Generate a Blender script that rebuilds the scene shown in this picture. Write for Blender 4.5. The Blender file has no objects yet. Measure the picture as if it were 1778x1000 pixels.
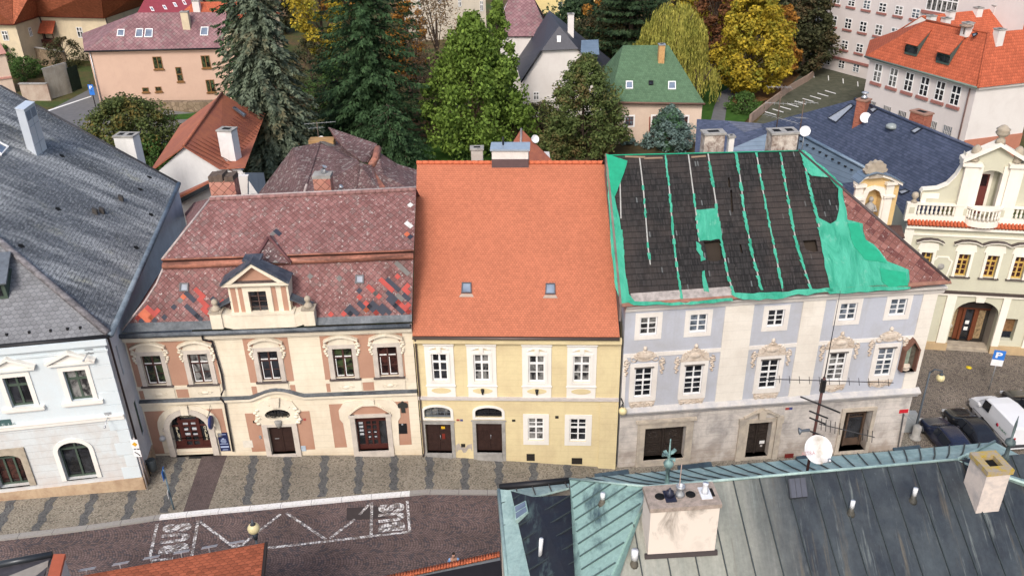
import bpy, bmesh, math, random
import numpy as np
from mathutils import Vector as V, Matrix
from mathutils.geometry import tessellate_polygon
random.seed(7); rng = np.random.default_rng(11)
SC = bpy.context.scene
COL = SC.collection
# ---------------------------------------------------------------- camera model (pose solved from the photograph's vanishing points)
FOC = 1500.0; CAM = V((0, 0, 34.69))
_down = V((51, 2820, FOC)).normalized(); _up = -_down
_y = (V((0, 0, 1)) - V((0, 0, 1)).dot(_up) * _up).normalized(); _x = _y.cross(_up)
RM = Matrix((_x, _y, _up))
def ray(u, v): return RM @ V(((u - 889) / FOC, (v - 500) / FOC, 1))
def P(u, v, z):
    d = ray(u, v); return CAM + d * ((z - CAM.z) / d.z)
def PY(u, v, y):
    d = ray(u, v); return CAM + d * (y / d.y)
def PL(u, v, p, n):
    d = ray(u, v); return CAM + d * ((V(p) - CAM).dot(n) / d.dot(n))
def ss(a, b, x):
    t = min(1, max(0, (x - a) / (b - a))); return t * t * (3 - 2 * t)
GX = [(-70, 2.6), (-40, 1.6), (-22.3, .82), (-5.8, 0), (6.3, -.83), (25.2, -1.13), (60, -1.3)]
def gz(x, y):
    if x <= GX[0][0]: s = GX[0][1]
    elif x >= GX[-1][0]: s = GX[-1][1]
    else:
        for (a, b), (c, d) in zip(GX, GX[1:]):
            if a <= x <= c: s = b + (d - b) * (x - a) / (c - a); break
    return s * (1 - ss(66, 84, y))
def G(u, v, dz=0):
    z = 0.0
    for _ in range(8):
        p = P(u, v, z + dz); z = gz(p.x, p.y)
    return p
# ---------------------------------------------------------------- materials
MATS = {}
class NB:
    """small node-tree writer"""
    def __init__(s, name, rough=.8, spec=.3, metal=0):
        m = bpy.data.materials.new(name); m.use_nodes = True; s.m = m; s.t = m.node_tree; s.t.nodes.clear()
        s.o = s.n('ShaderNodeOutputMaterial'); s.b = s.n('ShaderNodeBsdfPrincipled')
        s.b.inputs['Roughness'].default_value = rough; s.b.inputs['Metallic'].default_value = metal
        s.b.inputs['Specular IOR Level'].default_value = spec
        s.l(s.b.outputs[0], s.o.inputs[0]); MATS[name] = m
        s.geo = s.n('ShaderNodeNewGeometry'); s.uvn = s.n('ShaderNodeUVMap')
        s.pos = s.geo.outputs['Position']; s.uv = s.uvn.outputs[0]
    def n(s, t): return s.t.nodes.new(t)
    def l(s, a, b): s.t.links.new(a, b)
    def put(s, inp, v):
        if hasattr(v, 'is_linked'): s.l(v, inp)
        else:
            if isinstance(v, (tuple, list)) and len(v) == 3 and inp.type == 'RGBA': v = (*v, 1)
            inp.default_value = v
    def M(s, op, a, b=0.0, c=None, clamp=False):
        q = s.n('ShaderNodeMath'); q.operation = op; q.use_clamp = clamp
        s.put(q.inputs[0], a); s.put(q.inputs[1], b)
        if c is not None: s.put(q.inputs[2], c)
        return q.outputs[0]
    def xyz(s, v):
        q = s.n('ShaderNodeSeparateXYZ'); s.put(q.inputs[0], v); return q.outputs
    def comb(s, x, y, z=0.0):
        q = s.n('ShaderNodeCombineXYZ'); s.put(q.inputs[0], x); s.put(q.inputs[1], y); s.put(q.inputs[2], z); return q.outputs[0]
    def scale(s, v, sc):
        q = s.n('ShaderNodeVectorMath'); q.operation = 'MULTIPLY'; s.put(q.inputs[0], v); q.inputs[1].default_value = sc if isinstance(sc, tuple) else (sc,) * 3
        return q.outputs[0]
    def rot(s, v, a):
        q = s.n('ShaderNodeVectorRotate'); q.rotation_type = 'Z_AXIS'; s.put(q.inputs[0], v); q.inputs['Angle'].default_value = a; return q.outputs[0]
    def noise(s, v, sc, det=4, ro=.6, dist=0):
        q = s.n('ShaderNodeTexNoise'); s.put(q.inputs['Vector'], v); q.inputs['Scale'].default_value = sc
        q.inputs['Detail'].default_value = det; q.inputs['Roughness'].default_value = ro; q.inputs['Distortion'].default_value = dist
        return q.outputs[0]
    def vor(s, v, sc, feat='F1', out='Distance', rnd=1):
        q = s.n('ShaderNodeTexVoronoi'); q.feature = feat; s.put(q.inputs['Vector'], v); q.inputs['Scale'].default_value = sc
        q.inputs['Randomness'].default_value = rnd; return q.outputs[out]
    def white(s, v):
        q = s.n('ShaderNodeTexWhiteNoise'); s.put(q.inputs['Vector'], v); return q.outputs['Value']
    def ramp(s, f, a, b, lo=0., hi=1.):
        q = s.n('ShaderNodeMapRange'); q.clamp = True; s.put(q.inputs[0], f)
        for i, x in enumerate((a, b, lo, hi)): q.inputs[1 + i].default_value = x
        return q.outputs[0]
    def mix(s, f, a, b, mode='MIX'):
        q = s.n('ShaderNodeMix'); q.data_type = 'RGBA'; q.blend_type = mode
        s.put(q.inputs[0], f); s.put(q.inputs[6], a); s.put(q.inputs[7], b); return q.outputs[2]
    def dark(s, c, f):    # multiply a colour by a grey factor
        k = s.comb(f, f, f); return s.mix(1.0, c, k, 'MULTIPLY')
    def bump(s, h, d=.02, st=.5):
        q = s.n('ShaderNodeBump'); s.put(q.inputs['Height'], h); q.inputs['Distance'].default_value = d; q.inputs['Strength'].default_value = st
        s.l(q.outputs[0], s.b.inputs['Normal'])
    def col(s, c): s.put(s.b.inputs['Base Color'], c); return s.m
    def rough(s, r): s.put(s.b.inputs['Roughness'], r)
def c3(h):   # picture-like sRGB hex to linear
    r = [int(h[i:i + 2], 16) / 255 for i in (0, 2, 4)]
    return tuple(x / 12.92 if x <= .04045 else ((x + .055) / 1.055) ** 2.4 for x in r)
def mul(c, k): return tuple(x * k for x in c)
def plain(name, c, rough=.7, metal=0, spec=.3, var=.12, sc=3.0):
    if name in MATS: return MATS[name]
    n = NB(name, rough, spec, metal)
    f = n.ramp(n.noise(n.pos, sc), .3, .7)
    return n.col(n.mix(f, mul(c, 1 - var), mul(c, 1 + var * .6)))
def plaster(name, c, stain=None, amt=.5, joint=0, sc=.5, fine=.06, low=None, jdark=.8):
    """lime plaster: blotches, vertical run streaks, fine grain, joints of the rusticated courses; low = (z0, z1, colour) dirt splashed at the foot"""
    n = NB(name, .9, .15)
    big = n.ramp(n.noise(n.pos, sc, 5, .65, .4), .42, .68)
    stain = stain or mul(c, .72)
    col = n.mix(n.M('MULTIPLY', big, amt), c, stain)
    st = n.ramp(n.noise(n.scale(n.pos, (1.6, 1.6, .12)), 1.4, 5, .7), .52, .75)
    col = n.mix(n.M('MULTIPLY', st, amt * .7), col, stain)
    g = n.ramp(n.noise(n.pos, 9, 4, .7), .25, .75, 1 - fine, 1 + fine)
    col = n.dark(col, g)
    if low:
        z = n.xyz(n.pos)[2]
        f = n.M('MULTIPLY', n.ramp(z, low[0], low[1], 1, 0), n.ramp(n.noise(n.pos, .9, 5, .7), .3, .6))
        col = n.mix(f, col, low[2])
    if joint:
        y = n.M('FRACT', n.M('DIVIDE', n.xyz(n.uv)[1], joint))
        ln = n.M('LESS_THAN', y, .055 * (.45 / joint))
        col = n.mix(n.M('MULTIPLY', ln, 1 - jdark), col, mul(c, .25))
    n.bump(n.noise(n.pos, 14, 4, .7), .01, .35)
    return n.col(col)
# ---------------------------------------------------------------- mesh builder
def face_uv(pts, nrm):
    if abs(nrm.z) > .999: h, w = V((1, 0, 0)), V((0, 1, 0))
    else:
        h = V((0, 0, 1)).cross(nrm).normalized(); w = nrm.cross(h)
    return [(p.dot(h), p.dot(w)) for p in pts]
class MB:
    def __init__(s): s.v = []; s.f = []; s.smooth = []; s.k = []; s.mi = 0; s.cuts = []
    def cut(s):
        if s.f: s.cuts.append(len(s.f))
        return s
    def add(s, pts, faces, smooth=False):
        b = len(s.v); s.v += [V(p) for p in pts]
        for f in faces: s.f.append([b + i for i in f]); s.smooth.append(smooth); s.k.append(s.mi)
        return s
    def poly(s, pts): return s.add(pts, [list(range(len(pts)))])
    def prism(s, pts, vec, caps=True):
        n = len(pts); vec = V(vec); a = [V(p) for p in pts]; b = [p + vec for p in a]
        fs = [[i, (i + 1) % n, n + (i + 1) % n, n + i] for i in range(n)]
        if caps: fs += [list(range(n))[::-1], list(range(n, 2 * n))]
        return s.add(a + b, fs)
    def obox(s, o, x, y, z):
        o, x, y, z = V(o), V(x), V(y), V(z); return s.prism([o, o + x, o + x + y, o + y], z)
    def box(s, c, sx, sy, sz, rz=0, taper=1):
        c = V(c); r = Matrix.Rotation(rz, 3, 'Z')
        b = [c + r @ V((a * sx / 2, d * sy / 2, 0)) for a, d in ((-1, -1), (1, -1), (1, 1), (-1, 1))]
        t = [c + r @ V((a * sx / 2 * taper, d * sy / 2 * taper, sz)) for a, d in ((-1, -1), (1, -1), (1, 1), (-1, 1))]
        return s.add(b + t, [[3, 2, 1, 0], [4, 5, 6, 7]] + [[i, (i + 1) % 4, 4 + (i + 1) % 4, 4 + i] for i in range(4)])
    def slab(s, pts, th):
        pts = [V(p) for p in pts]; n = newell(pts)
        if n.z < 0: pts = pts[::-1]; n = -n
        return s.prism([p - n * th for p in pts], n * th)
    def tube(s, path, r, n=8, r2=None, caps=True):
        path = [V(p) for p in path]; m = len(path); vs = []; fs = []
        for i, p in enumerate(path):
            d = (path[min(i + 1, m - 1)] - path[max(i - 1, 0)]).normalized()
            a = d.cross(V((0, 0, 1)) if abs(d.z) < .9 else V((1, 0, 0))).normalized(); b = d.cross(a)
            rr = r if r2 is None else r + (r2 - r) * i / (m - 1)
            vs += [p + (a * math.cos(6.28318 * k / n) + b * math.sin(6.28318 * k / n)) * rr for k in range(n)]
        for i in range(m - 1):
            for k in range(n): fs.append([i * n + k, i * n + (k + 1) % n, (i + 1) * n + (k + 1) % n, (i + 1) * n + k])
        if caps: fs += [list(range(n))[::-1], list(range((m - 1) * n, m * n))]
        return s.add(vs, fs, n > 5)
    def lathe(s, c, prof, n=14, axis=None):
        c = V(c); vs = []; fs = []; m = len(prof)
        ax = V(axis).normalized() if axis else V((0, 0, 1))
        a = ax.orthogonal().normalized(); b = ax.cross(a)
        for r, z in prof: vs += [c + ax * z + (a * math.cos(6.28318 * k / n) + b * math.sin(6.28318 * k / n)) * max(r, .001) for k in range(n)]
        for i in range(m - 1):
            for k in range(n): fs.append([i * n + k, i * n + (k + 1) % n, (i + 1) * n + (k + 1) % n, (i + 1) * n + k])
        fs += [list(range(n))[::-1], list(range((m - 1) * n, m * n))]
        return s.add(vs, fs, True)
    def ball(s, c, r, n=10, sq=1): return s.lathe(c, [(r * math.sin(math.pi * i / n), -r * sq * math.cos(math.pi * i / n)) for i in range(n + 1)], n + 4)
    # facade helpers
    def fr(s, f, s0, s1, z0, z1, o0, o1): return s.prism([f.pt(s0, z0, o0), f.pt(s1, z0, o0), f.pt(s1, z1, o0), f.pt(s0, z1, o0)], f.n * (o1 - o0))
    def fp(s, f, pts, o0, o1): return s.prism([f.pt(a, b, o0) for a, b in pts], f.n * (o1 - o0))
    def ring(s, f, outer, inner, o0, o1):
        """frame between two outlines of equal point count (open at neither end)"""
        n = len(outer)
        for i in range(n):
            j = (i + 1) % n; q = [outer[i], outer[j], inner[j], inner[i]]
            s.prism([f.pt(a, b, o0) for a, b in q], f.n * (o1 - o0))
        return s
    def strip(s, f, pts, w, o0, o1):
        """moulding of width w along a polyline of the facade, on its upper side"""
        for (a, b), (c, d) in zip(pts, pts[1:]):
            s.prism([f.pt(a, b, o0), f.pt(c, d, o0), f.pt(c, d + w, o0), f.pt(a, b + w, o0)], f.n * (o1 - o0))
        return s
    def wall(s, f, outer, holes, depth, o=0.0, th=.25):
        rings = [outer] + holes; flat = [p for r in rings for p in r]
        tri = tessellate_polygon([[V((a, b, 0)) for a, b in r] for r in rings])
        pts = [f.pt(a, b, o) for a, b in flat]
        fs = []
        for t in tri:
            q = [pts[i] for i in t]
            fs.append(list(t) if (q[1] - q[0]).cross(q[2] - q[0]).dot(f.n) > 0 else list(t)[::-1])
        s.add(pts, fs)
        for h in holes:
            for (a, b), (c, d) in zip(h, h[1:] + h[:1]): s.poly([f.pt(a, b, o), f.pt(c, d, o), f.pt(c, d, o - depth), f.pt(a, b, o - depth)])
        return s
    def build(s, name, mat, parent=None, recalc=True, label=None, bevel=0):
        if s.cuts:     # pieces that stand apart become parts of their own
            last = None; ends = sorted(set(s.cuts + [len(s.f)])); a = 0
            for e in ends:
                if e == a: continue
                p = MB(); ids = sorted({i for f in s.f[a:e] for i in f}); mp = {i: j for j, i in enumerate(ids)}
                p.v = [s.v[i] for i in ids]; p.f = [[mp[i] for i in f] for f in s.f[a:e]]; p.smooth = s.smooth[a:e]; p.k = s.k[a:e]; a = e
                last = p.build(name, mat, parent, recalc, label, bevel)
            return last
        me = bpy.data.meshes.new(name); off = parent_origin(parent)
        me.from_pydata([tuple(p - off) for p in s.v], [], s.f)
        mats = mat if isinstance(mat, (list, tuple)) else [mat]
        for m in mats: me.materials.append(m)
        for p, sm, k in zip(me.polygons, s.smooth, s.k): p.use_smooth = sm; p.material_index = k
        if recalc:
            bm = bmesh.new(); bm.from_mesh(me); bmesh.ops.recalc_face_normals(bm, faces=bm.faces); bm.to_mesh(me); bm.free()
        uvl = me.uv_layers.new(name='UVMap')
        for p in me.polygons:
            q = [me.vertices[i].co + off for i in p.vertices]; nn = p.normal
            if nn.length < .5: continue
            for li, uv in zip(p.loop_indices, face_uv(q, nn)): uvl.data[li].uv = uv
        o = bpy.data.objects.new(name, me); COL.objects.link(o)
        if parent: o.parent = parent
        if label: o['label'] = label
        if bevel:
            b = o.modifiers.new('bevel', 'BEVEL'); b.width = bevel; b.segments = 1; b.limit_method = 'ANGLE'
        return o
def parent_origin(p):
    o = V((0, 0, 0))
    while p: o += V(p.location); p = p.parent
    return o
def newell(pts):
    n = V((0, 0, 0))
    for a, b in zip(pts, pts[1:] + pts[:1]): n += V(((a.y - b.y) * (a.z + b.z), (a.z - b.z) * (a.x + b.x), (a.x - b.x) * (a.y + b.y)))
    return n.normalized()
def thing(name, label, cat, loc=(0, 0, 0), group=None):
    o = bpy.data.objects.new(name, None); COL.objects.link(o); o.location = loc; o.empty_display_size = .5
    return tag(o, label, cat, group)
def tag(o, label, cat, group=None):
    o['label'] = label; o['category'] = cat
    if group: o['group'] = group
    return o
def struct(o, kind='structure'): o['kind'] = kind; return o
def dup(root, loc, rz=0, scale=1, label=None):
    r = root.copy(); COL.objects.link(r); r.location = loc; r.rotation_euler = (0, 0, rz); r.scale = (scale,) * 3
    if label: r['label'] = label
    for ch in list(root.children):
        c = ch.copy(); COL.objects.link(c); c.parent = r
        for g in ch.children:
            d = g.copy(); COL.objects.link(d); d.parent = c
    return r
class Fac:
    """vertical facade plane through plan points a (left) and b (right); s along it, z up, o out of the wall"""
    def __init__(s, a, b):
        s.a = V((a[0], a[1], 0)); d = V((b[0] - a[0], b[1] - a[1], 0)); s.L = d.length; s.d = d.normalized(); s.n = V((s.d.y, -s.d.x, 0))
    def pt(s, a, z, o=0): return s.a + s.d * a + s.n * o + V((0, 0, z))
    def px(s, u, v, o=0):
        p = PL(u, v, s.a + s.n * o, s.n); return ((p - s.a).dot(s.d), p.z)
    def R(s, u0, v0, u1, v1, o=0):
        """s0, s1, z0, z1 of the box whose top left and bottom right corners sit on these pixels"""
        a, b = s.px(u0, v0, o), s.px(u1, v1, o); return (a[0], b[0], b[1], a[1])
def arch_pts(s0, s1, z0, zs, zt, n=12, closed=True):
    """outline of an opening with straight jambs to zs and an elliptic head to zt, counted from bottom left upwards"""
    c = (s0 + s1) / 2; r = (s1 - s0) / 2
    arc = [(c - r * math.cos(math.pi * i / n), zs + (zt - zs) * math.sin(math.pi * i / n)) for i in range(n + 1)]
    return [(s0, z0)] + arc + [(s1, z0)]
def rect_pts(s0, s1, z0, z1): return [(s0, z0), (s0, z1), (s1, z1), (s1, z0)]
def grow(s0, s1, z0, z1, l, r=None, b=None, t=None):
    r = l if r is None else r; b = l if b is None else b; t = l if t is None else t
    return (s0 - l, s1 + r, z0 - b, z1 + t)
# ---------------------------------------------------------------- common materials
def glass_mat(name, c, c2, sc=1.2):
    n = NB(name, .08, .6); f = n.ramp(n.noise(n.pos, sc, 3, .6, .6), .4, .62); return n.col(n.mix(f, c, c2))
GLASS = glass_mat('window_glass', (.008, .009, .011), (.03, .033, .04))
GLASS2 = glass_mat('window_glass_curtain', (.02, .02, .022), (.22, .22, .21), 2.2)
GLASSG = glass_mat('window_glass_plants', (.008, .008, .008), (.05, .07, .03), 2.6)
GLASSB = glass_mat('roof_glass', (.1, .13, .18), (.2, .25, .32), .5)
GLASSR = glass_mat('window_glass_warm', (.012, .006, .006), (.07, .025, .02), 1.5)
WHITE = plain('white_paint', (.72, .72, .71), .5, var=.06)
WOODW = plain('brown_window_wood', (.07, .032, .026), .5)
DARKWOOD = plain('dark_door_wood', (.035, .018, .015), .5, var=.3, sc=4)
REDWOOD = plain('red_brown_wood', (.06, .017, .014), .45)
GREENW = plain('green_window_paint', (.06, .085, .065), .5)
STEEL = plain('galvanised_metal', (.42, .44, .46), .4, .6)
IRON = plain('black_iron', (.02, .02, .022), .5, .3)
GUTTER = plain('brown_gutter_metal', (.1, .075, .065), .45, .3)
GREYMET = plain('grey_sheet_metal', (.16, .18, .2), .45, .4, var=.3)
STONE = plain('sandstone', (.36, .31, .24), .9, var=.25, sc=2)
GREYSTONE = plain('grey_stone', (.3, .29, .27), .9, var=.3, sc=2)
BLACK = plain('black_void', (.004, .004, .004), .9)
GLASSS = glass_mat('window_glass_painted_sky', (.03, .04, .05), (.17, .2, .24), 1.6); WR = random.Random(21)  # blue-grey sky reflection painted into the pane colour
def window(h, f, r, frame, pane=None, dep=.16, cols=2, transom=None, upper=0, lower=1, bw=.07, rail=.045, arch=None, label=None, ft=.06, rail_mat=None, lowmat=None):
    """window of house h in the hole r=(s0,s1,z0,z1): outer frame, mullion, transom at a height fraction, glazing bars; pane as sub-part"""
    s0, s1, z0, z1 = r; m = MB(); o0, o1 = -dep, -dep + ft
    if pane in (None, GLASS, GLASS2): pane = WR.choice((GLASS, GLASS, GLASS2, GLASS2, GLASSS))
    m.fr(f, s0, s0 + bw, z0, z1, o0, o1); m.fr(f, s1 - bw, s1, z0, z1, o0, o1)
    m.fr(f, s0 + bw, s1 - bw, z0, z0 + bw * 1.3, o0, o1); m.fr(f, s0 + bw, s1 - bw, z1 - bw, z1, o0, o1)
    zt = z0 + (z1 - z0) * transom if transom else z1 - bw
    a, b = s0 + bw, s1 - bw
    for i in range(1, cols):
        c = a + (b - a) * i / cols; m.fr(f, c - bw * .6, c + bw * .6, z0 + bw * 1.3, z1 - bw, o0, o1 + .01)
    if transom: m.fr(f, a, b, zt - bw * .7, zt + bw * .7, o0 - .004, o1 + .016)
    for lo, hi, k in ((z0 + bw, zt, lower), (zt, z1 - bw, upper)):
        for i in range(1, k + 1):
            z = lo + (hi - lo) * i / (k + 1); m.fr(f, a, b, z - rail / 2, z + rail / 2, o0 + .01, o1 - .01)
    w = m.build('window', frame, h, label=label)
    MB().fr(f, s0 + .02, s1 - .02, z0 + .02, z1 - .02, o0 - .05, o0 + .02).build('pane', pane or GLASS, w)
    return w
def frame_of(f, r, w, o0, o1, m=None, bot=True):
    """plain surround of width w round the hole r"""
    m = m or MB(); s0, s1, z0, z1 = r
    m.fr(f, s0 - w, s0, z0 - (w if bot else 0), z1 + w, o0, o1); m.fr(f, s1, s1 + w, z0 - (w if bot else 0), z1 + w, o0, o1)
    m.fr(f, s0, s1, z1, z1 + w, o0, o1)
    if bot: m.fr(f, s0, s1, z0 - w, z0, o0, o1)
    return m
def skylight(h, plane_p, plane_n, quad, frame=None, glass=None, lift=.12, fw=.09, name='roof_window'):
    """roof window whose four corner pixels lie on the roof plane"""
    q = [PL(u, v, plane_p, plane_n) for u, v in quad]; n = V(plane_n).normalized(); c = sum(q, V()) / 4
    m = MB()
    inn = [p + (c - p).normalized() * fw * 1.5 for p in q]
    for i in range(4):
        j = (i + 1) % 4; m.prism([q[i], q[j], inn[j], inn[i]], n * lift)
    o = m.build(name, frame or GREYMET, h)
    MB().prism([p - n * .02 for p in inn], n * (lift * .6)).build('pane', glass or GLASSB, o)
    return o
# ---------------------------------------------------------------- ground, street, pavement
def text_mb(body, o, xd, yd, h, w=None, th=.012, mb=None, bold=0):
    """flat letters: o = left end of the baseline, xd / yd unit directions, h cap height, w total width"""
    cu = bpy.data.curves.new('text', 'FONT'); cu.body = body; cu.size = 1; cu.offset = bold; cu.resolution_u = 3
    ob = bpy.data.objects.new('text', cu); COL.objects.link(ob)
    dg = bpy.context.evaluated_depsgraph_get(); me = ob.evaluated_get(dg).to_mesh()
    vs = [v.co.copy() for v in me.vertices]; fs = [list(p.vertices) for p in me.polygons]
    ob.evaluated_get(dg).to_mesh_clear(); bpy.data.objects.remove(ob); bpy.data.curves.remove(cu)
    x0 = min(v.x for v in vs); x1 = max(v.x for v in vs); y0 = min(v.y for v in vs); y1 = max(v.y for v in vs)
    kx = (w / (x1 - x0)) if w else h / (y1 - y0); ky = h / (y1 - y0)
    n = V(xd).cross(V(yd)).normalized(); m = mb or MB()
    m.add([V(o) + V(xd) * (v.x - x0) * kx + V(yd) * (v.y - y0) * ky + n * th for v in vs], fs); return m
def cobble(name, cols, size, W, amp, joint=.14, jc=(.02, .018, .016), patch=None, paint=None):
    n = NB(name, .85, .25); x, y, _ = n.xyz(n.pos)
    col = n.M('FLOOR', n.M('DIVIDE', y, W)); yl = n.M('SUBTRACT', n.M('FRACT', n.M('DIVIDE', y, W)), .5)
    r = n.M('DIVIDE', n.M('ADD', x, n.M('MULTIPLY', n.M('MULTIPLY', yl, yl), amp)), size); row = n.M('FLOOR', r)
    t = n.M('ADD', n.M('MULTIPLY', yl, W / size * 1.15), n.M('MULTIPLY', n.white(n.comb(row, col, 3.)), .9)); tt = n.M('FLOOR', t)
    fr, ft = n.M('FRACT', r), n.M('FRACT', t)
    e = n.M('MINIMUM', n.M('MINIMUM', fr, n.M('SUBTRACT', 1, fr)), n.M('MINIMUM', ft, n.M('SUBTRACT', 1, ft)))
    rnd = n.white(n.comb(row, tt, col)); c = n.mix(n.ramp(rnd, .1, .9), cols[0], cols[1])
    c = n.mix(n.M('GREATER_THAN', rnd, .82), c, cols[2])
    big = n.ramp(n.noise(n.pos, .35, 5, .65), .3, .75, .72, 1.25); c = n.dark(c, big)
    if paint:
        wear = n.ramp(n.M('ADD', n.noise(n.pos, 2.2, 5, .75), n.M('MULTIPLY', rnd, .3)), .56, .7); c = n.mix(n.ramp(wear, 0, 1, 1, .15), c, paint)
    c = n.mix(n.ramp(e, 0, joint, 1, 0), c, jc)
    n.bump(n.ramp(e, 0, joint * 1.6), .02, .6); return n.col(c)
ROADM = cobble('road_setts', ((.125, .088, .084), (.175, .125, .115), (.085, .07, .077)), .15, 1.45, 1.5)
PAVM = cobble('pavement_mosaic', ((.25, .222, .175), (.36, .325, .26), (.17, .15, .12)), .085, .95, .9, .16, (.07, .06, .05))
DARKM = cobble('pavement_dark_mosaic', ((.12, .122, .122), (.16, .162, .16), (.085, .085, .088)), .085, .95, .9, .16, (.03, .03, .03))
SQM = cobble('square_setts', ((.19, .16, .13), (.26, .22, .18), (.13, .11, .095)), .13, 1.2, 1.1, .16, (.03, .025, .02))
PAINTM = cobble('road_paint', ((.13, .1, .09), (.16, .12, .1), (.1, .08, .08)), .15, 1.45, 1.5, paint=(.68, .67, .67))
RAMPM = cobble('ramp_setts', ((.10, .075, .072), (.125, .095, .09), (.085, .065, .065)), .11, 5, 0, .1, (.04, .032, .03))
def kerb_mat(name, c, speck):
    n = NB(name, .85, .2); f = n.ramp(n.noise(n.pos, 9, 4, .8), .5, .68); cc = n.mix(f, c, speck)
    j = n.M('LESS_THAN', n.M('FRACT', n.M('DIVIDE', n.xyz(n.pos)[0], 1.7)), .012); return n.col(n.mix(j, cc, (.05, .05, .05)))
KERBM = kerb_mat('kerb_granite', (.26, .25, .235), (.2, .19, .18)); KERBW = kerb_mat('kerb_white_paint', (.66, .66, .66), (.42, .41, .4))
ASPH = plain('asphalt', (.125, .125, .13), .9, var=.15, sc=1.2)
def earth_mat():
    n = NB('earth_and_grass', .95, .1)
    f = n.ramp(n.noise(n.pos, .09, 5, .7), .4, .6); g = n.mix(n.ramp(n.noise(n.pos, 1.5, 4, .7), .3, .7), (.03, .055, .016), (.07, .09, .03))
    e = n.mix(n.ramp(n.noise(n.pos, 2.5, 4, .7), .35, .7), (.07, .05, .032), (.15, .09, .04)); return n.col(n.mix(f, g, e))
GROUNDM = earth_mat()
def grass_mat(name, a, b):
    n = NB(name, .95, .1); return n.col(n.mix(n.ramp(n.noise(n.pos, .8, 6, .75), .35, .68), a, b))
LAWN = grass_mat('lawn_grass', (.025, .065, .012), (.05, .11, .02)); LITTER = grass_mat('leaf_litter', (.10, .06, .03), (.2, .105, .04))
GRAVEL = grass_mat('gravel', (.13, .125, .115), (.2, .19, .17)); CARP = grass_mat('car_park_setts', (.055, .06, .042), (.105, .105, .075))
# one sheet to the horizon
xs = [-900, -400, -200, -110, -70, -55, -40] + [x for x, _ in GX if -40 < x < 60] + [-30, -14, 0, 15, 40, 60, 90, 150, 300, 900]; xs = sorted(set(xs))
ys = [-120, -20, 10, 20, 25, 30, 35, 40, 45, 50, 58, 66, 69, 72, 75, 78, 81, 84, 100, 130, 200, 400, 1500]
m = MB(); m.add([(x, y, gz(x, y) - .3) for y in ys for x in xs], [[j * len(xs) + i, j * len(xs) + i + 1, (j + 1) * len(xs) + i + 1, (j + 1) * len(xs) + i] for j in range(len(ys) - 1) for i in range(len(xs) - 1)])
struct(m.build('ground', GROUNDM))
kpx = [(-260, 958), (-120, 946), (0, 936), (80, 927), (162, 917), (240, 905.5), (276, 900), (360, 891), (450, 883), (560, 872), (640, 864.5), (711, 858.5), (740, 856), (860, 857)]
KP = [G(u, v) for u, v in kpx]; KP = [V((-60, KP[0].y - 1.2, 0))] + KP + [V((12, KP[-1].y + .1, 0)), V((26, KP[-1].y + 1.6, 0)), V((80, KP[-1].y + 8, 0))]
def ky(x):
    for a, b in zip(KP, KP[1:]):
        if a.x <= x <= b.x: return a.y + (b.y - a.y) * (x - a.x) / (b.x - a.x)
    return KP[-1].y
def strip_sheet(x0, x1, lo, hi, dz, step=1.0, ny=1, thick=0):
    m = MB(); xx = sorted(set([x0 + i * step for i in range(int((x1 - x0) / step) + 1)] + [x1] + [g for g, _ in GX if x0 < g < x1] + [p.x for p in KP if x0 < p.x < x1]))
    vs = [(x, lo(x) + (hi(x) - lo(x)) * j / ny, gz(x, 40) + dz) for x in xx for j in range(ny + 1)]
    fs = [[i * (ny + 1) + j, (i + 1) * (ny + 1) + j, (i + 1) * (ny + 1) + j + 1, i * (ny + 1) + j + 1] for i in range(len(xx) - 1) for j in range(ny)]
    m.add(vs, fs)
    if thick:
        m.add([(x, lo(x), gz(x, 40) + dz - t) for x in xx for t in (thick, 0)], [[i * 2, i * 2 + 2, i * 2 + 3, i * 2 + 1] for i in range(len(xx) - 1)])
    return m
KW = .34
struct(strip_sheet(-60, 26, lambda x: ky(x) + KW, lambda x: 47, 0).build('pavement', PAVM))
struct(strip_sheet(-60, 80, lambda x: 8, lambda x: ky(x) + .05, -.12).build('road', ROADM))
struct(strip_sheet(26, 80, lambda x: ky(x) + KW, lambda x: 66, 0).build('pavement', SQM))
def kerb(name, x0, x1, mat): struct(strip_sheet(x0, x1, lambda x: ky(x), lambda x: ky(x) + KW, .012, thick=.2).build(name, mat))
kL, kR = KP[7].x, KP[12].x
kerb('kerb', -60, kL, KERBM); kerb('kerb', kL, kR, KERBW); kerb('kerb', kR, 80, KERBM)
# dark wavy bands in the mosaic
stripes = [((18, 872), (-6, 922)), ((88.6, 868), (60, 924)), ((162, 861), (140, 915)), ((230, 852), (219, 904)), ((313.8, 792), (285, 890)), ((440.4, 791), (427.5, 876)), ((499.5, 791), (493, 868)), ((562.7, 790), (560, 862)), ((623.5, 790), (622, 857)), ((683, 790), (684, 851)), ((746.2, 790), (744.8, 853)), ((808, 794), (806.5, 852)), ((865, 799), (868, 853)), ((925.6, 803), (928, 850)), ((986, 808), (986, 850))]
m = MB()
for a, b in stripes:
    a, b = G(*a), G(*b); a.y += .35; n = int((a - b).length / .12); pr = []
    d = (b - a).normalized(); w = V((-d.y, d.x, 0)).normalized()
    ph = random.random() * 6
    for i in range(n + 1):
        p = a + (b - a) * (i / n); s = i * .12
        if p.y < ky(p.x) + KW: break
        c = .07 * math.sin(s * 6.6 + ph); hw = .2 + .05 * abs(math.sin(s * 6.6 + ph + .6))
        for k in (-1, 1):
            q = p + w * (c + k * hw); pr.append(V((q.x, q.y, gz(q.x, q.y) + .005)))
    m.add(pr, [[2 * i, 2 * i + 1, 2 * i + 3, 2 * i + 2] for i in range(len(pr) // 2 - 1)])
struct(m.build('pavement', DARKM))
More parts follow.
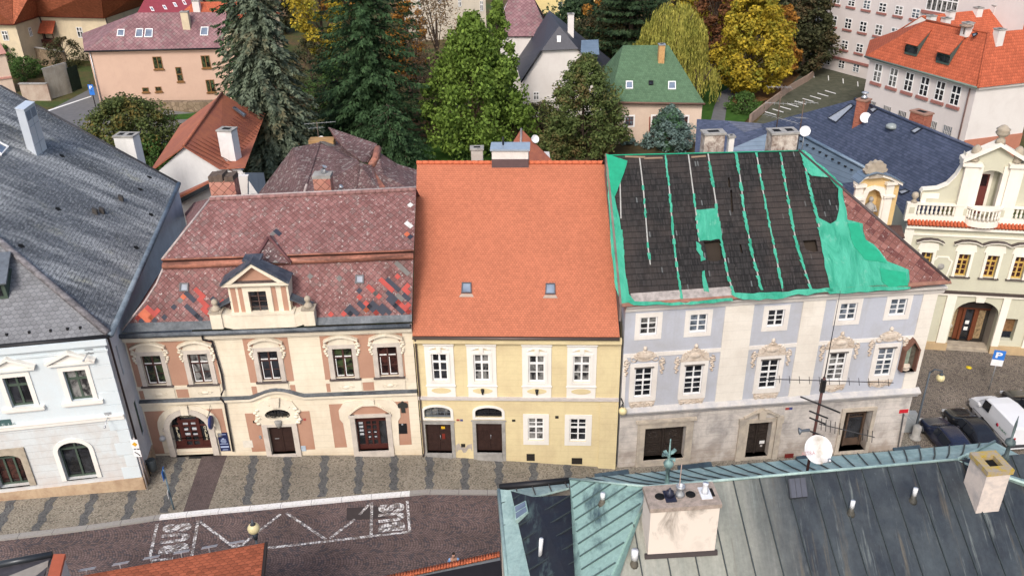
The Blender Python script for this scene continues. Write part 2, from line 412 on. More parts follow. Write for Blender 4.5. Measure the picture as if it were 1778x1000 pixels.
def gq(pts, dz): return [V((p.x, p.y, gz(p.x, p.y) + dz)) for p in (G(u, v) for u, v in pts)]
struct(MB().poly(gq([(352, 787), (396, 786), (361, 885.5), (318, 889)], .006)).build('path', RAMPM))
tag(MB().slab(gq([(331, 789.5), (351, 789.2), (349, 795.5), (327.5, 796)], .025), .02).build('doormat', plain('black_rubber', (.02, .02, .02), .9)), 'black rubber doormat on the pavement outside the arched shop door of the peach house', 'doormat')
# bus-stop marking
RD = -.12 + .006
def gr(u, v):
    z = 0.0
    for _ in range(8): p = P(u, v, z + RD); z = gz(p.x, 40)
    return p
def rline(m, a, b, w=.16):
    a, b = gr(*a) if isinstance(a, tuple) else a, gr(*b) if isinstance(b, tuple) else b
    d = (b - a).normalized(); s = V((-d.y, d.x, 0)) * w / 2; N = max(1, int((b - a).length / .8))
    vs = []
    for i in range(N + 1):
        p = a + (b - a) * (i / N)
        for k in (-1, 1): q = p + s * k; vs.append(V((q.x, q.y, gz(q.x, 40) + RD)))
    m.add(vs, [[2 * i, 2 * i + 1, 2 * i + 3, 2 * i + 2] for i in range(N)])
m = MB()
for a, b in [((273, 909), (259.5, 970)), ((344, 903), (333, 964)), ((346, 904), (404, 948)), ((404, 948), (424, 944.5)), ((419, 946), (487, 892)), ((497, 890), (566, 936)), ((573, 934), (616, 901)), ((645.5, 872), (644.3, 930)), ((707, 869), (711.5, 923)), ((462, 951), (712, 922.5)), ((264, 972), (300, 969))]: rline(m, a, b)
for a, b in [((624, 893), (640, 876)), ((640, 876), (645, 874))]: rline(m, a, b)
def bus(box):   # box: px of the four corners of the lettering area: lower left, lower right, upper right, upper left
    ll, lr, ur, ul = [gr(*p) for p in box]; xd = (ul - ll); L = xd.length; xd.normalize(); yd = (ll - lr + ul - ur); hh = yd.length / 2; yd.normalize()
    for i, ch in enumerate('BUS'):
        o = lr + (ur - lr) * (i * .345); t = MB(); text_mb(ch, o, xd, yd, hh * .97, L * .3, 0, t, bold=.06)
        for f in t.f: m.add([V((t.v[k].x, t.v[k].y, gz(t.v[k].x, 40) + RD + .002)) for k in f], [list(range(len(f)))])
bus([(271, 963), (326, 957), (333, 905), (283, 910)]); bus([(656, 926), (704, 919), (702, 872), (655, 875)])
struct(m.build('road_marking', PAINTM, recalc=False))
struct(MB().poly([p - V((0, 0, .003)) for p in (gr(602, 881), gr(669, 878), gr(669, 899), gr(601.5, 903))]).build('road', plain('asphalt_patch', (.045, .036, .036), .9, var=.15, sc=2)))
# ---- back gardens, side street, car park
def flat(name, px, z, mat): return struct(MB().poly([P(u, v, z) for u, v in px]).build(name, mat))
flat('side_street', [(40, 240), (60, 205), (166, 150), (260, 125), (190, 185), (90, 255)], -.02, ASPH)
flat('street_line', [(77, 193.5), (158, 167), (158.5, 168.2), (80, 195)], -.012, WHITE)
flat('ground', [(80, 262), (120, 212), (190, 180), (330, 196), (420, 200), (420, 240), (300, 330)], -.035, GRAVEL)
flat('lawn', [(255, 203), (345, 196), (345, 206), (255, 211)], -.02, LAWN)
flat('lawn', [(640, 300), (700, 235), (790, 235), (960, 230), (960, 310), (640, 330)], -.1, LAWN)
flat('ground', [(600, 262), (700, 205), (900, 195), (905, 236), (760, 246), (640, 268)], -.06, LITTER)
flat('ground', [(900, 262), (1010, 236), (1090, 245), (1240, 225), (1240, 280), (900, 300)], -.05, grass_mat('bed_soil', (.04, .035, .02), (.08, .06, .03)))
flat('lawn', [(1215, 215), (1215, 140), (1330, 140), (1350, 150), (1290, 215)], -.08, LAWN)
flat('footpath', [(1233, 215), (1240, 185), (1252, 160), (1290, 140), (1310, 150), (1270, 170), (1261, 190), (1258, 215)], -.04, ASPH)
flat('ground', [(1270, 175), (1290, 148), (1400, 118), (1410, 135), (1330, 175), (1280, 182)], -.05, LITTER)
flat('pavement', [(1290, 240), (1340, 182), (1400, 118), (1430, 108), (1560, 135), (1640, 190), (1500, 240)], -.03, CARP)
m = MB()
for i in range(8):
    a, b = (1412 + i * 25.5, 126.5 + i * 5.2), (1413 + i * 25.5, 130.5 + i * 5.2)
    m.poly([P(a[0], a[1], -.022), P(a[0] + 1.4, a[1], -.022), P(b[0] + 1, b[1] + 4.5, -.022), P(b[0] - .4, b[1] + 4.5, -.022)])
for i in range(9):
    a = (1432 - i * 13, 158 + i * 4.6); b = (a[0] + 19, a[1] + 5.5)
    m.poly([P(a[0], a[1], -.022), P(a[0] + .8, a[1] - 1, -.022), P(b[0] + .8, b[1] - 1, -.022), P(b[0], b[1], -.022)])
struct(m.build('road_marking', WHITE))
# ---------------------------------------------------------------- roofs, roof materials
class Pln:
    """sloping plane with the facade interface: s along d, t up the slope, o along the normal"""
    def __init__(s, o, along, n):
        s.a = V(o); s.n = V(n).normalized()
        if s.n.z < 0: s.n = -s.n
        s.d = (V(along) - s.n * V(along).dot(s.n)).normalized(); s.w = s.n.cross(s.d)
        if s.w.z < 0: s.w = -s.w
    @staticmethod
    def by(p, q, r): p, q, r = V(p), V(q), V(r); return Pln(p, q - p, (q - p).cross(r - p))
    def pt(s, a, t, o=0): return s.a + s.d * a + s.w * t + s.n * o
    def px(s, u, v, o=0):
        p = PL(u, v, s.a + s.n * o, s.n) - s.a; return (p.dot(s.d), p.dot(s.w))
    def P(s, u, v, o=0): return PL(u, v, s.a + s.n * o, s.n)
    def pts(s, q, o=0): return [s.P(u, v, o) for u, v in q]
    R = Fac.R
def jag(pts, amp, step, seed=1):
    r = random.Random(seed); out = []
    for (a, b), (c, d) in zip(pts, pts[1:] + pts[:1]):
        n = max(1, int(math.hypot(c - a, d - b) / step))
        for i in range(n):
            t = i / n; k = amp if i else amp * .3
            out.append((a + (c - a) * t + r.uniform(-k, k), b + (d - b) * t + r.uniform(-k, k)))
    return out
def scallop_mat(name, c, w=.18, h=.15, var=.12, dark=.5, moss=None, spot=None):
    """plain tiles with rounded ends, half-bond courses, each tile a little different"""
    n = NB(name, .8, .2); u, v, _ = n.xyz(n.uv)
    r = n.M('DIVIDE', v, h); row = n.M('FLOOR', r); fy = n.M('FRACT', r)
    t = n.M('ADD', n.M('DIVIDE', u, w), n.M('MULTIPLY', n.M('MODULO', row, 2), .5)); fx = n.M('SUBTRACT', n.M('FRACT', t), .5)
    e = n.M('SUBTRACT', fy, n.M('MULTIPLY', n.M('MULTIPLY', fx, fx), 1.7))     # tile end is an arc
    ln = n.M('MULTIPLY', n.ramp(n.M('ABSOLUTE', n.M('SUBTRACT', e, .04)), .05, .2, 1, 0), 1)
    gap = n.M('MULTIPLY', n.M('GREATER_THAN', n.M('ABSOLUTE', fx), .46), n.M('GREATER_THAN', fy, .4))
    rnd = n.white(n.comb(n.M('FLOOR', t), row)); cc = n.mix(n.ramp(rnd, 0, 1), mul(c, 1 - var), mul(c, 1 + var))
    cc = n.dark(cc, n.ramp(n.noise(n.pos, .35, 4, .6), .3, .7, .93, 1.06))
    if spot: cc = n.mix(n.ramp(n.noise(n.pos, spot[1], 5, .75), spot[2], spot[2] + .12), cc, spot[0])
    cc = n.mix(n.M('MULTIPLY', n.M('MAXIMUM', ln, gap), dark), cc, mul(c, .25)); n.bump(n.ramp(e, -.1, .9), .02, .5); return n.col(cc)
def diamond_mat(name, ca, cb, cc_, size=.33, lichen=(.42, .4, .38), lth=.64, joint=.075):
    n = NB(name, .85, .2); q = n.rot(n.uv, math.pi / 4); u, v, _ = n.xyz(q)
    a, b = n.M('DIVIDE', u, size), n.M('DIVIDE', v, size); fa, fb = n.M('FRACT', a), n.M('FRACT', b)
    rnd = n.white(n.comb(n.M('FLOOR', a), n.M('FLOOR', b))); c = n.mix(rnd, ca, cb); c = n.mix(n.M('GREATER_THAN', rnd, .88), c, cc_)
    c = n.dark(c, n.ramp(n.noise(n.pos, .3, 5, .65), .3, .7, .72, 1.2))
    c = n.mix(n.ramp(n.noise(n.pos, 5.5, 5, .8), lth, lth + .05), c, lichen)
    c = n.mix(n.ramp(n.noise(n.pos, .7, 6, .8), .62, .75, 0, .5), c, mul(lichen, .8))
    e = n.M('MINIMUM', fa, fb); c = n.mix(n.M('MULTIPLY', n.M('LESS_THAN', e, joint), .75), c, (.025, .016, .016))
    n.bump(n.ramp(n.M('ADD', fa, fb), 0, 2), .015, .5); return n.col(c)
def seam_mat(name, c, c2, var=.2, rough=.6, sc=(.5, .5, .5), lo=.4, hi=.6, third=None, spec=.3):
    n = NB(name, rough, spec); f = n.ramp(n.noise(n.scale(n.pos, sc), 1.0, 6, .72, .3), lo, hi); cc = n.mix(f, c, c2)
    if third: cc = n.mix(n.ramp(n.noise(n.scale(n.pos, sc), 2.3, 6, .75, .2), third[1], third[1] + .15), cc, third[0])
    cc = n.dark(cc, n.ramp(n.noise(n.pos, 6, 5, .7), .3, .7, 1 - var, 1 + var)); return n.col(cc)
ORANGE = scallop_mat('orange_plain_tiles', (.41, .138, .076), w=.17, h=.14, var=.09)
ORANGE_R = plain('orange_ridge_tiles', (.5, .13, .06), .8)
def ridge_caps(h, a, b, mat, r=.13, name='ridge_tiles', step=.38):
    a, b = V(a), V(b); m = MB(); n = max(1, int((b - a).length / step)); d = (b - a) / n
    for i in range(n): m.tube([a + d * i - d * .04, a + d * (i + 1)], r * 1.06, 8, r * .94)
    return m.build(name, mat, h)
def gutter(h, a, b, mat=None, r=.09, name='gutter'): return MB().tube([a, b], r, 8).build(name, mat or GUTTER, h)
def chimney_box(h, base, w, d, top, mat, rz=0, cap=None, capmat=None, pots=0, name='chimney', open_top=True):
    m = MB(); hgt = top - base[2]; m.box(base, w, d, hgt - .18, rz); o = m.build(name, mat, h)
    c = MB(); c.box((base[0], base[1], top - .179), w + .14, d + .14, .12, rz); c.build('chimney_cap', capmat or GREYSTONE, o)
    if open_top:
        f = MB(); R = Matrix.Rotation(rz, 3, 'Z'); k = max(1, pots)
        for i in range(k):
            x = (i + .5) / k * w - w / 2; p = V(base) + R @ V((x, 0, 0)); f.box((p.x, p.y, top - .058), w / k * .55, d * .5, .008, rz)
        f.build('flue', BLACK, o)
    return o
# ---------------------------------------------------------------- yellow house
YA, YB = V((-5.77, 43.07, 0)), V((6.27, 42.52, 0)); fy = Fac(YA, YB)
yh = thing('yellow_house', 'pale yellow house with bright orange tiled roof and two dark double doors', 'house', (0, 43, 0))
YEL = plaster('yellow_plaster', (.63, .535, .315), (.5, .4, .24), .7, joint=.44, jdark=.86, fine=.04)
CREAMW = plaster('white_plaster', (.70, .68, .63), (.58, .55, .5), .4, fine=.03)
ez = fy.px(716, 583, .35)[1]; zt = ez - .25
W = [((748.3, 613.4), (779.1, 660.7)), ((821.7, 614.4), (851.3, 661.5)), ((917.5, 616.4), (946.3, 663.3)), ((995.2, 617.2), (1024.3, 663.3))]
Wr = [fy.R(*a, *b) for a, b in W]
GW = [fy.R(916.7, 725.3, 944.5, 764.7), fy.R(989.3, 726.5, 1018, 766)]
DR = [fy.R(738, 735.6, 785.4, 786), fy.R(826.2, 734.4, 872.4, 785.4)]
def fan(l, r, sp, ap, bt):
    s0 = fy.px(l, bt)[0]; s1 = fy.px(r, bt)[0]; return (s0, s1, fy.px(l, bt)[1], fy.px(l, sp)[1], fy.px(l, ap)[1])
FN = [fan(737.4, 782.8, 713, 705.7, 725.5), fan(825.4, 871.6, 714.6, 707, 724)]
holes = [rect_pts(*r) for r in Wr + GW + DR] + [arch_pts(*f) for f in FN]
base = -1.6
m = MB().wall(fy, [(0, base), (0, zt), (fy.L, zt), (fy.L, base)], holes, .3)
bk = 10.5
for s in (0, fy.L):
    rz = 16.2; m.poly([fy.pt(s, base), fy.pt(s, zt), fy.pt(s, rz - .2, -9), fy.pt(s, 12, -13.5), fy.pt(s, base, -13.5)])
m.build('wall', YEL, yh)
# roof
rl, rr = P(724, 283, 16.25), P(1050, 283, 16.25)
el, er = fy.pt(*fy.px(716, 583, .35), .35), fy.pt(*fy.px(1076, 585, .35), .35)
pr = Pln.by(el, er, (rl + rr) / 2)
rl, rr = pr.P(724, 283), pr.P(1050, 283)
m = MB().slab([el, er, rr, rl], .14)
m.slab([rl, rr, rr + V((0, 4.6, -3.9)), rl + V((0, 4.6, -3.9))], .14)
roof = m.build('roof', ORANGE, yh)
rc = ridge_caps(roof, rl + V((0, 0, .02)), rr + V((0, 0, .02)), ORANGE_R)
gutter(yh, el + V((0, -.05, -.12)), er + V((0, -.05, -.12)))
m = MB(); m.fr(fy, 0, fy.L, zt - .3, zt, 0, .3); m.fr(fy, 0, fy.L, zt - .42, zt - .3, 0, .16); m.build('cornice', YEL, yh)
for q in (((802, 491), (818.5, 491), (819, 509.5), (801, 509.5)), ((947.5, 492.5), (964, 492.5), (964.5, 511.5), (946.5, 511.5))):
    s = skylight(yh, pr.a, pr.n, q, frame=plain('dark_window_metal', (.07, .07, .08), .4), lift=.1, fw=.06)
    b0, b1 = q[3], q[2]
    MB().slab(pr.pts([(b0[0] - 4, b0[1] + 6), (b1[0] + 4, b1[1] + 6), (b1[0] + .5, b1[1] + .6), (b0[0] - .5, b0[1] + .6)], .02), .03).build('flashing', plain('lead_flashing', (.34, .27, .22), .6), s)
# upper windows in tall white surrounds
zs = fy.px(760, 687.5)[1]
orn = MB(); oval = MB()
for r, (u0, u1) in zip(Wr, ((737.6, 789), (811.5, 861), (907.5, 955.5), (984.6, 1034))):
    window(yh, fy, r, WHITE, GLASS2, .1, 2, .69, 0, 1, .09)
    c = (r[0] + r[1]) / 2; hw = .86; orn.cut(); oval.cut()
    a, b = c - hw, c + hw; z1 = zt - .42
    outer = [(a, zs), (a, z1), (b, z1), (b, zs)]; ov = [(c + .56 * math.cos(t) * (1 if abs(math.cos(t)) < .9 else 1.06), zs + .45 + .2 * math.sin(t)) for t in [i * math.pi / 8 for i in range(16)]][::-1]
    orn.wall(fy, outer, [rect_pts(*r)], .055, .055)
    for (x, y), (x2, y2) in zip(outer, outer[1:]): orn.poly([fy.pt(x, y, 0), fy.pt(x2, y2, 0), fy.pt(x2, y2, .055), fy.pt(x, y, .055)])
    orn.fr(fy, a - .04, b + .04, z1 - .1, z1 - .001, .0, .17); orn.fr(fy, a - .05, b + .05, zs + .78, zs + .84, .05, .13)
    orn.ring(fy, [(x * 1.0, y) for x, y in [(r[0] - .14, r[2] - .12), (r[0] - .14, r[3] + .14), (r[1] + .14, r[3] + .14), (r[1] + .14, r[2] - .12)]], [(r[0], r[2]), (r[0], r[3]), (r[1], r[3]), (r[1], r[2])], .05, .1)
    seg = [(c - .55 + 1.1 * i / 10, r[3] + .3 + .17 * math.sin(math.pi * i / 10)) for i in range(11)]
    orn.strip(fy, seg, .06, .05, .12); orn.fr(fy, c - .13, c + .13, r[3] + .14, r[3] + .5, .05, .15)
    oval.fp(fy, ov, .05, .075); oval.cut(); oval.fp(fy, [(c - .5, r[3] + .31)] + seg[1:-1] + [(c + .5, r[3] + .31)], .05, .07)
orn.build('window_surround', CREAMW, yh); oval.build('panel', YEL, yh)
m = MB(); m.fr(fy, 0, fy.L, zs - .2, zs - .001, 0, .14); m.fr(fy, 0, fy.L, zs - .26, zs - .2, 0, .07); m.build('string_course', plain('grey_string_course', (.5, .46, .43), .8), yh)
for k in (1, 2):
    r = Wr[k]; c = (r[0] + r[1]) / 2; MB().lathe(fy.pt(c, zs + .26, .16), [(.05, 0), (.11, .35), (.02, .37)], 8).build('wall_lamp', IRON, yh)
m = MB()
for r in GW:
    window(yh, fy, r, WHITE, GLASS2, .12, 2, .6, 1, 1, .08); m.cut(); frame_of(fy, r, .3, 0, .04, m)
m.build('ground_floor_surround', CREAMW, yh)
st = MB(); fs = MB()
for k, (r, f) in enumerate(zip(DR, FN)):
    s0, s1, z0, z1 = r; st.cut(); fs.cut()
    d = MB(); d.fr(fy, s0, s1, z0, z1, -.3, -.22); c = (s0 + s1) / 2
    for a, b in ((s0 + .08, c - .06), (c + .06, s1 - .08)):
        for lo, hi in ((.06, .3), (.36, .62), (.68, .92)):
            for i in range(2):
                x0 = a + (b - a) * (i / 2) + .04; x1 = a + (b - a) * (i + 1) / 2 - .04
                d.fr(fy, x0, x1, z0 + (z1 - z0) * lo, z0 + (z1 - z0) * hi, -.22, -.2)
    d.fr(fy, c - .04, c + .04, z0, z1, -.22, -.17)
    door = d.build('door', DARKWOOD, yh)
    MB().tube([fy.pt(c + .09, z0 + .95, -.15), fy.pt(c + .09, z0 + 1.25, -.15)], .018).build('handle', STEEL, door)
    if k == 0:
        MB().fr(fy, *fy.R(765.4, 743.4, 772.2, 747.6), -.199, -.19).build('notice', plain('yellow_paper', (.6, .36, .02), .7), door)
        MB().fr(fy, *fy.R(766.8, 756, 772.8, 765), -.199, -.19).build('notice', plain('red_poster', (.16, .02, .012), .7), door)
    st.fr(fy, s0 - .22, s0, base, z1 + .18, 0, .05); st.fr(fy, s1, s1 + .22, base, z1 + .18, 0, .05); st.fr(fy, s0, s1, z1, z1 + .18, 0, .05); st.fr(fy, s0 - .28, s1 + .28, z1 + .18, z1 + .25, 0, .09); st.fr(fy, s0, s1, base, z0, -.3, .12)
    o = arch_pts(*f); g = arch_pts(f[0] - .17, f[1] + .17, f[2] - .13, f[3] + .02, f[4] + .16)
    fs.ring(fy, g, o, 0, .05)
    b = MB(); s0, s1, z0, zsp, ztp = f
    for i in range(1, 4): x = s0 + (s1 - s0) * i / 4; b.fr(fy, x - .02, x + .02, z0, ztp - .05, -.2, -.16)
    b.fr(fy, s0, s1, (z0 + zsp) / 2 + .05, (z0 + zsp) / 2 + .09, -.2, -.165); b.fr(fy, s0, s1, z0, z0 + .1, -.2, -.1)
    fo = b.build('fanlight', IRON if k else GREYMET, yh); MB().fp(fy, arch_pts(*f)[::-1], -.29, -.26).build('pane', GLASS2 if k == 0 else GLASS, fo)
st.build('door_frame', GREYSTONE, yh); fs.build('fanlight_surround', CREAMW, yh)
m = MB()
for q in ((914.2, 787.5, 928.6, 799.6), (992.6, 794.6, 1010.9, 805.4), (800.4, 770, 808, 776), (889, 728, 895, 731.6), (964, 721.7, 970, 726.3)): m.cut().fr(fy, *fy.R(*q), -.02, .012)
m.build('cellar_vent', plain('rusty_vent', (.02, .017, .014), .8), yh)
m = MB(); sA = fy.px(1039.5, 770)[0]; m.fr(fy, sA, fy.L, base, zs - .27, 0, .12); m.build('corner_pier', YEL, yh)
m = MB(); m.fr(fy, *fy.R(792.6, 727.4, 798, 730.4), 0, .02); m.build('house_number', plain('red_plate', (.3, .06, .05)), yh)
m = MB(); m.fr(fy, *fy.R(799, 727.6, 804, 730.8), 0, .02); m.build('house_number', plain('blue_plate', (.05, .06, .2)), yh)
m = MB(); m.tube([el + V((.15, -.05, -.12)), fy.pt(.1, zt - .5, .1), fy.pt(.1, .3, .1), fy.pt(.02, .05, .2)], .055, 8)
m.build('downpipe', GUTTER, yh)
# broken render between the doors
n = NB('bare_render', .95, .1); BARE = n.col(n.mix(n.ramp(n.noise(n.pos, 3, 5, .7), .35, .65), (.3, .27, .24), (.42, .37, .32)))
pp = [fy.px(u, v) for u, v in ((791, 773), (797, 769), (801, 776), (808, 777), (812, 772), (819.5, 770), (820, 784), (817, 778), (813, 779), (809, 785), (805, 786), (801, 780), (796, 781), (793, 785))]
MB().fp(fy, pp, 0, .006).build('bare_patch', BARE, yh)
# chimney on the ridge and the small one behind it
cy = thing('chimney_stack', 'low white chimney with bluish sheet-metal cover straddling the orange roof ridge', 'chimney', tuple(P(886, 290, 16.2)))
a, b = P(853.5, 274, 16.8), P(919.5, 274, 16.8); c = (a + b) / 2
wd = (b - a).length; y0 = pr.P(886, 294)
MB().box((c.x, y0.y + .75, y0.z - .5), wd - .05, 1.35, 1.1, -.045).build('flashing', plain('brown_flashing', (.1, .065, .065), .5), cy)
MB().box((c.x, y0.y + .78, y0.z + .6), wd - .08, 1.25, .55, -.045).build('shaft', plaster('chimney_white', (.6, .58, .54)), cy)
t = MB(); t.box((c.x, y0.y + .78, y0.z + 1.15), wd + .12, 1.45, .1, -.045); t.build('cover', plain('blue_sheet', (.33, .4, .47), .4, .3), cy)
MB().tube([(c.x - .45, y0.y + 1, y0.z + 1.2), (c.x - .45, y0.y + 1, y0.z + 1.75)], .06).build('flue', IRON, cy)
q = PY(829, 283, 55); ch = thing('chimney_stack', 'small pale rendered chimney with worn brick top behind the left end of the orange ridge', 'chimney', (q.x, 55, q.z - 1))
chimney_box(ch, (q.x, 55, q.z - 2.5), .78, .6, PY(829, 254, 55).z, plaster('old_chimney', (.45, .42, .38), (.3, .2, .15)), name='shaft')
# ---------------------------------------------------------------- grey-blue house with the torn netting
GA, GB = V((6.42, 42.58, 0)), V((25.25, 44.2, 0)); fg = Fac(GA, GB); fg.L = fg.px(1629.5, 505)[0]
gh = thing('gray_house', 'dilapidated blue-grey house with black roof under torn green netting', 'house', (15, 44, 0))
BLUE = plaster('blue_grey_plaster', (.42, .44, .49), (.36, .36, .37), .75, fine=.04)
CREAM = plaster('cream_plaster_gray_house', (.68, .64, .565), (.54, .49, .42), .6, joint=.62, jdark=.82, fine=.05)
BANDM = plaster('white_band_plaster', (.68, .65, .6), (.55, .5, .45), .6)
PLINTH = plaster('peeling_ground_floor', (.55, .51, .465), (.31, .29, .275), 1.0, joint=.55, jdark=.6, sc=.9, low=(-1.2, 1.4, (.3, .24, .19)))
STUCCO = plaster('stucco_ornament', (.56, .49, .41), (.36, .28, .21), .8, sc=2.5, fine=.12)
ezg = fg.px(1085, 531, .4)[1]; ztg = ezg - .12
TOP = [fg.R(1111.8, 551.4, 1139.8, 580.8), fg.R(1198.4, 546.3, 1226, 575.6), fg.R(1334.3, 538.4, 1359, 566), fg.R(1460, 527.3, 1484, 555.5), fg.R(1548, 519.6, 1570.4, 546.6)]
MID = [fg.R(1102.8, 638.8, 1129.8, 687.5), fg.R(1189.9, 634.2, 1216, 683), fg.R(1322.4, 624.6, 1346, 673), fg.R(1441.8, 612.6, 1461.4, 659), fg.R(1526.4, 604.4, 1544.2, 651)]
DG = [fg.R(1120, 743, 1185.7, 794), fg.R(1300.3, 733.5, 1331.4, 790.5), fg.R(1468, 714.4, 1500.4, 780)]
zc = fg.px(1340, 705)[1]; bg_ = -2.6
nx = fg.R(1573, 593, 1582, 634)
m = MB().wall(fg, [(0, zc), (0, ztg), (fg.L, ztg), (fg.L, zc)], [rect_pts(*r) for r in TOP + MID], .22); m.mi = 1
m.wall(fg, [(0, bg_), (0, zc), (fg.L, zc), (fg.L, bg_)], [rect_pts(*r) for r in DG], .6); m.mi = 0
m.poly([fg.pt(0, bg_), fg.pt(0, ztg), fg.pt(0, ztg, -16), fg.pt(0, bg_, -16)]); m.poly([fg.pt(fg.L, bg_), fg.pt(fg.L, ztg), fg.pt(fg.L, ztg, -16), fg.pt(fg.L, bg_, -16)])
m.build('wall', [BLUE, PLINTH], gh)
zb1, zb0 = fg.px(1085, 614.5)[1], fg.px(1085, 621)[1]
S1 = (fg.px(1259.6, 535.4)[0], fg.px(1309, 535)[0]); S2 = (fg.px(1395, 524)[0], fg.px(1434.3, 522)[0]); S3 = (fg.px(1605, 505)[0], fg.L)
m = MB()
for a, b in (S1, S2, S3): m.cut().fr(fg, a, b, zc + .2, ztg, 0, .05)
m.build('pilaster', CREAM, gh)
m = MB(); xx = [0, S1[0], S1[1], S2[0], S2[1], S3[0]]
for a, b in ((0, S1[0]), (S1[1], S2[0]), (S2[1], S3[0])): m.cut().fr(fg, a, b, zb0, zb1, 0, .045)
m.cut().fr(fg, 0, .22, zc + .2, zb0, 0, .03)
m.build('storey_band', BANDM, gh)
m = MB(); z = fg.px(1340, 700, .38)[1] + .05
prof = [(0, z - .5), (.12, z - .48), (.2, z - .26), (.36, z - .16), (.38, z - .05), (.05, z + .12), (0, z + .13)]
def cornice(m, f, s0, s1, prof):
    a = [f.pt(s0, b, o) for o, b in prof]; m.prism(a, f.d * (s1 - s0))
cornice(m, fg, -.02, fg.L + .25, prof); m.build('mid_cornice', plaster('grey_cornice', (.5, .48, .45), (.36, .36, .38), .9, sc=1.3), gh)
m = MB(); cornice(m, fg, -.03, fg.L + .3, [(0, ztg - .5), (.1, ztg - .48), (.18, ztg - .25), (.34, ztg - .1), (.38, ztg), (0, ztg + .02)]); m.build('cornice', BANDM, gh)
m = MB()
for r in TOP:
    window(gh, fg, r, WHITE, GLASS, .12, 2, None, 0, 2, .075); m.cut(); frame_of(fg, r, .28, 0, .035, m)
for r in MID:
    w = window(gh, fg, r, WHITE, GLASS, .1, 2, .57, 1, 2, .075, .05)
    MB().fr(fg, r[0] - .06, r[1] + .06, r[3] - .0, r[3] + .06, .03, .12).build('drip_board', plain('weathered_board', (.12, .11, .1)), w)
    m.cut(); frame_of(fg, r, .3, 0, .05, m)
m.build('window_surround', BANDM, gh)
# stucco cartouches: a relief built from overlapping lobes, scrolls and drops
def blob(m, f, s, z, rx, rz, h, n=12, o=.03):
    base = [f.pt(s + rx * math.cos(6.2832 * i / n), z + rz * math.sin(6.2832 * i / n), o) for i in range(n)]
    mid = [f.pt(s + rx * .75 * math.cos(6.2832 * i / n), z + rz * .75 * math.sin(6.2832 * i / n), o + h * .7) for i in range(n)]
    m.add(base + mid + [f.pt(s, z, o + h)], [[i, (i + 1) % n, n + (i + 1) % n, n + i] for i in range(n)] + [[n + i, n + (i + 1) % n, 2 * n] for i in range(n)], True)
def scroll(m, f, s, z, r, dr, t=.035, turns=1.3, a0=0):
    pts = []
    for i in range(15):
        k = i / 14; rr = r * (1 - .75 * k); a = a0 + dr * k * turns * 6.2832; pts.append(f.pt(s + rr * math.cos(a), z + rr * math.sin(a), .06))
    m.tube(pts, t, 6, t * .5)
m = MB(); rnd = random.Random(4); m2 = MB()
for k, r in enumerate(MID):
    s0, s1, z0, z1 = r; c = (s0 + s1) / 2; m.cut(); m2.cut()
    if k in (0, 4): m.fp(fg, [(c + .62 * math.cos(t), z1 + .82 + .36 * math.sin(t)) for t in [i * 6.2832 / 18 for i in range(18)]], .02, .08); blob(m, fg, c, z1 + .82, .5, .28, .06, o=.06)
    else:
        m.fp(fg, [(c - .9, z1 + .3), (c - .78, z1 + .8), (c - .35, z1 + 1.0), (c, z1 + 1.3), (c + .35, z1 + 1.0), (c + .78, z1 + .8), (c + .9, z1 + .3)][::-1], .02, .08); blob(m, fg, c, z1 + .7, .4, .22, .09, o=.06)
    for q in (-1, 1):
        scroll(m, fg, c + q * .66, z1 + .66, .26, q, .05, a0=1.57); scroll(m, fg, c + q * 1.0, z1 + .42, .22, -q, .045, a0=1.57)
        for i in range(7):
            zz = z1 + .42 - i * .14; blob(m, fg, c + q * (1.08 + .06 * math.sin(i * 2.1)), zz, .14 - .01 * i, .085, .1)
        scroll(m2, fg, c + q * .55, z0 - .55, .16, q, .05, a0=-1.57); scroll(m2, fg, c + q * .22, z0 - .66, .13, -q, a0=-1.57)
        blob(m, fg, c + q * .42, z1 + .98, .13, .09, .07)
    blob(m, fg, c, z1 + 1.32, .12, .17, .12); blob(m, fg, c, z1 + 1.1, .2, .12, .08)
    w_ = .8
    m2.fp(fg, [(c - w_, z0 - .32), (c + w_, z0 - .32), (c + w_ * .93, z0 - .6), (c + .4, z0 - .72), (c, z0 - .86), (c - .4, z0 - .72), (c - w_ * .93, z0 - .6)], .01, .05)
    for i in range(9): blob(m2, fg, c + rnd.uniform(-.6, .6), z0 - rnd.uniform(.4, .66), rnd.uniform(.06, .14), rnd.uniform(.05, .09), .06)
m.build('stucco_ornament', STUCCO, gh); m2.build('stucco_apron', STUCCO, gh)
# doors
def stone_frame(m, f, r, w, o1=.1, base=bg_): m.fr(f, r[0] - w, r[0], base, r[3] + w, 0, o1); m.fr(f, r[1], r[1] + w, base, r[3] + w, 0, o1); m.fr(f, r[0], r[1], r[3], r[3] + w, 0, o1)
OLDWOOD = plain('old_carved_wood', (.032, .024, .02), .6, var=.5, sc=6)
m = MB()
DF = [MB(), MB(), MB()]
for r, w, m in zip(DG, (.46, .26, .24), DF): stone_frame(m, fg, r, w); m.fr(fg, r[0], r[1], bg_, r[2], -.6, .1)
m = DF[0]
r = DG[0]; m.fr(fg, r[0] - .6, r[1] + .6, r[3] + .46, r[3] + .62, 0, .22)
m = DF[1]; r = DG[1]; c = (r[0] + r[1]) / 2; z = r[3] + .26
for q in (r[0] - .62, r[1] + .28): m.fr(fg, q, q + .34, bg_, z + .1, 0, .16); m.fr(fg, q - .05, q + .39, z - .3, z + .12, .0, .22)
def ped(m, f, c, hw, z, rise, o, th=.12):
    for q in (-1, 1):
        pts = [(c + q * (hw - (hw - .2) * i / 8), z + rise * (1 - math.cos(math.pi * i / 8)) / 2 * 1.0) for i in range(9)]
        if q > 0: pts = pts[::-1]
        m.strip(f, pts, th, 0, o)
